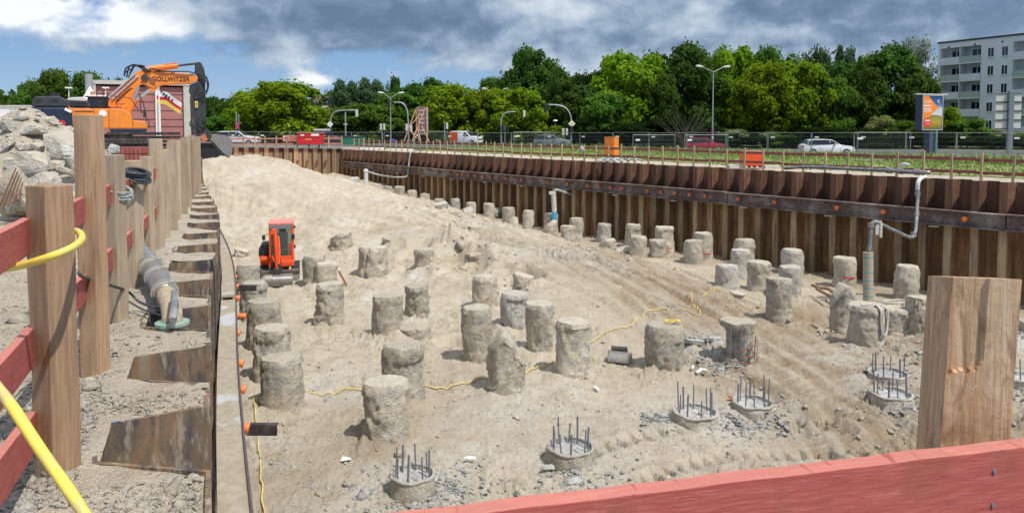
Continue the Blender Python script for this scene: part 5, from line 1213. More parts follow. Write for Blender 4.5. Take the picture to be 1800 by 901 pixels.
m=MB(); c=E(110,217,-1.5); m.cyl((c.x,-1.5,c.z),(c.x,-1.54,c.z),.15,n=14); m.build('reflector',M['red'],ex)
m=MB(); c=E(122,194,-1.5); m.box((c.x,-1.52,c.z),(.28,.04,.12),rot=Euler((0,.5,0)).to_matrix()); m.build('work_light',M['white'],ex); m=MB(); c=E(182.5,199.5,-1.5); m.cyl((c.x,-1.5,c.z),(c.x,-1.53,c.z),.16,n=16); m.build('badge',M['white'],ex)
plate([(123,183),(131,182),(134,186),(124,187.5)],-1.4,-.9,'filler_cap','orange',.02)
# cab (far side)
cab=plate([(156,167),(193,169),(196,190),(158,190)],.3,1.45,'cab','charcoal',.04)
plate([(150,166.5),(190,167.5),(190,170),(150,169.5)],.2,1.5,'cab_roof','white',.02,cab)
plate([(160,171.5),(176,172),(178,188),(160,188)],.28,.30,'window','glass',0,cab); plate([(179,172),(190,172.5),(194,188),(181,188)],.28,.30,'window','glass',0,cab)
plate([(118,186),(121,173),(129,171),(150,170.5),(156,174),(156,187)],.2,1.2,'side_cover','dirtywhite',.04)
m=MB(); 
for px,yb in((122,150),(188,150)): m.box(E(px,153)+Vector((0,.7,0)),(.3,.2,.06)); m.cyl(E(px,153)+Vector((0,.7,0)),E(px,170)+Vector((0,.7,0)),.02,n=6)
m.build('antenna',M['white'],ex)
m=MB(); m.cyl(E(165,167)+Vector((0,.6,0)),E(165,160)+Vector((0,.6,0)),.12,.09,10); m.build('beacon',M['capd'],ex)
# handrails
m=MB()
for pts,y in((((192,191),(192,168),(210,170),(232,172),(240,186),(247,195),(254,196)),-1.4),(((208,190),(208,183),(224,183)),-1.4),(((250,170),(256,190),(259,213)),-1.3),(((248,166),(250,200)),-1.3),(((173,190),(173,160),(184,159),(184,190)),-1.2),(((190,190),(191,162)),-1.2),(((263,226),(263,210)),-1.3)):
    m.tube([E(p[0],p[1],y)+Vector((0,y,0)) for p in pts],.022,6)
m.build('handrail',M['black'],ex)
m=MB(); c=E(256,201,-1.3); m.box((c.x,-1.3,c.z),(.14,.05,.28)); m.build('mirror',M['black'],ex)
# boom
boom=plate([(192,188),(191,180),(208,160),(228,140),(243,127),(252,122),(258,128),(252,142),(243,164),(236,178),(226,190)],-.38,.38,'boom','orange',.04)
m=MB(); 
for (a,b) in(((194,172),(240,131)),((200,175),(246,134))): m.cyl(E(*a)+Vector((0,-.45,0)),E(*b)+Vector((0,-.45,0)),.045,n=8)
m.build('hydraulic_line',M['chrome'],boom)
up=plate([(248,128),(255,120),(263,119),(275,125),(343,130),(351,137),(350,142),(338,147),(290,149),(282,152),(272,156),(262,151),(251,147)],-.33,.33,'upper_boom','orange',.04)
c=E(303.5,139.5,-.34); text_mesh('GOLLWITZER',.315,M['black'],'lettering',up,Matrix.Translation((c.x,-.345,c.z))@Matrix.Rotation(-.02,4,'Y')@FACE,squeeze=.86)
m=MB(); c=E(258,137,-.38); m.cyl((c.x,-.40,c.z),(c.x,.40,c.z),.17,n=18); m.build('pivot',M['darksteel'],up)
plate([(264,134),(275,140),(276,150),(266,146)],-.36,-.34,'stained_patch','rustbar',0,up)
def cylr(a,b,r,y,name,mat,par=ex,n=12): m=MB(); m.cyl(E(a[0],a[1],y)+Vector((0,y,0)),E(b[0],b[1],y)+Vector((0,y,0)),r,n=n); return m.build(name,M[mat],par,smooth='auto')
cy=cylr((265,121.5),(316,115.5),.15,0,'arm_cylinder','orange'); cylr((316,115.5),(351,111.5),.055,0,'piston_rod','darksteel',cy)
plate([(293,113),(315,110),(316,113),(296,117)],-.12,.12,'cylinder_guard','orangered',.01,cy)
for y in(-.55,.55):
    cy=cylr((222,206),(238,177),.16,y,'boom_cylinder','orange'); cylr((238,177),(246,153),.075,y,'piston_rod','chrome',cy)
    cy=cylr((219,192),(244,174),.15,y*.8,'upper_cylinder','orange'); cylr((244,174),(266,158),.07,y*.8,'piston_rod','chrome',cy)
plate([(266,150),(282,150),(276,160),(266,162)],-.3,.3,'cylinder_bracket','orange',.02)
# arm
arm=plate([(347,113),(351,108.5),(357,110),(362,121),(364,134),(363,160),(364,200),(361,226),(354,240),(338,240),(338,168),(335,160),(337,149),(350,144),(352,136),(346,127)],-.24,.24,'arm','charcoal',.03)
plate([(337,170),(340,166),(345,240),(338,240)],-.30,.30,'wear_plate','darksteel',.01,arm)
m=MB(); a=E(344.5,178,-.28);b=E(349.5,189.5,-.28); m.box(((a.x+b.x)/2,-.29,(a.z+b.z)/2),(b.x-a.x,.02,a.z-b.z)); st=m.build('warning_sticker',M['yellow'],arm)
m=MB(); m.box(((a.x+b.x)/2,-.303,(a.z+b.z)/2+.03),(.05,.006,.12)); m.box(((a.x+b.x)/2,-.303,(a.z+b.z)/2-.1),(.07,.006,.03)); m.build('sticker_mark',M['black'],st)
# hoses
m=MB()
for pts,r in ((((222,135),(225,122),(235,117),(247,118),(258,126)),.035),(((226,137),(231,119),(240,115),(252,119),(262,128)),.035),(((229,139),(236,121),(244,117),(252,117),(268,128)),.03),(((233,130),(240,118),(250,116),(258,118)),.03),(((224,129),(230,124),(238,124)),.03),
  (((275,126),(300,127),(330,127),(345,130),(356,134),(364,145),(366,155),(360,163),(350,162)),.03),(((345,130),(358,132),(367,146),(365,160),(352,168),(345,162)),.03),(((352,150),(345,158),(348,166),(356,168),(358,178)),.025),(((364,134),(368,150),(362,168),(352,165)),.025),(((350,205),(348,215),(353,223),(359,220),(362,208)),.03),(((338,210),(334,216),(335,222),(340,223)),.028),(((350,222),(356,226),(362,214),(358,205)),.03),
  (((236,156),(228,160),(206,180)),.03),(((262,128),(270,122),(290,126),(310,127)),.035)):
    m.tube([E(*p)+Vector((0,-.36-.04*(i%3),0)) for i,p in enumerate(pts)],r,7,smooth=5); m.build('hydraulic_hose',M['black'],ex,smooth=True); m=MB()
# coupler and bucket
plate([(340,238),(352,236),(358,222),(372,232),(371,244),(362,248),(352,244)],-.3,.3,'coupler','darksteel',.02)
plate([(352,240),(361,236),(366,246),(357,250)],-.34,.34,'tilt_block','capd',.02)
bk=MB(); prof=[(371,246),(374,238),(383,236),(398,238),(406,243),(410,252),(408,268),(403,277),(396,272),(386,262),(378,252)]
bk.prism([E(p[0],p[1],-.75) for p in prof],(0,-.75,0),(0,-.72,0)); bk.prism([E(p[0],p[1],-.75) for p in prof],(0,.72,0),(0,.75,0))
sh=[(371,246),(374,238),(383,236),(398,238),(406,243),(410,252),(408,268),(403,277)]
for a,b in zip(sh[:-1],sh[1:]):
    A=E(a[0],a[1],-.75);B=E(b[0],b[1],-.75); t=Vector((.02,0,.02)); bk.add([A+Vector((0,-.72,0)),B+Vector((0,-.72,0)),B+Vector((0,.72,0)),A+Vector((0,.72,0)),A-t+Vector((0,-.72,0)),B-t+Vector((0,-.72,0)),B-t+Vector((0,.72,0)),A-t+Vector((0,.72,0))],[(0,1,2,3),(7,6,5,4),(0,4,5,1),(2,6,7,3)])
bk.build('bucket',M['steel'],ex)
# added black box painting in the dark shade at the wall under the bucket
c=at_y(374,265,46); m=MB(); m.box((0,0,0),(1.7,.3,1.0)); m.box((0,-.2,.45),(1.8,.1,.1)); m.box((-.8,-.2,0),(.1,.1,1.)); o=m.build('shade_box',M['black']); o.location=(c.x,c.y,c.z); tag(o,'added black box for the dark shade behind the excavator bucket','shade block')
# flag
fx=at_y(278,240,44); fl_=thing('flag','white, red and yellow flag blowing from a pole under the orange boom','flag',(fx.x,44,0)); k4=44/FPX
m=MB(); zt=at_y(278,158,44).z; m.cyl((-.08,0,-.1),(-.08,0,zt),.045,n=8); m.cyl((.1,0.05,-.1),(.1,.05,zt-.2),.055,n=8); m.build('pole',M['white'],fl_)
def strip(v0,v1,mat,name,par):
    nu=28; V=[];F=[]
    for i in range(nu+1):
        u=i/nu; 
        for v in(v0,v1):
            x=u*1.42; z=zt-.0-.28*u-.5*u*u-v*(.80-.05*u)-.06*math.sin(u*9+v); V.append((x-.05,.16*math.sin(u*8+v*1.5)*u,z+.05))
    for i in range(nu): F.append((2*i,2*i+1,2*i+3,2*i+2))
    m=MB(); m.add(V,F); return m.build(name,M[mat],par)
w_=strip(0,.42,'white','white_band',fl_); strip(.42,.68,'red','red_band',fl_); strip(.68,1.,'yellow','yellow_band',fl_)
m=MB()
for a,b,s_ in((.45,.14,.09),(.62,.2,.11),(.8,.18,.08),(.98,.22,.07),(.3,.05,.06)):
    u=a/1.42; z=zt-.28*u-.5*u*u-b*.8; m.ball((a-.05,.16*math.sin(u*8+b*1.5)*u-.02,z),s_,8,6,(1,.25,.9))
m.build('emblem',M['charcoal'],w_)
# ================================================================== mini excavator
h=ray_hit(492,491); Dm=h.y+.9; Km=Dm/FPX
mx=thing('mini_excavator','small orange red mini excavator facing the camera in the sandy pit','mini excavator',((489-CX)*Km,Dm,float(pit_s(h.x,Dm))-.02),R(2))
mz=mx.location.z
MR=R(15); mx.rotation_euler=(0,0,MR); _mc,_ms=math.cos(MR),math.sin(MR); MX0=mx.location.x
def zpx(py,dy=0): return at_y(490,py,Dm+dy*_mc).z-mz
def xpx(px,dy=0): u=(px-CX)/FPX; return (u*(Dm+dy*_mc)-MX0+dy*_ms)/(_mc-u*_ms)
for s in(-1,1):
    m=MB(); x=s*.62; pts=[Vector((0,-1.0,.22)),Vector((0,-.88,.06)),Vector((0,-.75,.0)),Vector((0,.75,0)),Vector((0,.95,.12)),Vector((0,.98,.3)),Vector((0,.85,.44)),Vector((0,-.8,.44)),Vector((0,-.95,.36))]
    m.prism(pts,(x-.15,0,0),(x+.15,0,0)); t=m.build('track',M['darksteel'],mx,bevel=.03)
    m=MB()
    for j in range(16): m.box((x,-.75+.1*j,.45),(.32,.05,.03)); m.box((x,-.75+.1*j,.0),(.32,.05,.03))
    for zz in(.1,.2,.3,.38): m.box((x,-1.0+abs(zz-.2)*.3,zz),(.32,.04,.04))
    m.build('track_shoe_row',M['charcoal'],t)
m=MB(); m.box((0,0,.35),(.7,1.2,.25)); m.build('chassis',M['darksteel'],mx,bevel=.02)
# blade
m=MB(); yb=-1.35; xa,xb=-.66,.80
V=[];F=[]; pr_=[(.0,.0),(.02,.10),(.05,.2),(.03,.3),(-.02,.36)]
for (dy,z) in pr_: 
    for x in(xa,xb): V.append((x,yb+dy,z+.06))
    for x in(xa,xb): V.append((x,yb+dy+.04,z+.06))
for k in range(4):
    a=4*k;b=4*k+4; F+=[(a,a+1,b+1,b),(a+3,a+2,b+2,b+3),(a,b,b+2,a+2),(a+1,a+3,b+3,b+1)]
F+=[(0,2,3,1),(16,17,19,18)]; m.add(V,F); m.box((.07,yb-.01,.44),(1.46,.08,.05)); m.box((-.3,-.9,.25),(.1,.8,.1)); m.box((.3,-.9,.25),(.1,.8,.1)); m.build('blade',M['steel'],mx)
# body base
ztop=zpx(390); zc=zpx(466,-.5); cabx0=xpx(470,-.75); cabx1=xpx(513,-.75)
m=MB(); m.box(((cabx0+cabx1)/2,-.1,.62),(cabx1-cabx0+.05,1.5,.26)); m.build('body',M['orangered'],mx,bevel=.06)
m=MB(); m.box((-.50,.35,.95),(.50,1.15,.75)); m.ball((-.55,-.05,.98),.36,14,10,(.8,1,1.15)); m.build('engine_cover',M['charcoal'],mx,bevel=.08,smooth=True)
m=MB(); m.box((-.55,-.35,.72),(.42,.5,.36)); m.build('side_cover',M['orangered'],mx,bevel=.1)
# cab frame
zb=.66; W=cabx1-cabx0; xc=(cabx0+cabx1)/2; yf,yr=-.75,.45; cab=MB()
for x in(cabx0+.04,cabx1-.04):
    for y_ in(yf+.04,yr-.04): cab.box((x,y_,(zb+ztop)/2),(.085,.085,ztop-zb))
    cab.box((x,(yf+yr)/2,zb+.32),(.06,yr-yf-.1,.60))
cab.box((xc,yf+.04,zb+.12),(W,.085,.28)); cab.box((xc,yf+.04,ztop-.1),(W,.085,.12)); cab.box((xc,yr-.04,zb+.3),(W,.08,.6))
cabo=cab.build('cab_frame',M['orangered'],mx,bevel=.02)
m=MB(); m.box((xc,(yf+yr)/2,ztop+.02),(W+.04,yr-yf+.1,.12)); m.build('roof',flat('pink_faded_roof',(.72,.25,.20),.5),cabo,bevel=.05)
m=MB(); m.box((xc,yf-.02,ztop-.10),(W-.04,.06,.13)); m.build('visor',M['dirtywhite'] if 0 else flat('grey_visor',(.2,.2,.22),.5),cabo,bevel=.015)
gm=NT('pane_glass'); gm.b.inputs['Transmission Weight'].default_value=.9; gm.col((.55,.65,.62)); gm.rough(.02); gm.b.inputs['IOR'].default_value=1.1; M['pane']=gm.m
m=MB(); m.box((xc,yf+.03,(zb+.26+ztop-.16)/2),(W-.17,.006,ztop-.16-zb-.26)); m.build('windscreen',M['pane'],cabo)
m=MB(); m.box((xc,yr-.03,(zb+.6+ztop-.1)/2),(W-.17,.006,ztop-.1-zb-.6)); m.build('rear_window',M['pane'],cabo)
m=MB(); m.box((xc+.02,.0,zb+.35),(.46,.42,.14)); m.box((xc+.02,.2,zb+.75),(.42,.12,.75)); m.box((xc+.02,.18,zb+1.15),(.28,.1,.2)); m.build('seat',M['black'],cabo,bevel=.04)
m=MB(); m.box((xc+.0,-.5,zb+.28),(.5,.12,.42)); m.cyl((xc-.2,-.45,zb+.4),(xc-.2,-.5,zb+.72),.02,n=6); m.cyl((xc+.2,-.45,zb+.4),(xc+.2,-.5,zb+.72),.02,n=6); m.build('control_lever',M['black'],cabo)
for s,px,py in((-1,463,412),(1,514,412)):
    m=MB(); x=xpx(px); z=zpx(py); m.box((x,yf-.02,z),(.12,.06,.2)); m.cyl((x,yf,z+.08),((cabx0 if s<0 else cabx1),yf+.05,z+.15),.012,n=6); m.build('mirror',M['black'],cabo,bevel=.01)
m=MB(); m.box((cabx1+.05,yf+.1,ztop-.14),(.08,.1,.1)); m.box((cabx1+.05,yf+.1,zb+.62),(.07,.1,.12)); m.build('work_lamp',M['black'],cabo)
# boom: rises in front left of windscreen then arm down to bucket
bx_=xpx(481.5,-1.5); m=MB()
m.box((bx_,-.95,.6),(.3,.35,.3)); m.build('swing_post',M['darksteel'],mx,bevel=.03)
zt_=zpx(404,-1.2)
m=MB(); m.tube([(bx_-.02,-1.0,.62),(bx_-.03,-1.1,1.3),(bx_-.05,-1.35,zt_-.15),(bx_-.05,-1.45,zt_)],[.075,.08,.075,.06],6,smooth=4); m.box((bx_-.05,-1.42,zt_-.03),(.2,.25,.2)); bo=m.build('boom',M['orangered'],mx)
m=MB(); m.cyl((bx_+.0,-1.2,.7),(bx_+.02,-1.42,zt_-.5),.055,n=10); m.cyl((bx_+.02,-1.38,zt_-.5),(bx_+.0,-1.5,zt_-.08),.03,n=8); m.build('boom_cylinder',M['chrome'],bo,smooth='auto')
m=MB(); m.tube([(bx_-.02,-1.5,zt_-.02),(bx_+.02,-1.75,1.4),(bx_+.05,-1.9,.62)],[.06,.06,.05],4); m.build('arm',M['orangered'],mx)
m=MB(); m.tube([(bx_+.10,-1.55,zt_-.2),(bx_+.15,-1.75,1.3),(bx_+.12,-1.9,.8)],.05,8); m.build('arm_cylinder',M['orangered'],mx,smooth='auto')
m=MB()
for k in range(4): m.tube([(bx_-.14+.05*k,-1.45,zt_-.05),(bx_-.18+.09*k,-1.6,1.5),(bx_-.1+.1*k,-1.55,.8),(bx_+.25,-1.9,.55+.05*k),(bx_+.1,-1.95,.45)],.014,6,smooth=4)
m.build('hydraulic_hose',M['black'],mx,smooth=True)
m=MB(); m.box((bx_+.06,-1.95,.5),(.26,.22,.28)); m.box((bx_+.06,-1.95,.3),(.16,.18,.2)); m.build('coupler',M['darksteel'],mx,bevel=.02)
m=MB(); X0=xpx(459,-2);X1=xpx(511,-2); V=[];F=[]; nb_=10
for i in range(nb_+1):
    a=-.3+i/nb_*3.3; y_=-2.0-.25*math.cos(a)*1.0; z_=.24-.22*math.sin(a)*(-1 if 0 else 1)+.0
    for x in(X0,X1): V.append((x,y_,.24+.24*math.cos(a+1.2)))
for i in range(nb_): F.append((2*i,2*i+1,2*i+3,2*i+2))
m=MB(); m.cyl((X0,-2.05,.2),(X1,-2.05,.2),.20,.20,18); m.box(((X0+X1)/2,-2.0,.38),(X1-X0,.3,.06)); m.box(((X0+X1)/2,-2.16,.10),(X1-X0,.06,.18)); m.build('bucket',M['steel'],mx,smooth='auto')
m=MB()
for i in range(1,4): pass
m.box((X0+.2,-2.22,.36),(.28,.02,.12)); m.build('bucket_plate',M['dirtywhite'],mx)
# ================================================================== cars
def car(name,label,px,pyb,D,L,H,W,style,paint,heading,cat='car'):
    X=(px-CX)/FPX*D; gz=at_y(px,pyb,D).z
    rt=thing(name,label,cat,(X,D,gz),heading)
    # side profile in (x fwd, z)
    P={'hatch':[(-.5,.28),(-.5,.52),(-.485,.64),(-.44,.70),(-.36,.96),(-.28,.995),(-.08,1.0),(.06,.97),(.20,.70),(.24,.66),(.42,.585),(.485,.50),(.5,.36),(.495,.2),(-.49,.2)],
       'suv':[(-.5,.3),(-.5,.60),(-.485,.70),(-.45,.94),(-.40,.985),(-.1,1.0),(.08,.96),(.22,.68),(.44,.62),(.49,.54),(.5,.36),(.495,.22),(-.49,.22)],
       'van':[(-.5,.3),(-.5,.62),(-.49,.95),(-.46,.99),(-.1,1.0),(.08,.95),(.27,.62),(.44,.55),(.49,.47),(.5,.3),(.495,.18),(-.49,.18)]}[style]
    G={'hatch':[(-.465,.68),(-.355,.93),(-.27,.955),(-.07,.96),(.05,.93),(.185,.69)],'suv':[(-.465,.68),(-.435,.90),(-.38,.94),(-.09,.95),(.07,.91),(.20,.68)],'van':[(.02,.62),(.02,.92),(.07,.91),(.235,.62)]}[style]
    belt=.68 if style!='van' else .6
    nY=7; V=[];F=[]; n=len(P)
    for j in range(nY):
        v=-1+2*j/(nY-1); y=v*W/2
        for (a,b) in P:
            tum=max(0,(b-belt))/(1-belt); yy=y*(1-.14*tum)*(1-.03*(abs(a)>.47)); e=1-.035*(abs(v)>.9)
            xx=a*L*e; V.append((xx,yy,b*H*(1-.02*(abs(v)>.9)*(b>.9))))
    for j in range(nY-1):
        for i in range(n): F.append((j*n+i,j*n+(i+1)%n,(j+1)*n+(i+1)%n,(j+1)*n+i))
    F+=[tuple(range(n)),tuple((nY-1)*n+i for i in range(n-1,-1,-1))]
    m=MB(); m.add(V,F); body=m.build('body',paint,rt,bevel=.03,smooth=True)
    for s in(-1,1):
        m=MB(); 
        def yy(z): t=max(0,(z-belt))/(1-belt); return s*(W/2*(1-.14*t)+.006)
        pts=[Vector((a*L,yy(b),b*H)) for a,b in G]; m.add(pts+[p-Vector((0,s*.02,0)) for p in pts],[tuple(range(len(pts))),tuple(range(2*len(pts)-1,len(pts)-1,-1))]+[(i,(i+1)%len(pts),len(pts)+(i+1)%len(pts),len(pts)+i) for i in range(len(pts))]); m.build('side_window',M['glass'],rt)
        if style!='van':
            for a in(-.16,.01):
                m=MB(); m.box((a*L,yy(.8)+s*.0,.81*H),(.05,.02,.28*H)); m.build('pillar',M['black'] if a<0 else paint,rt)
        m=MB(); m.box((.10*L,s*(W/2+.09),.70*H),(.12,.18,.13)); m.build('mirror',paint,rt,bevel=.02)
        for a in(-.31,.32):
            m=MB(); r=.32 if style=='hatch' else .35; m.cyl((a*L,s*(W/2-.2),r),(a*L,s*(W/2+.012),r),r,n=24); w=m.build('wheel',M['tyre'],rt,smooth='auto'); m=MB(); m.cyl((a*L,s*(W/2+.0),r),(a*L,s*(W/2+.02),r),r*.62,n=16); m.build('rim',M['grey'],w)
        m=MB(); m.box((.475*L,s*W*.36,.50*H),(.10,.32,.12)); m.build('headlight',M['chrome'],rt,bevel=.02)
        m=MB(); m.box((-.487*L,s*W*.42,.56*H),(.07,.2,.2)); m.build('tail_light',M['red'],rt)
    # windscreen / rear window slightly proud
    def pane(a,b,nm,shr=.86):
        (x0,z0),(x1,z1)=a,b; d=Vector(((z0-z1)*H,0,(x1-x0)*L)); d=d.normalized()*(.02 if x0>0 or style=='van' else -.02)
        if d.z<0: d=-d
        m=MB(); q=[(x0*L,-W*.42,z0*H),(x0*L,W*.42,z0*H),(x1*L,W*.37,z1*H),(x1*L,-W*.37,z1*H)]; q=[Vector(t)+d for t in q]; m.add(q,[(0,1,2,3)]); m.build(nm,M['glass'],rt)
    if style=='hatch': pane((.19,.715),(.068,.955),'windscreen'); pane((-.43,.725),(-.37,.935),'rear_window')
    if style=='suv': pane((.21,.70),(.088,.945),'windscreen')
    if style=='van': pane((.255,.645),(.09,.935),'windscreen')
    m=MB(); m.box((.498*L,0,.42*H),(.03,W*.55,.1*H)); m.build('grille',M['black'],rt); m=MB(); m.box((0,0,.17*H),(L*.86,W*.9,.12)); m.build('underbody',M['black'],rt)
    return rt
Pt=lambda n,c:flat(n,c,.28,.0,.03,2,coat=.6)
car('parked_car','white hatchback on the road behind the stakes at the right',1452,273.5,66,4.55,1.48,1.75,'hatch',Pt('white_car_paint',(.78,.79,.80)),R(-4))
car('parked_car','dark red car partly behind grass beside the tall lamp post',1238,266,82,4.2,1.5,1.7,'hatch',Pt('red_car_paint',(.33,.015,.03)),R(-3))
car('parked_car','grey green estate car behind the mesh fence left of the tall orange box',972,259,84,4.3,1.45,1.75,'hatch',Pt('grey_car_paint',(.19,.23,.22)),R(-18))
car('parked_car','small white car mostly hidden right of the grey green car',1012,256,98,4.0,1.45,1.7,'hatch',Pt('white_car_paint2',(.7,.72,.72)),R(-10))
v=car('delivery_van','white van with an orange rear half at the crossing',820,255,96,4.3,1.85,1.75,'van',Pt('white_van_paint',(.8,.8,.8)),R(-30),'van')
m=MB(); 
for s in(-1,1): m.box((-1.45,s*.885,1.12),(1.3,.012,1.15))
m.box((-2.16,0,1.2),(.02,1.5,1.1)); m.build('orange_panel',M['orangered'],v)
car('suv','white large car at the left end of the road near the excavator bucket',420,256,86,4.8,1.7,1.85,'suv',Pt('white_suv_paint',(.80,.80,.82)),R(-3))
car('parked_car','dark car in shade just right of the white and orange van',849,253,104,4.2,1.45,1.7,'hatch',Pt('dark_car_paint',(.05,.07,.09)),R(-12))
car('parked_car','blue dark car half hidden behind the lamp post of the crossing',866,252,112,4.2,1.45,1.7,'hatch',Pt('blue_car_paint',(.05,.10,.2)),R(170))
for k,(px,lab) in enumerate(((888,'small motorcycle like white bike parked behind the mesh fence, left one'),(893,'parked white bike behind the mesh fence, right one'))):
    c=at_y(px,256,100); rt=thing('motor_scooter',lab,'scooter',(c.x,c.y,at_y(px,257,100).z),.3)
    for s in(-.6,.6): m=MB(); m.cyl((s,-.06,.3),(s,.06,.3),.3,n=16); m.build('wheel',M['tyre'],rt)
    m=MB(); m.box((0,0,.55),(.9,.3,.3)); m.box((.55,0,.85),(.15,.35,.5)); m.build('body',M['white'],rt,bevel=.05)
    m=MB(); m.box((-.2,0,.8),(.6,.3,.12)); m.build('seat',M['black'],rt,bevel=.03)
# ================================================================== road
xs=np.linspace(-140,160,120); tt=np.linspace(0,1,10); 
def roadY(x): return np.interp(x,[-140,-32,0,28,60,160],[84,81,76,63.5,58,40])
X_,T_=np.meshgrid(xs,tt,indexing='ij'); Yr=roadY(X_)+T_*18; i=(np.arange(119)[:,None]*10+np.arange(9)[None,:]); Fq=np.stack([i,i+10,i+11,i+1],-1).reshape(-1,4)
M['asphalt']=flat('asphalt',(.085,.085,.085),.9,0,.2,3,.3)
o=npmesh('road',np.stack([X_.ravel(),Yr.ravel(),bank_full(X_.ravel(),Yr.ravel())+.035],1),Fq,M['asphalt']); tag(o,kind='structure')
X_,T_=np.meshgrid(xs,tt,indexing='ij'); Yr=roadY(X_)+18.3+T_*45; M['verge']=flat('verge_grass',(.07,.10,.03),.95,0,.3,.8,.5)
o=npmesh('verge',np.stack([X_.ravel(),Yr.ravel(),bank_full(X_.ravel(),Yr.ravel())+.04],1),Fq,M['verge']); tag(o,kind='structure')
M['kerb']=flat('kerb_stone',(.35,.34,.32),.9,0,.1,3)
for off,nm in((-.15,'kerb'),(18.0,'kerb')):
    Y0=roadY(xs)+off; m=MB(); 
    for a in range(len(xs)-1):
        za=float(bank_full(xs[a],Y0[a])); zb=float(bank_full(xs[a+1],Y0[a+1])); z0=(za+zb)/2
        m.add([(xs[a],Y0[a],za-.1),(xs[a+1],Y0[a+1],zb-.1),(xs[a+1],Y0[a+1]+.15,zb-.1),(xs[a],Y0[a]+.15,za-.1),(xs[a],Y0[a],za+.14),(xs[a+1],Y0[a+1],zb+.14),(xs[a+1],Y0[a+1]+.15,zb+.14),(xs[a],Y0[a]+.15,za+.14)],[(0,1,5,4),(4,5,6,7),(2,3,7,6)])
    o=m.build(nm,M['kerb']); tag(o,kind='structure')
m=MB()
for a in range(0,len(xs)-1,2):
    Y0=roadY(xs[a])+9; Y1=roadY(xs[a+1])+9; za=float(bank_full(xs[a],Y0))+.045; zb=float(bank_full(xs[a+1],Y1))+.045; m.add([(xs[a],Y0,za),(xs[a+1],Y1,zb),(xs[a+1],Y1+.15,zb),(xs[a],Y0+.15,za)],[(0,1,2,3)])
o=m.build('road_marking',M['white']); tag(o,kind='structure')
# ================================================================== mesh site fence
M['fencef']=flat('fence_tube',(.24,.27,.27),.5,.2,.1)
M['meshw']=flat('mesh_wire',(.14,.16,.16),.6,0,.05)
def panel_thing(label,loc,rz,tilt=0):
    rt=thing('mesh_fence',label,'mesh fence',loc,rz,'steel mesh panels along the road'); 
    W=3.45;H=2.0; m=MB()
    for x in(-W/2,W/2): m.cyl((x,0,0),(x,0,H),.026,n=6)
    for z in(H,.25): m.cyl((-W/2,0,z),(W/2,0,z),.021,n=6)
    m.build('frame',M['fencef'],rt)
    m=MB()
    for i in range(1,34): 
        x=-W/2+W*i/34; m.box((x,0,H/2+.12),(.005,.005,H-.26))
    for z in(.6,.95,1.3,1.65): m.box((0,0,z),(W,.009,.009))
    m.build('mesh_infill',M['meshw'],rt)
    m=MB(); m.box((-W/2+.38,-.02,1.62),(.34,.02,.13)); m.build('tag_plate',M['white'],rt)
    m=MB(); m.box((-W/2,0,.06),(.6,.22,.12)); m.build('foot_block',M['dirtywhite'],rt,bevel=.02)
    return rt
FL=[(-45,83),(-33,81.5),(-12,78),(5,73),(22,64),(38,56.5),(52,50)]
def fencept(t):
    acc=0
    for a,b in zip(FL[:-1],FL[1:]):
        A=Vector(a);B=Vector(b);L=(B-A).length
        if t<=acc+L: return A.lerp(B,(t-acc)/L),(B-A).normalized()
        acc+=L
    return Vector(FL[-1]),(B-A).normalized()
TOT=sum((Vector(b)-Vector(a)).length for a,b in zip(FL[:-1],FL[1:]))
fps=[];t=1.8
while t<TOT-1.8: fps.append((t,)+fencept(t)); t+=3.52
lm2=[(420,'the large white car at the left'),(540,'the red box container'),(606,'the traffic mast by the green container'),(687,'the left double lamp'),(735,'the wooden braced board'),(820,'the white and orange van'),(874,'the middle double lamp'),(970,'the grey green car'),(1074,'the tall orange box'),(1238,'the red car'),(1322,'the low orange box'),(1452,'the white hatchback'),(1637,'the billboard'),(1774,'the sign mast')]
sv=lm; lm=lm2
plab=rel([CX+FPX*p.x/p.y for t,p,d in fps],'mesh fence panel'); lm=sv
proto=None
rs=np.random.RandomState(77)
for (t,p,d),lab in zip(fps,plab):
    z=float(bank_s(p.x,p.y))+.08; z=at_y(CX+FPX*p.x/p.y,232.+1.2*sstep(-30,20,p.x),p.y).z-2.0+rs.normal(0,.02)
    rz=math.atan2(d.y,d.x)+rs.normal(0,.04)
    if proto is None: proto=panel_thing(lab,(p.x,p.y,z),rz)
    else: dup(proto,(p.x,p.y,z),rz,lab)
for px,D,rz,lab,yt in((935,70,.15,'open mesh panel standing forward before the grey green car',232),(1150,56,.25,'crooked mesh panel standing forward between tall orange box and red car',237),(1242,55,.2,'crooked mesh panel right in front of the red car',237),(1551,47.5,-.12,'bright mesh panel standing forward just left of the billboard',233),(758,76,.2,'mesh panel standing forward right of the wooden braced board',231)):
    p=at_y(px,yt,D); dup(proto,(p.x,D,p.z-2.0),rz,lab)
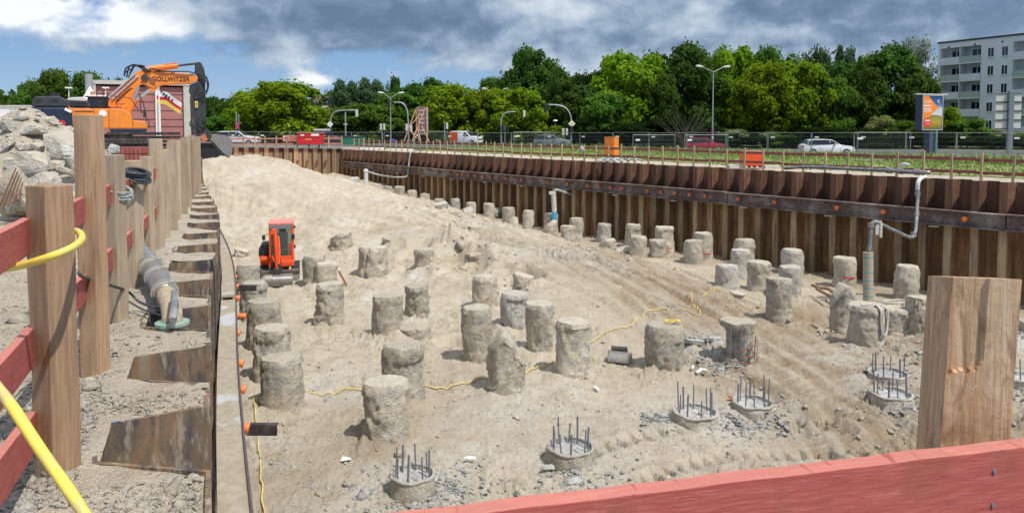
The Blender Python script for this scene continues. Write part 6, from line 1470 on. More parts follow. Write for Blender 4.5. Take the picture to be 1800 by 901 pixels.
# ================================================================== lamps, signals
def lamp(px,ytop,D,lab,gz=-.5,arm=(22,22),yb=250,stick=None):
    X=(px-CX)/FPX*D; zt=at_y(px,ytop+9,D).z; rt=thing('street_lamp',lab,'street lamp',(X,D,gz),0,'double armed street lamps'); k=D/FPX
    m=MB(); m.cyl((0,0,0),(0,0,zt-gz),.10,.055,10); m.build('pole',M['grey'],rt,smooth='auto')
    for s,a in((-1,arm[0]),(1,arm[1])):
        ar=MB(); e=Vector((s*a*k,.3*s,zt-gz+8*k)); ar.cyl((0,0,zt-gz-.05),e,.04,n=8); A=ar.build('arm',M['grey'],rt)
        m=MB(); dd=Vector((s,0,.12)).normalized(); m.tube([e-dd*.15,e+dd*.15,e+dd*.5,e+dd*.75],[.06,.15,.16,.07],10); m.build('lamp_head',M['dirtywhite'],A,smooth=True)
    if stick:
        z=at_y(px,stick,D).z-gz; m=MB(); m.cyl((0,0,z-.5),(0,0,z+.35),.13,n=12); pp=m.build('poster',flat('pink_poster',(.45,.08,.25),.6,0,.5,5),rt); m=MB(); m.cyl((0,0,z-.75),(0,0,z-.5),.131,n=12); m.build('notice',M['white'],rt)
lamp(1252,117,84,'tall double armed lamp post with a pink poster before the tall dark trees',arm=(21,19),stick=232)
lamp(874,156,104,'double armed lamp post above the crossing right of the van',arm=(18,12))
lamp(687,163,100,'double armed lamp post at the crossing left of the wooden braced board',arm=(12,14))
def signal_head(c,face,par,sc=1.0,back=False):
    m=MB(); m.box(c,(.30*sc,.22*sc,.95*sc)); hd=m.build('signal_head',M['dirtywhite'] if back else M['black'],par,bevel=.03)
    if not back:
        for k,z in enumerate((.3,0,-.3)):
            m=MB(); q=Vector(c)+Vector((0,-.12*sc,z*sc)); m.cyl(q,q-Vector((0,.08,0)),.10*sc,.11*sc,12); m.build('lens_hood',M['charcoal'],hd)
    return hd
def mast(label,D,base,pts,heads,diamond=None,gz=-.5,name='traffic_signal'):
    X=(base-CX)/FPX*D; rt=thing(name,label,'traffic signal',(X,D,gz)); o=Vector((X,D,gz))
    m=MB(); P=[at_y(a,b,D)-o for a,b in pts]; m.tube([Vector((P[0].x,0,0))]+P,.085,10,smooth=4); m.build('mast',M['grey'],rt,smooth=True)
    for px,py,back,sc in heads: signal_head(at_y(px,py,D)-o+Vector((0,-.1,0)),0,rt,sc,back)
    if diamond:
        c=at_y(*diamond[:2],D)-o+Vector((0,-.14,0)); s=.42; m=MB(); m.prism([c+Vector((0,0,s)),c+Vector((s,0,0)),c-Vector((0,0,s)),c-Vector((s,0,0))],(0,-.01,0),(0,.01,0)); dd=m.build('diamond_sign',M['white'],rt)
        s=.27; 
        if diamond[2]: m=MB(); m.prism([c+Vector((0,0,s)),c+Vector((s,0,0)),c-Vector((0,0,s)),c-Vector((s,0,0))],(0,-.022,0),(0,-.012,0)); m.build('yellow_field',flat('sign_yellow',(.72,.66,.18),.4),dd)
    return rt
mast('curved traffic signal mast with a diamond sign back left of the green container',95,581,[(581,222),(581,214),(583,204),(589,197),(599,194.5),(612,194),(624,194)],[(627.5,199,True,1.0),(584,231,False,.9)],(580.5,218.5,False))
c=at_y(607,197,97); rt=thing('traffic_signal','straight grey signal post right of the curved mast','traffic signal',(c.x,97,-.5)); m=MB(); m.cyl((0,0,0),(0,0,c.z+.5),.1,n=10); m.build('post',M['grey'],rt); m=MB(); m.box((0,0,2.9),(.5,.1,.12)); m.build('bracket',M['white'],rt)
mast('curved traffic signal mast beside the wooden braced board',90,718,[(718,222),(717,208),(716,196),(712,186),(706,181),(699,180),(692,180.5)],[(684,184,False,1.0),(715,224,True,.9),(723,226,True,.8)],None)
mast('thin curved mast with signals right of the middle double lamp',92,881,[(881,222),(881,212),(884,203),(890,198.5),(898,197),(906,197)],[(884,225,False,.9),(921.5,200,True,.9)],None)
mast('curved traffic signal mast with a yellow and white diamond sign',86,1004,[(1004,225),(1004,212),(1003,204),(999,195),(991,188),(980,185),(963,184)],[(958.5,190,False,1.1),(1005,228,False,.9)],(1005,217.5,True))
for k,(px,yt,D,lab,bk) in enumerate(((673,222,97,'small signal pair at the far left of the braced board',True),(783,224,94,'pedestrian signal on a thin post between braced board and van',True),(889,226,94,'short signal post beside the thin curved mast',False),(993,230,88,'short white backed signal left of the diamond sign mast',True))):
    X=(px-CX)/FPX*D; rt=thing('traffic_signal',lab,'traffic signal',(X,D,-.5)); zt=at_y(px,yt-(9 if k==1 else 5),D).z+.5; m=MB(); m.cyl((-.1,0,0),(-.1,0,zt),.05,n=8); m.build('post',M['grey'],rt)
    for dx in((-.22,.22) if k!=1 else (.22,)): signal_head(Vector((dx,-.05,zt-.45-.0)),0,rt,.85,bk and dx<.3)
X=(976-CX)/FPX*96; rt=thing('park_lamp','small mushroom topped lamp between the trees','lamp',(X,96,-.5)); zt=at_y(976,212,96).z+.5; m=MB(); m.cyl((0,0,0),(0,0,zt),.05,n=8); m.build('pole',M['wood'],rt); m=MB(); m.cyl((0,0,zt-.05),(0,0,zt+.1),.32,.2,14); m.build('lamp_head',M['white'],rt)
X=(691.5-CX)/FPX*96; m=MB(); m.cyl((0,-.02,0),(0,.02,0),.3,n=20); o=m.build('road_sign',flat('sign_blue',(.03,.15,.5),.4)); o.location=(X,96,at_y(692,248,96).z); tag(o,'round blue road sign low beside the left double lamp','road sign')
m=MB(); m.cyl((0,0,-1),(0,0,0),.03,n=6); m.build('post',M['grey'],o)
# advertising pillar-like post left
c=at_y(418,232,92); rt=thing('sign_post','grey post pair with pink and white notices above the white large car','sign post',(c.x,92,-.2)); 
m=MB(); m.cyl((-.15,0,0),(-.15,0,at_y(418,197,92).z+.2),.06,n=8); m.cyl((.15,0,0),(.15,0,at_y(418,200,92).z+.2),.05,n=8); m.build('post',M['grey'],rt); m=MB(); m.box((0,-.1,at_y(418,221,92).z+.2),(.45,.06,.75)); m.build('pink_notice',flat('pink_notice',(.45,.07,.2),.6),rt)
# ================================================================== wooden braced board
Dw=72; o0=Vector(((735-CX)/FPX*Dw,Dw,-.3)); rt=thing('braced_board','tall board seen from behind, held by slanting wooden braces','signboard',tuple(o0))
q=lambda a,b,dy=0: at_y(a,b,Dw+dy)-o0
m=MB(); a=q(733,188);b=q(752.5,236); m.box(((a.x+b.x)/2,.1,(a.z+b.z)/2),(b.x-a.x,.06,a.z-b.z)); m.build('panel',flat('board_back',(.42,.40,.48),.8,0,.1,2),rt)
m=MB()
for y_ in(189,196,203.5,211,218,223.5,231): a=q(734,y_); b=q(751,y_); m.box(((a.x+b.x)/2,.03,a.z),(b.x-a.x,.07,.08))
m.build('batten',M['redfar'],rt)
for (a,b,w,nm) in(((735.5,188),(736,250),.07,'upright'),((749,188),(751,250),.07,'upright'),((731.5,190),(732,240),.05,'upright'),((731,194),(712,250),.06,'brace'),((748,190),(726,251),.06,'brace'),((742,222),(757,250),.05,'brace'),((721,228),(734,243),.05,'brace'),((738,203),(721,224),.045,'brace'),((735,226),(742,250),.05,'brace')):
    m=MB(); m.cyl(q(*a)+Vector((0,-.05 if nm=='upright' else -.25,0)),q(*b)+Vector((0,-.05 if nm=='upright' else -.9,0)),w,n=4); m.build(nm,M['brace'] if 'brace' in M else M.setdefault('brace',wood('pink_timber',(.50,.27,.17),(.40,.2,.13),(.6,.38,.26))),rt)
# ================================================================== containers
def cont(name,label,cat,px0,px1,yt,yb,D,mat,dep=1.6,extras=None):
    p0=at_y(px0,yb,D);p1=at_y(px1,yt,D); rt=thing(name,label,cat,((p0.x+p1.x)/2,D,p0.z)); w=p1.x-p0.x;h=p1.z-p0.z
    m=MB(); m.box((0,dep/2,h/2),(w,dep,h)); m.build('body',M[mat],rt,bevel=.03)
    if extras: extras(rt,w,h)
    return rt
def ex1(rt,w,h):
    m=MB(); m.box((0,.8,h+.03),(w+.12,1.7,.06)); m.build('lid',M['redfar2'],rt)
    m=MB(); m.box((-w*.28,-.01,h*.82),(w*.16,.02,.13)); m.box((w*.27,-.01,h*.85),(w*.34,.02,.22)); m.build('sign_plate',M['white'],rt)
    m=MB(); m.box((0,-.012,h*.64),(w*.96,.02,.04)); m.build('seam',flat('dark_red',(.25,.01,.015),.5),rt)
    m=MB(); 
    for k in range(3): m.cyl((-.25+.2*k,-.0,h*.46),(-.25+.2*k,-.03,h*.46),.07,n=8)
    m.build('emblem',M['yellow'],rt)
cont('red_container','bright red box container with white plates at the far end wall','container',523,563,234,254,71,'red',extras=ex1)
def ex2(rt,w,h):
    m=MB(); m.box((-w*.28,-.01,h*.55),(w*.36,.02,h*.72)); wp=m.build('white_panel',M['white'],rt); m=MB(); m.box((-w*.36,-.025,h*.55),(w*.09,.01,h*.4)); m.cyl((-w*.22,-.02,h*.55),(-w*.22,-.032,h*.55),.2,n=12); m.build('red_figure',M['red'],wp)
    m=MB(); 
    for k in range(2): m.box((w*.22,-.01,h*(.45+.25*k)),(w*.4,.02,.05))
    m.build('text_line',M['redfar2'],rt)
cont('banner_board','red and white banner board left of the red box container','banner',497,523,238,249,72,'redfar2',.1,ex2)
cont('green_container','dark green skip behind the far end wall','container',598,636,241,254,74,'green',1.8,lambda rt,w,h:(MB().box((0,.9,h+.04),(w+.1,1.9,.08)).build('rim',M['charcoal'],rt),MB().box((-w*.5,-.02,h*.5),(.08,.05,h)).build('rib',M['charcoal'],rt)))
cont('tarp_load','dark tarpaulin covered load between the red and green containers','load',570,598,242,254,75,'charcoal',1.5,lambda rt,w,h:(MB().ball((0,.7,h),w*.45,12,8,(1,.8,.3)).build('cover',M['darksteel'],rt,smooth=True)))
cont('blue_car_roof' if 0 else 'covered_trailer','blue covered trailer with a white flat roof behind the red box container','trailer',553,572,230,252,84,'navy',3,lambda rt,w,h:(MB().box((0,1.,h+.12),(w*1.05,2.2,.22)).build('roof',M['dirtywhite'],rt)))
# ================================================================== billboard
Db=66.; rt=thing('billboard','lit advertising box on a post with an orange, blue and meadow poster','billboard',((1637-CX)/FPX*Db,Db,-.5),R(18)); kb=Db/FPX
zc=at_y(1637,198,Db).z+.5; Wb=2.35; Hb=62*kb; 
m=MB(); m.box((0,.35,zc),(Wb,.75,Hb)); m.build('housing',flat('slate_housing',(.05,.06,.09),.5),rt,bevel=.03)
m=MB(); 
for x,w_,z,h_ in((0,Wb+.02,zc+Hb/2-.05,.1),(0,Wb+.02,zc-Hb/2+.05,.1),(-Wb/2+.05,.1,zc,Hb-.2),(Wb/2-.05,.1,zc,Hb-.2)): m.box((x,-.045,z),(w_,.05,h_))
m.build('frame',M['grey'],rt)
m=MB(); m.box((0,.2,zc+Hb/2+.06),(Wb+1.3,.25,.08)); m.build('roof_rail',M['dirtywhite'],rt)
m=MB(); m.box((.05,.3,(zc-Hb/2)/2),(.55,.6,zc-Hb/2)); m.build('post',flat('post_blue_grey',(.06,.09,.12),.5),rt); m=MB(); m.box((.42,.0,(zc-Hb/2)/2),(.22,.3,zc-Hb/2)); m.build('post',flat('post_teal_grey',(.12,.2,.21),.5),rt)
pw,ph=Wb-.22,Hb-.22; z0=zc-ph/2; L3=lambda u,v,d=0.: Vector((-pw/2+pw*u,-.035-d,z0+ph*v))
m_=NT('poster_picture'); tc=m_.n.new('ShaderNodeTexCoord'); sp=m_.n.new('ShaderNodeSeparateXYZ'); m_.L(tc.outputs['Generated'],sp.inputs[0]); nz=m_.noise(m_.coord('Object'),1.5,5)
zz=m_.math('ADD',sp.outputs[2],m_.math('MULTIPLY',m_.math('SUBTRACT',nz,.5),.12))
pc=m_.ramp(zz,[(.0,(.10,.11,.01)),(.2,(.42,.30,.02)),(.36,(.25,.28,.04)),(.40,(.30,.10,.06)),(.44,(.60,.62,.60)),(.60,(.45,.55,.65)),(.75,(.05,.12,.30)),(1.,(.01,.05,.18))]); m_.col(pc); m_.rough(.35); M['poster']=m_.m
m=MB(); m.box((0,-.03,zc),(pw,.01,ph)); po=m.build('poster_picture',M['poster'],rt)
m=MB(); m.add([L3(0,1,.004),L3(.26,1,.004),L3(.80,.64,.004),L3(.22,.32,.004),L3(0,.30,.004)],[(0,1,2,3,4)]); m.build('orange_arrow',flat('poster_orange',(.85,.25,.02),.4),rt)
m=MB(); m.add([L3(.22+.21*math.cos(a),.20+.15*math.sin(a),.008) for a in np.linspace(0,2*PI,25)[:-1]]+[],[tuple(range(24))]); m.build('red_drop',flat('poster_red',(.70,.05,.02),.4),rt)
def btext(s_,u,v,size,nm='lettering',mat='white',sq=1.): c=L3(u,v,.014); return text_mesh(s_,size,M[mat],nm,rt,Matrix.Translation(c)@FACE,.002,sq)
btext('FÜR JEDE',.20,.82,.25,sq=.8); 
for (u,v,w_,h_) in((.22,.705,.42,.045),(.22,.61,.40,.035),(.24,.545,.44,.035),(.24,.26,.26,.05),(.26,.165,.2,.015)):
    m=MB(); n_=9
    for k in range(n_):
        m.add([L3(u-w_/2+w_*k/n_,v-h_/2,.012),L3(u-w_/2+w_*(k+.75)/n_,v-h_/2,.012),L3(u-w_/2+w_*(k+.75)/n_,v+h_/2,.012),L3(u-w_/2+w_*k/n_,v+h_/2,.012)],[(0,1,2,3)])
    m.build('text_line',M['white'],rt)
m=MB(); m.tube([L3(.80+.055*math.cos(a),.83+.055*pw/ph*math.sin(a),.014) for a in np.linspace(.9,5.4,18)],.035,6); m.build('round_logo',M['white'],rt)
m=MB(); m.add([L3(.98,.38,.01),L3(.98,.66,.01),L3(.94,.66,.01),L3(.94,.38,.01)],[(0,1,2,3)]); m.build('white_strip',M['white'],rt)
# sign mast with boards seen from behind
Dm_=58.; rt=thing('direction_sign','grey mast carrying stacked road signs seen from behind','road sign',((1774-CX)/FPX*Dm_,Dm_,-.5),R(-8)); kk=Dm_/FPX; zt=at_y(1774,160,Dm_).z+.5
m=MB(); m.box((0,0,zt/2),(.38,.3,zt)); m.build('mast',flat('mast_grey',(.15,.18,.21),.5),rt,bevel=.03)
M['signback']=flat('sign_back',(.52,.54,.51),.5,.1,.05)
for k in range(4):
    for s,w_ in((-1,.85),(1,.62)):
        m=MB(); x=s*(.2+w_/2); z=zt-.18-.70*k-.33; m.box((x,.12,z),(w_,.05,.64)); b_=m.build('sign_board',M['signback'],rt,bevel=.02); m=MB(); m.box((x,.06,z-.34),(w_,.05,.05)); m.build('rail',M['darksteel'],b_); m=MB(); m.box((x,.06,z+.3),(w_,.05,.04)); m.build('rail',M['darksteel'],b_)
# ================================================================== person
def person(px,pyf,D,label):
    X=(px-CX)/FPX*D; gz=at_y(px,pyf,D).z; me=bpy.data.meshes.new('person')
    J={'pelvis':(0,0,.95),'spine':(0,.01,1.15),'chest':(0,0,1.36),'neck':(.02,0,1.50),'head':(.05,0,1.60),'crown':(.05,0,1.70),
       'shL':(0,-.19,1.42),'elL':(-.08,-.24,1.14),'wrL':(.04,-.24,.92),'haL':(.08,-.23,.84),'shR':(0,.19,1.42),'elR':(-.02,.24,1.14),'wrR':(.14,.22,.95),'haR':(.19,.2,.88),
       'hpL':(0,-.1,.90),'knL':(.14,-.1,.50),'anL':(.05,-.1,.10),'toL':(.2,-.1,.04),'hpR':(0,.1,.90),'knR':(-.02,.1,.49),'anR':(-.28,.1,.16),'toR':(-.16,.1,.06)}
    Ed=[('pelvis','spine'),('spine','chest'),('chest','neck'),('neck','head'),('head','crown'),('chest','shL'),('shL','elL'),('elL','wrL'),('wrL','haL'),('chest','shR'),('shR','elR'),('elR','wrR'),('wrR','haR'),('pelvis','hpL'),('hpL','knL'),('knL','anL'),('anL','toL'),('pelvis','hpR'),('hpR','knR'),('knR','anR'),('anR','toR')]
    Rr={'pelvis':.14,'spine':.13,'chest':.15,'neck':.055,'head':.10,'crown':.07,'shL':.07,'shR':.07,'elL':.05,'elR':.05,'wrL':.035,'wrR':.035,'haL':.04,'haR':.04,'hpL':.09,'hpR':.09,'knL':.065,'knR':.065,'anL':.045,'anR':.045,'toL':.04,'toR':.04}
    ks=list(J); me.from_pydata([J[k] for k in ks],[(ks.index(a),ks.index(b)) for a,b in Ed],[]); o=bpy.data.objects.new('person',me); COL.objects.link(o)
    sk=o.modifiers.new('s','SKIN'); 
    for k,v_ in zip(ks,me.skin_vertices[0].data): v_.radius=(Rr[k],Rr[k]); v_.use_root=(k=='pelvis')
    sb=o.modifiers.new('d','SUBSURF'); sb.levels=sb.render_levels=2
    dg=bpy.context.evaluated_depsgraph_get(); nm=bpy.data.meshes.new_from_object(o.evaluated_get(dg)); bpy.data.objects.remove(o)
    skin=flat('skin',(.45,.28,.2),.6); trous=flat('light_trousers',(.42,.40,.36),.8); nm.materials.clear(); nm.materials.append(skin); nm.materials.append(trous)
    for p in nm.polygons: p.use_smooth=True; p.material_index=1 if p.center.z<.98 and abs(p.center.y)<.17 else 0
    o=bpy.data.objects.new('person',nm); COL.objects.link(o); o.location=(X,D,gz); o.rotation_euler=(0,0,R(-20)); tag(o,label,'person')
    m=MB(); m.tube([(0,0,.88),(0,0,1.0),(0,0,1.2),(0,0,1.4),(0,0,1.5)],[.19,.18,.18,.2,.09],14)
    for s,sg in(('L',-1),('R',1)): m.tube([J['sh'+s],J['el'+s],J['wr'+s]],[.09,.07,.055],10)
    m.build('jacket',M['black'],o,smooth=True)
    m=MB(); m.box((.16,0,1.22),(.06,.14,.4)); m.build('shirt',M['white'],o,bevel=.02)
    m=MB(); m.ball((.03,0,1.66),.115,12,8,(1,1,.95)); m.build('hair',M['charcoal'],o,smooth=True)
    m=MB(); m.ball((.12,-.17,.85),.11,8,6,(1.3,.8,1)); m.build('bag',M['dirtywhite'],o,smooth=True)
    for s in('L','R'):
        a=Vector(J['an'+s]); m=MB(); m.ball(a+Vector((.09,0,-.07)),.07,10,6,(1.9,.75,.7)); m.build('shoe',M['black'],o,smooth=True)
person(1638,271,88,'pedestrian in a dark jacket and pale trousers walking under the billboard')
# ================================================================== apartment block
Q0=Vector((67.5,117.0)); DU=Vector((.45,-.893)).normalized(); DN=Vector((DU.y,-DU.x))  # DN points towards the camera side
if DN.dot(-Q0)<0: DN=-DN
ap=thing('apartment_block','pale five storey slab block with balconies at the right behind the trees','building',(Q0.x,Q0.y,-.6))
def sx(px): u=(px-CX)/FPX; return (u*Q0.y-Q0.x)/(DU.x-u*DU.y)
M['wallw']=flat('pale_render',(.70,.71,.70),.9,0,.04,.6); M['gwall']=flat('loggia_wall',(.55,.55,.54),.9,0,.05); M['bgreen']=flat('green_parapet',(.36,.44,.37),.8); M['bwhite']=flat('white_parapet',(.66,.67,.67),.8)
def fb(m,s0,s1,d0,d1,z0,z1):
    P=[Q0+DU*s+DN*d for s,d in((s0,d0),(s1,d0),(s1,d1),(s0,d1))]; m.prism([Vector((p.x,p.y,0)) for p in P],(0,0,z0),(0,0,z1)); return m
TOP=15.2; log=[(sx(1648),sx(1719)),(sx(1775),sx(1775)+11)]; Zf=[2.4+2.68*k for k in range(5)]
m=MB(); ends=[log[0][0]-.35,log[0][0],log[0][1],log[1][0],log[1][1],34]
for a,b in((ends[0],ends[1]),(ends[2],ends[3]),(ends[4],ends[5])): fb(m,a,b,-10,0,-.6,TOP)
for a,b in log:
    fb(m,a,b,-10,-1.6,-.6,TOP)
    fb(m,a,b,-1.6,0,Zf[4]+1.25,TOP); fb(m,a,b,-1.6,0,-.6,Zf[0]-1.2-.0)
m.build('wall',M['wallw'],ap,world=True)
m=MB(); fb(m,log[0][0]-.5,34.1,-10.1,.12,TOP,TOP+.25); m.build('roof_trim',M['darksteel'],ap,world=True)
for (a,b) in log:
    mid=a+(b-a)*.5
    for k,z in enumerate(Zf):
        m=MB(); fb(m,a,b,-1.58,.15,z-1.36,z-1.18); 
        if k: m.build('balcony_floor',M['wallw'],ap,world=True)
        for j,(p,q_) in enumerate(((a+.02,mid-.06),(mid+.06,b-.02))):
            m=MB(); fb(m,p,q_,.02,.16,z-1.17,z-.25); m.build('balcony_parapet',M['bgreen'] if (j+k)%2 else M['bwhite'],ap,world=True)
            m=MB(); c=p+(q_-p)*.3; w=(q_-p)*.6; fb(m,c,c+w,-1.62,-1.57,z-1.1,z+.8); wd=m.build('balcony_window',M['glass'],ap,world=True); m=MB(); fb(m,c+w*.35,c+w*.42,-1.57,-1.54,z-1.1,z+.8); fb(m,c-.08,c,-1.57,-1.54,z-1.1,z+.8); m.build('frame',M['white'],wd,world=True)
    m=MB(); 
    fb(m,mid-.06,mid+.06,-1.6,.1,Zf[0]-1.2,TOP-.6); m.build('balcony_divider',M['gwall'],ap,world=True)
def win(s,z,w=1.15,h=1.3):
    m=MB(); fb(m,s-w/2,s+w/2,.0,.02,z-h/2,z+h/2); f=m.build('window',M['glass'],ap,world=True)
    m=MB()
    for a,b,c,d in((s-w/2-.06,s-w/2,z-h/2,z+h/2),(s+w/2,s+w/2+.06,z-h/2,z+h/2),(s-.03,s+.03,z-h/2,z+h/2),(s-w/2-.06,s+w/2+.06,z+h/2,z+h/2+.06)): fb(m,a,b,.0,.05,c,d)
    m.build('frame',M['white'],f,world=True); m=MB(); fb(m,s-w/2-.15,s+w/2+.15,.0,.12,z-h/2-.1,z-h/2); m.build('sill',M['white'],f,world=True)
for px in(1736.5,1761):
    for z in Zf: win(sx(px),z,0.8)
for s in(24.5,27.5,31):
    for z in Zf: win(s,z)
for k in range(8): m=MB(); fb(m,1+4*k,1.3+4*k,.0,.02,TOP-.8,TOP-.55); m.build('vent_opening',M['charcoal'],ap,world=True)
# ================================================================== left: pink panel building, white hall, grey building
Dp=62.; x0=(157-CX)/FPX*Dp; x1=(338-CX)/FPX*Dp; zt=at_y(240,148,Dp).z
rzp=R(23.4); cR=math.cos(rzp); sR=math.sin(rzp)
def lpx(px): u=(px-CX)/FPX; return (x1-u*Dp)/(cR-u*sR)
wpk=lpx(157); x0=-wpk/2; pkc=(x1-cR*wpk/2,Dp-sR*wpk/2); x1_=x1
pk=thing('panel_building','pink panelled hall with pale concrete columns behind the big excavator','building',(pkc[0],pkc[1],0),rzp)
x1=wpk/2
M['pink']=flat('pink_panel',(.36,.155,.145),.85,0,.10,.8); M['col']=flat('pale_column',(.46,.45,.40),.85,0,.1,2)
m=MB(); m.box((0,5,zt/2-.15),(x1-x0,9.9,zt-.3)); m.build('wall',M['pink'],pk)
m=MB()
for py in(180,195,210,222.5,167): z=at_y(240,py,Dp).z; m.box((0,.03,z),(x1-x0,.02,.035))
m.build('panel_joint',M['darksteel'],pk)
for px,w in((159,6),(168,7),(277,3),(281,4),(331,13)):
    X=wpk/2-( (x1_-(px-CX)/FPX*Dp)/(cR-(px-CX)/FPX*sR) ); m=MB(); m.box((X,-.05,zt/2),(w*.043,.3,zt-.2)); m.build('column',M['col'],pk,bevel=.02)
m=MB(); m.box((0,4.9,zt+.0),(x1-x0+.1,10.3,.3)); m.build('roof_edge',M['col'],pk)
m=MB(); X=-wpk/2+.15; m.cyl((X,-.3,0),(X,-.3,zt+.6),.28,n=12); m.build('flue_pipe',M['grey'],pk)
m=MB(); m.box((0,-1.2,.5),(x1-x0+2,.1,.35)); m.build('red_band',M['redfar2'],pk)
c=at_y(11,168,70); m=MB(); m.box((0,0,0),(3.2,8,4.6)); rt=thing('grey_building','pale grey block at the left picture edge','building',(c.x-1.0,74,1.5)); m.build('wall',M['bwhite'],rt); m=MB(); m.box((0,0,2.36),(3.3,8.1,.12)); m.build('roof_edge',M['darksteel'],rt)
rt=thing('white_hall','long low white hall behind the rubble heap','building',(-50,66,0)); zt=at_y(30,187,66).z; m=MB(); m.box((0,3,zt/2),(22,6,zt)); m.build('wall',M['white'],rt); m=MB(); m.box((0,3,zt+.05),(22.2,6.2,.1)); m.build('roof_edge',M['dirtywhite'],rt)
c=at_y(130,151,48); rt=thing('tent','white pointed tent top showing behind the excavator hood','tent',(c.x,50,0)); m=MB(); zt=c.z
m.add([(-.62,-.7,zt-1.35),(.5,-.7,zt-1.35),(.5,.7,zt-1.35),(-.62,.7,zt-1.35),(-.1,0,zt+.12),],[(0,1,4),(1,2,4),(2,3,4),(3,0,4)]); m.build('canopy',M['white'],rt)
m=MB(); 
for a in(-.45,.4):
    for b in(-.6,.6): m.cyl((a,b,0),(a,b,zt-1.35),.04,n=6)
m.build('pole',M['grey'],rt)
# red roofed house far
rt=thing('house','brown roofed house far behind the round lime tree','house',((572-CX)/FPX*150,150,-.5)); k=150/FPX; zt=at_y(572,168,150).z+.5; ze=at_y(572,181,150).z+.5
m=MB(); m.box((1,4,ze/2),(13,8,ze)); m.build('wall',flat('house_wall',(.32,.27,.24),.9),rt)
m=MB(); m.prism([Vector((-6,0,ze)),Vector((8,0,ze)),Vector((8,4,zt)),Vector((-2.2,4,zt))],(0,0,0),(0,0,.01)); m.add([(-6.3,-.3,ze),(8.3,-.3,ze),(8.3,8.3,ze),(-6.3,8.3,ze),(-2.2,4,zt),(8.3,4,zt)],[(0,1,5,4),(2,3,4,5),(3,0,4),(1,2,5)]); m.build('roof',flat('brown_roof',(.12,.08,.075),.9,0,.15,2),rt)
for x_ in(-3.5,0,3.5): m=MB(); m.box((x_,-.02,ze-1.2),(1.2,.05,1.3)); m.build('window',M['white'],rt)
# white frame (goal like sign) left of house
c=at_y(547,194,112); m=MB(); 
m.tube([c+Vector((-.25,0,-.25)),c+Vector((-.25,0,.25)),c+Vector((.25,0,-.25)),c+Vector((.25,0,.25))],.05,6); o=m.build('letter_sign',M['white']); tag(o,'small white letter N sign in the lime tree edge','sign')
m=MB(); m.cyl(c+Vector((0,.1,-6)),c+Vector((0,.1,-.2)),.06,n=6); m.build('post',M['grey'],o)
# ================================================================== trees
def leafmat(name,a,b,c):
    m=NT(name); oi=m.rnd(); geo=m.n.new('ShaderNodeNewGeometry'); tc=m.coord('Object')
    n1=m.noise(tc,.55,4,.6); n2=m.noise(tc,4.,3,.7); col=m.ramp(m.math('ADD',m.math('MULTIPLY',n1,.6),m.math('MULTIPLY',n2,.4)),[(.36,a),(.5,b),(.64,c)])
    hs=m.n.new('ShaderNodeHueSaturation'); m.L(col,hs.inputs['Color']); m.L(m.math('MULTIPLY_ADD',oi,.03,.485),hs.inputs['Hue']); m.L(m.math('MULTIPLY_ADD',oi,.3,.85),hs.inputs['Value'])
    m.n.remove(m.b); d=m.n.new('ShaderNodeBsdfDiffuse'); t=m.n.new('ShaderNodeBsdfTranslucent'); mx_=m.n.new('ShaderNodeMixShader'); mx_.inputs[0].default_value=.48
    m.L(hs.outputs[0],d.inputs[0]); m.L(hs.outputs[0],t.inputs[0]); m.L(d.outputs[0],mx_.inputs[1]); m.L(t.outputs[0],mx_.inputs[2]); m.L(mx_.outputs[0],m.out.inputs[0]); return m.m
M['bark']=flat('bark',(.10,.085,.065),.95,0,.3,8,.5)
LM={'lime':leafmat('lime_leaves',(.10,.17,.010),(.19,.295,.018),(.30,.41,.035)),'dark':leafmat('dark_leaves',(.040,.080,.016),(.070,.140,.026),(.115,.21,.038)),
 'mid':leafmat('mid_leaves',(.06,.12,.018),(.105,.20,.030),(.17,.29,.045)),'grey':leafmat('grey_green_leaves',(.05,.09,.04),(.09,.15,.065),(.15,.22,.10)),'silver':leafmat('silver_leaves',(.17,.21,.16),(.27,.31,.24),(.40,.44,.36)),
 'under':leafmat('shade_leaves',(.012,.03,.008),(.022,.05,.012),(.04,.085,.015)),'flower':leafmat('flowering_leaves',(.06,.11,.03),(.16,.22,.09),(.75,.72,.55)),'cream':leafmat('cream_flower_leaves',(.10,.17,.03),(.3,.36,.10),(.62,.62,.32))}
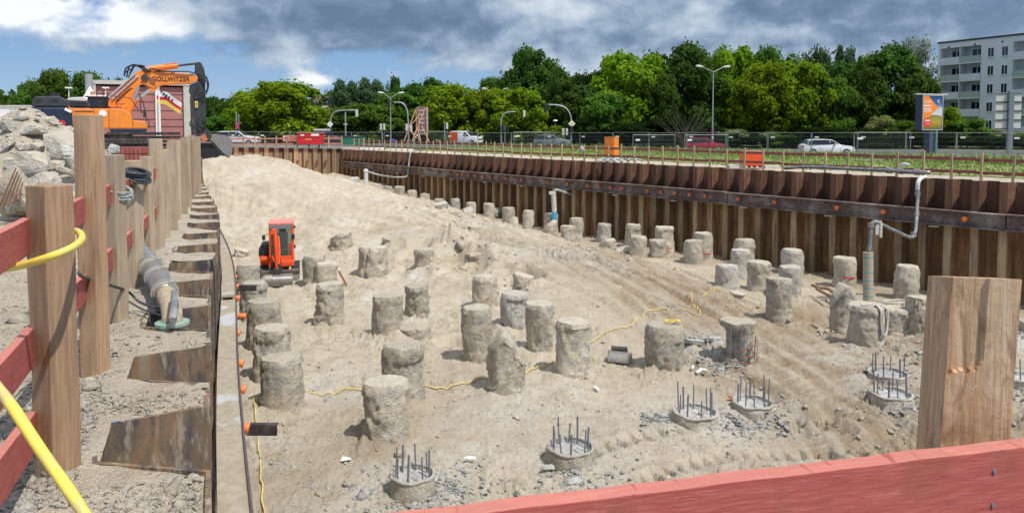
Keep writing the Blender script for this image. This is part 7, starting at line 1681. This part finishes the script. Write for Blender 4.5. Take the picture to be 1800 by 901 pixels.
def crown_mesh(name,kind,seed,nleaf=7000,nl=26,leaf=.30,gap=.0,tall=1.0):
    rs=np.random.RandomState(seed); lob=[]
    # crown in unit box: radius 1 horizontally, z 0..2
    for i in range(nl):
        t=rs.uniform(0,1)**.75; z=.25+1.62*t; w=(max(0.03,1-abs((z-.85)/1.12)**3.2))**.5; a=rs.uniform(0,6.28); r=w*rs.uniform(.30,.86); lob.append((r*math.cos(a),r*math.sin(a),z,rs.uniform(.12,.30)))
    for i in range(8): a=rs.uniform(0,6.28); lob.append((.2*math.cos(a),.2*math.sin(a),.5+.18*i,.36))
    lob=np.array(lob); k=rs.randint(0,len(lob),nleaf); d=rs.normal(size=(nleaf,3)); d/=np.linalg.norm(d,axis=1)[:,None]; d[:,2]*=.85
    sub=rs.uniform(.40,1.12,nleaf)**.6; wob=1+.55*fbm(d[:,0]*2.4+lob[k,0]*5,d[:,1]*2.4+k,d[:,2]*2.4,3)
    P=lob[k,:3]+d*(lob[k,3]*sub*wob)[:,None]
    g=fbm(P[:,0]*3.2+seed,P[:,1]*3.2,P[:,2]*3.2,3); keep=g>-.42+gap; P=P[keep];d=d[keep]; n=len(P)
    nr=d+rs.normal(0,.55,(n,3)); nr[:,2]+=.35; nr/=np.linalg.norm(nr,axis=1)[:,None]
    up=rs.normal(size=(n,3)); tx=np.cross(nr,up); tx/=np.linalg.norm(tx,axis=1)[:,None]; ty=np.cross(nr,tx); s=leaf*rs.uniform(.5,1.25,(n,1))*.12
    A=P+tx*s*1.25; B=P+ty*s*.7+nr*s*.25; C_=P-tx*s*1.25; D_=P-ty*s*.7+nr*s*.25
    V=np.stack([A,B,C_,D_],1).reshape(-1,3); F=np.arange(len(V)).reshape(-1,4); return V,F
CR={}
def get_crown(kind,var):
    key=(kind,var)
    if key not in CR:
        big=kind in('lime','dark','mid'); nle={'silver':6500,'grey':9000}.get(kind,15000)
        CR[key]=crown_mesh('crown',kind,hash(kind)%97+var*13 if 0 else sum(map(ord,kind))+var*13,nle,48 if kind!='silver' else 34,.40 if kind!='silver' else .26,.0 if kind!='silver' else .22)
    return CR[key]
meshes={}
def tree(px,ytop,hw,D,kind,label,group='trees beyond the road',zb=None,name='tree',low=.0,var=None,thin=1.):
    X=(px-CX)/FPX*D; zt=at_y(px,ytop,D).z; gz=-.5; rx=hw*D/FPX*(1.0 if 'shrub' in name or kind in('silver','grey') else 1.14); H=zt-gz; cz=low
    rt=thing(name,label,'tree' if 'shrub' not in name else 'shrub',(X,D,gz),rnd.uniform(0,6.28),group)
    v=rnd.randint(0,2) if var is None else var; key=(kind,v,round(H/rx,0))
    V,F=get_crown(kind,v)
    if (kind,v) not in meshes: o=npmesh('crown',V,F,LM[kind],rt,smooth=False); meshes[(kind,v)]=o.data
    else: o=bpy.data.objects.new('crown',meshes[(kind,v)]); COL.objects.link(o); o.parent=rt
    hc=H*(1-low); o.location=(0,0,H*low); o.scale=(rx*1.06,rx*1.06,hc/2.02)
    m=MB(); r0=max(.08,.022*H); m.tube([(0,0,-.2),(.05*rx,0,H*.3),(0,.03*rx,H*.6),(0,0,H*.85)],[r0,r0*.8,r0*.5,r0*.15],7)
    for k in range(6):
        a=k*1.05+rnd.uniform(-.3,.3); z=H*(.28+.07*k); m.tube([(0,0,z),(rx*.35*math.cos(a),rx*.35*math.sin(a),z+H*.12),(rx*.68*math.cos(a),rx*.68*math.sin(a),z+H*.2)],[r0*.45,r0*.3,r0*.08],5)
    m.build('trunk',M['bark'],rt); return rt
TL=[(60,142,30,112,'mid','dark tree left above the excavator hood, lower left one'),(102,126,38,108,'mid','broad dark tree above the excavator hood, tallest on the left'),(158,130,38,112,'mid','dark tree between the white tent top and the pink hall'),(200,142,26,116,'mid','tree top just above the roof of the pink hall'),
(372,170,22,135,'dark','dark tree right beside the black excavator arm'),(400,176,26,130,'dark','dark tree behind the grey post with pink notice'),(385,205,34,110,'mid','lower bright tree above the white large car'),
(432,158,30,104,'lime','left half lime tree of the round lime clump'),(492,142,72,98,'lime','wide round lime green tree left of the far house'),(560,190,30,118,'lime','olive green tree in front of the far house'),(545,205,26,108,'mid','low tree at the right edge of the round lime tree'),
(612,141,34,118,'grey','grey green tree right of the far house, left one of two'),(655,138,34,120,'grey','grey green tree right of the far house, right one of two'),(694,134,14,130,'dark','slim dark poplar top behind the left double lamp'),
(640,185,60,106,'mid','shady tree behind the curved mast by the green container'),(742,142,44,124,'dark','dark broad tree above the wooden braced board'),(700,165,42,112,'mid','tree behind the left double lamp'),
(786,150,52,102,'lime','lime green tree above the white and orange van, left one of three'),(850,156,46,100,'lime','lime green tree behind the middle double lamp'),(912,156,52,98,'lime','lime green tree right of the middle double lamp'),
(868,140,40,122,'mid','tree top peeping between the lime trees and the tall dark one'),(926,86,46,118,'dark','tallest dark tree left of the sky gap'),(968,112,44,122,'dark','dark tree falling away right of the tallest dark one'),(1008,132,36,126,'dark','dark tree low in the sky gap'),(1040,128,30,124,'dark','dark tree right in the sky gap'),
(1078,100,36,122,'dark','dark top rising behind the wide lime tree'),(1112,95,66,98,'lime','wide lime green tree right of the sky gap'),(1062,165,44,94,'mid','lower green part left under the wide lime tree'),
(1210,80,54,100,'dark','tall dark tree behind the tall double armed lamp post'),(1165,130,30,94,'dark','dark tree close left of the tall lamp post'),(1290,86,44,102,'lime','lime tree right of the tall lamp post'),(1345,86,30,112,'mid','green tree top between two lime crowns'),(1345,112,52,95,'lime','big lime tree above the low orange box'),
(1408,108,52,96,'lime','lime green tree above the white hatchback, left one'),(1432,84,32,116,'grey','pale thin top rising above the lime trees'),(1482,80,26,118,'grey','pale feathery top left of the round dark tree'),(1455,135,42,95,'mid','darker green tree above the white hatchback, right one'),
(1550,83,58,98,'dark','big round dark green tree left of the billboard'),(1515,120,40,96,'dark','left shoulder of the big round dark green tree'),(1600,125,44,95,'dark','right lower part of the big round dark green tree'),(1150,96,40,112,'dark','dark crown filling between the wide lime tree and the tall dark one'),(1255,98,40,112,'mid','green crown behind the tall double armed lamp post'),(1315,98,40,118,'dark','dark crown filling behind the lime tree right of the lamp post'),(1385,104,44,116,'mid','green crown between the two big lime trees'),(1470,112,44,112,'dark','dark crown behind the pale feathery top'),(1510,102,30,112,'mid','narrow crown just left of the big round dark tree'),(1035,150,40,110,'dark','low dark crown under the sky gap'),(985,140,40,108,'dark','dark crown right above the diamond sign mast'),(1602,56,52,124,'silver','silvery willow rising in front of the apartment block')]
for px,yt,hw,D,kd,lab in TL: tree(px,yt,hw,D,kd,lab)
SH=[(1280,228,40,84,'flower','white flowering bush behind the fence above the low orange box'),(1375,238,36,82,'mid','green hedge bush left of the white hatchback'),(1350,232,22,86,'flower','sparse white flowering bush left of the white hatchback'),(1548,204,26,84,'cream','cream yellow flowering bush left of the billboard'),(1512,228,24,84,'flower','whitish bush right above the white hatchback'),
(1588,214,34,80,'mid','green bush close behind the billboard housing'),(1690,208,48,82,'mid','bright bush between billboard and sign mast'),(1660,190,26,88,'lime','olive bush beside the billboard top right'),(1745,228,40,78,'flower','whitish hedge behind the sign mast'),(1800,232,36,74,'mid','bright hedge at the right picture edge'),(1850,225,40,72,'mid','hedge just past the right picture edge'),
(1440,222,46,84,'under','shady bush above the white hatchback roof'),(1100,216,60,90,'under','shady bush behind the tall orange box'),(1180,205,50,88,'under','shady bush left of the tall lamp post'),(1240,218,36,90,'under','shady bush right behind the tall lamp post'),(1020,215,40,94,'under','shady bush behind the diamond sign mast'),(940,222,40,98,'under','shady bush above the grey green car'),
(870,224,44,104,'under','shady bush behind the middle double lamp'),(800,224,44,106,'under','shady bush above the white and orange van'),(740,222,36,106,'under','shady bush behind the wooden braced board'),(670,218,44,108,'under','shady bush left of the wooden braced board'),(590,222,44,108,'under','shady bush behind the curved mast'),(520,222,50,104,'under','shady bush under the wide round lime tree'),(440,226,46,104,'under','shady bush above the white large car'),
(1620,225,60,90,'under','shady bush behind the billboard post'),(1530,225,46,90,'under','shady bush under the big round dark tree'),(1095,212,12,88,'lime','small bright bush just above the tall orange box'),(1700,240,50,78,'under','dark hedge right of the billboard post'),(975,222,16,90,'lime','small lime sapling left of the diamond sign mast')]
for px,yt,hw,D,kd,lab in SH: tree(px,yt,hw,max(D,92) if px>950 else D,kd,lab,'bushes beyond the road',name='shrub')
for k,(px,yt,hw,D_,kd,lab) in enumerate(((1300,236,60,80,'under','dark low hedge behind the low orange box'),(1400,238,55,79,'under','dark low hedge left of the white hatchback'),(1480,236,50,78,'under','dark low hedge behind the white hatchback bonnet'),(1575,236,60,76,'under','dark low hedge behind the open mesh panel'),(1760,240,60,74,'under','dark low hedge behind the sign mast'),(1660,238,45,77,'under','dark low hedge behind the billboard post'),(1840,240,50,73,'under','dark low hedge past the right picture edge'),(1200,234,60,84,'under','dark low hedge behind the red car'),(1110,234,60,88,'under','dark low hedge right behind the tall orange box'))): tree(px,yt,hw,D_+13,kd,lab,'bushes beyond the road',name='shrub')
# dry bare shrub
X=(1205-CX)/FPX*86; rt=thing('bare_shrub','bare grey twiggy shrub left of the tall lamp post','shrub',(X,86,-.5)); m=MB(); rs=np.random.RandomState(2)
for i in range(60):
    a=rs.normal(0,.45); b=rs.uniform(-.4,.4); L_=rs.uniform(2.5,5.2); p=[Vector((rs.normal(0,.3),0,0))]
    for j in range(4): p.append(p[-1]+Vector((math.sin(a+.15*j*np.sign(a))*L_/4,b*.5,math.cos(a)*L_/4))+Vector(tuple(rs.normal(0,.1,3))))
    m.tube(p,[.035,.03,.022,.015,.008],4)
m.build('branches',flat('dry_twig',(.09,.075,.055),.9),rt)
# far wood beyond everything
rs=np.random.RandomState(55); n=26000; ang_=rs.uniform(R(-58),R(58),n); rad=rs.uniform(150,175,n); hh=rs.uniform(0,1,n); top=8.5+2.5*np.asarray(fbm(ang_*14,0*ang_,3.,3)); X=rad*np.sin(ang_);Y=rad*np.cos(ang_);Z=-.5+hh*top
nr=rs.normal(size=(n,3)); nr/=np.linalg.norm(nr,axis=1)[:,None]; tx=np.cross(nr,rs.normal(size=(n,3))); tx/=np.linalg.norm(tx,axis=1)[:,None]; ty=np.cross(nr,tx); s=rs.uniform(.5,1.1,(n,1)); P=np.stack([X,Y,Z],1)
V=np.stack([P+tx*s,P+ty*s*.7,P-tx*s,P-ty*s*.7],1).reshape(-1,3); o=npmesh('far_wood',V,np.arange(len(V)).reshape(-1,4),LM['dark'],smooth=False); tag(o,'far dark wood closing the horizon behind the trees','wood',kind='stuff')
# ================================================================== sky, sun, camera
SE,SA=R(59),R(133)     # elevation; azimuth clockwise from +Y (towards +X and slightly behind the camera)
w=bpy.data.worlds.new('World'); SC.world=w; w.use_nodes=True; t=w.node_tree; t.nodes.clear()
class W2(NT):
    def __init__(s): s.t=t; s.n=t.nodes; s.l=t.links
W=W2(); out=t.nodes.new('ShaderNodeOutputWorld'); bg=t.nodes.new('ShaderNodeBackground'); sky=t.nodes.new('ShaderNodeTexSky'); sky.sky_type='NISHITA'; sky.sun_disc=False; sky.sun_elevation=SE; sky.sun_rotation=SA; sky.air_density=1.0; sky.dust_density=.4; sky.ozone_density=2.2; sky.altitude=100
bg.inputs[1].default_value=.1
tc=t.nodes.new('ShaderNodeTexCoord'); sp=t.nodes.new('ShaderNodeSeparateXYZ'); W.L(tc.outputs['Generated'],sp.inputs[0])
x_,y_,z_=sp.outputs
ysafe=W.math('MAXIMUM',W.math('ABSOLUTE',y_),.05)
az=W.math('ARCTAN2',x_,y_); el=W.math('ARCSINE',z_)
def vec(sx_,sy_,off=0.):
    c=t.nodes.new('ShaderNodeCombineXYZ'); W.L(W.math('MULTIPLY',az,sx_),c.inputs[0]); W.L(W.math('MULTIPLY',el,sy_),c.inputs[1]); c.inputs[2].default_value=off; return c.outputs[0]
def azpx(px): return math.atan((px-CX)/FPX)
def elpx(py): return math.atan((HY-py)/FPX)
def gauss(px,py,wx,wy):   # soft blob in direction space
    a=W.math('DIVIDE',W.math('SUBTRACT',az,azpx(px)),wx/FPX); b=W.math('DIVIDE',W.math('SUBTRACT',el,elpx(py)),wy/FPX)
    return W.math('EXPONENT',W.math('MULTIPLY',W.math('ADD',W.math('MULTIPLY',a,a),W.math('MULTIPLY',b,b)),-1.))
def addl(l):
    r=l[0]
    for k in l[1:]: r=W.math('ADD',r,k)
    return r
nA=W.noise(vec(9.5,17,1.),1.0,8,.52,.3); nB=W.noise(vec(22,36,5.),1.0,7,.55,.25); nC=W.noise(vec(4,9,9.),1.0,6,.55)
nn=W.math('ADD',W.math('MULTIPLY',nA,.8),W.math('MULTIPLY',nB,.2))
S=lambda a,k: W.math('MULTIPLY',a,k)
# where clouds may be: dense toward the top and right
cov=addl([S(gauss(110,40,330,75),.50),S(gauss(680,25,260,48),.52),S(gauss(1050,60,230,75),.52),S(gauss(1500,40,520,80),.58),S(gauss(520,105,60,35),.30),S(gauss(555,145,45,18),.25),S(gauss(590,75,60,14),.22),S(gauss(420,60,90,30),.12),S(gauss(1250,105,480,60),.42),S(gauss(720,60,260,40),.22)])
high=W.math('MULTIPLY_ADD',el,2.2,-.30,clamp=True); high=S(high,.40)
covn=W.math('ADD',W.math('ADD',cov,high),W.math('SUBTRACT',nn,.5))
mask=W.ramp(W.math('MULTIPLY_ADD',W.math('ADD',covn,W.math('MULTIPLY',W.math('SUBTRACT',nB,.5),.5)),1.,0.),[(.23,0.),(.46,1.)])
# brightness: lit crowns vs dark bases
lowl=W.math('MULTIPLY_ADD',el,-9.,.95,clamp=True)
lum=addl([S(lowl,.42),S(gauss(100,50,230,60),.75),S(gauss(190,72,110,26),.45),S(gauss(1000,35,120,40),.35),S(gauss(1235,25,40,22),.45),S(gauss(1370,68,60,14),.35),S(gauss(1190,50,70,26),.3),S(gauss(525,105,50,30),.4),S(gauss(550,145,60,14),.4),S(gauss(930,12,80,20),.3),
 S(gauss(180,98,330,16),-.45),S(gauss(640,40,260,36),-.35),S(gauss(1100,65,110,28),-.25),S(gauss(1550,40,420,60),-.16),S(gauss(1150,120,420,45),.16)])
lv=W.math('ADD',W.math('ADD',lum,.30),W.math('MULTIPLY',W.math('SUBTRACT',nB,.5),1.0))
lv=W.math('ADD',lv,W.math('MULTIPLY',W.math('SUBTRACT',nC,.5),.5)); lv=W.math('ADD',lv,S(W.math('MULTIPLY_ADD',el,2.5,-.55,clamp=True),.75))  # unseen clouds above the view are brightened to add fill light
ccol=W.ramp(lv,[(-.0,(.125,.19,.295)),(.20,(.17,.25,.37)),(.42,(.32,.41,.53)),(.7,(.55,.62,.70)),(1.,(.84,.87,.90))])
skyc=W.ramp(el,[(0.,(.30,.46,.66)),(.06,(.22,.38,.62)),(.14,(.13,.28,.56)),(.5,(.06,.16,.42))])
nish=t.nodes.new('ShaderNodeMix'); nish.data_type='RGBA'; nish.blend_type='MULTIPLY'; nish.inputs[0].default_value=1; W.L(sky.outputs[0],nish.inputs[6]); nish.inputs[7].default_value=(.1,.1,.1,1)
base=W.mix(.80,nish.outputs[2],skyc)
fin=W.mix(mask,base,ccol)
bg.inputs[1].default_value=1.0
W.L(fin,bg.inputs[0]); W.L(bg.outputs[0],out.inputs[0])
sd=bpy.data.lights.new('sun','SUN'); sd.energy=3.9; sd.angle=R(.5); sd.color=(1,.95,.87); so_=bpy.data.objects.new('sun',sd); COL.objects.link(so_)
dv=Vector((math.sin(SA)*math.cos(SE),math.cos(SA)*math.cos(SE),math.sin(SE))); so_.rotation_euler=dv.to_track_quat('Z','Y').to_euler(); so_.location=(0,0,60)
cd=bpy.data.cameras.new('camera'); cam=bpy.data.objects.new('camera',cd); COL.objects.link(cam); cam.location=(0,0,CAMZ); cam.rotation_euler=(PI/2-PITCH,0,0)
cd.sensor_fit='HORIZONTAL'; cd.sensor_width=36; cd.lens=36*FPX/1800.; cd.shift_y=-(450.5-PY)/1800.; cd.clip_start=.05; cd.clip_end=3000; SC.camera=cam
SC.render.engine='CYCLES'; SC.view_settings.view_transform='Standard'; SC.view_settings.look='None'; SC.view_settings.exposure=.20; SC.view_settings.gamma=1
SC.render.resolution_x=1024; SC.render.resolution_y=512
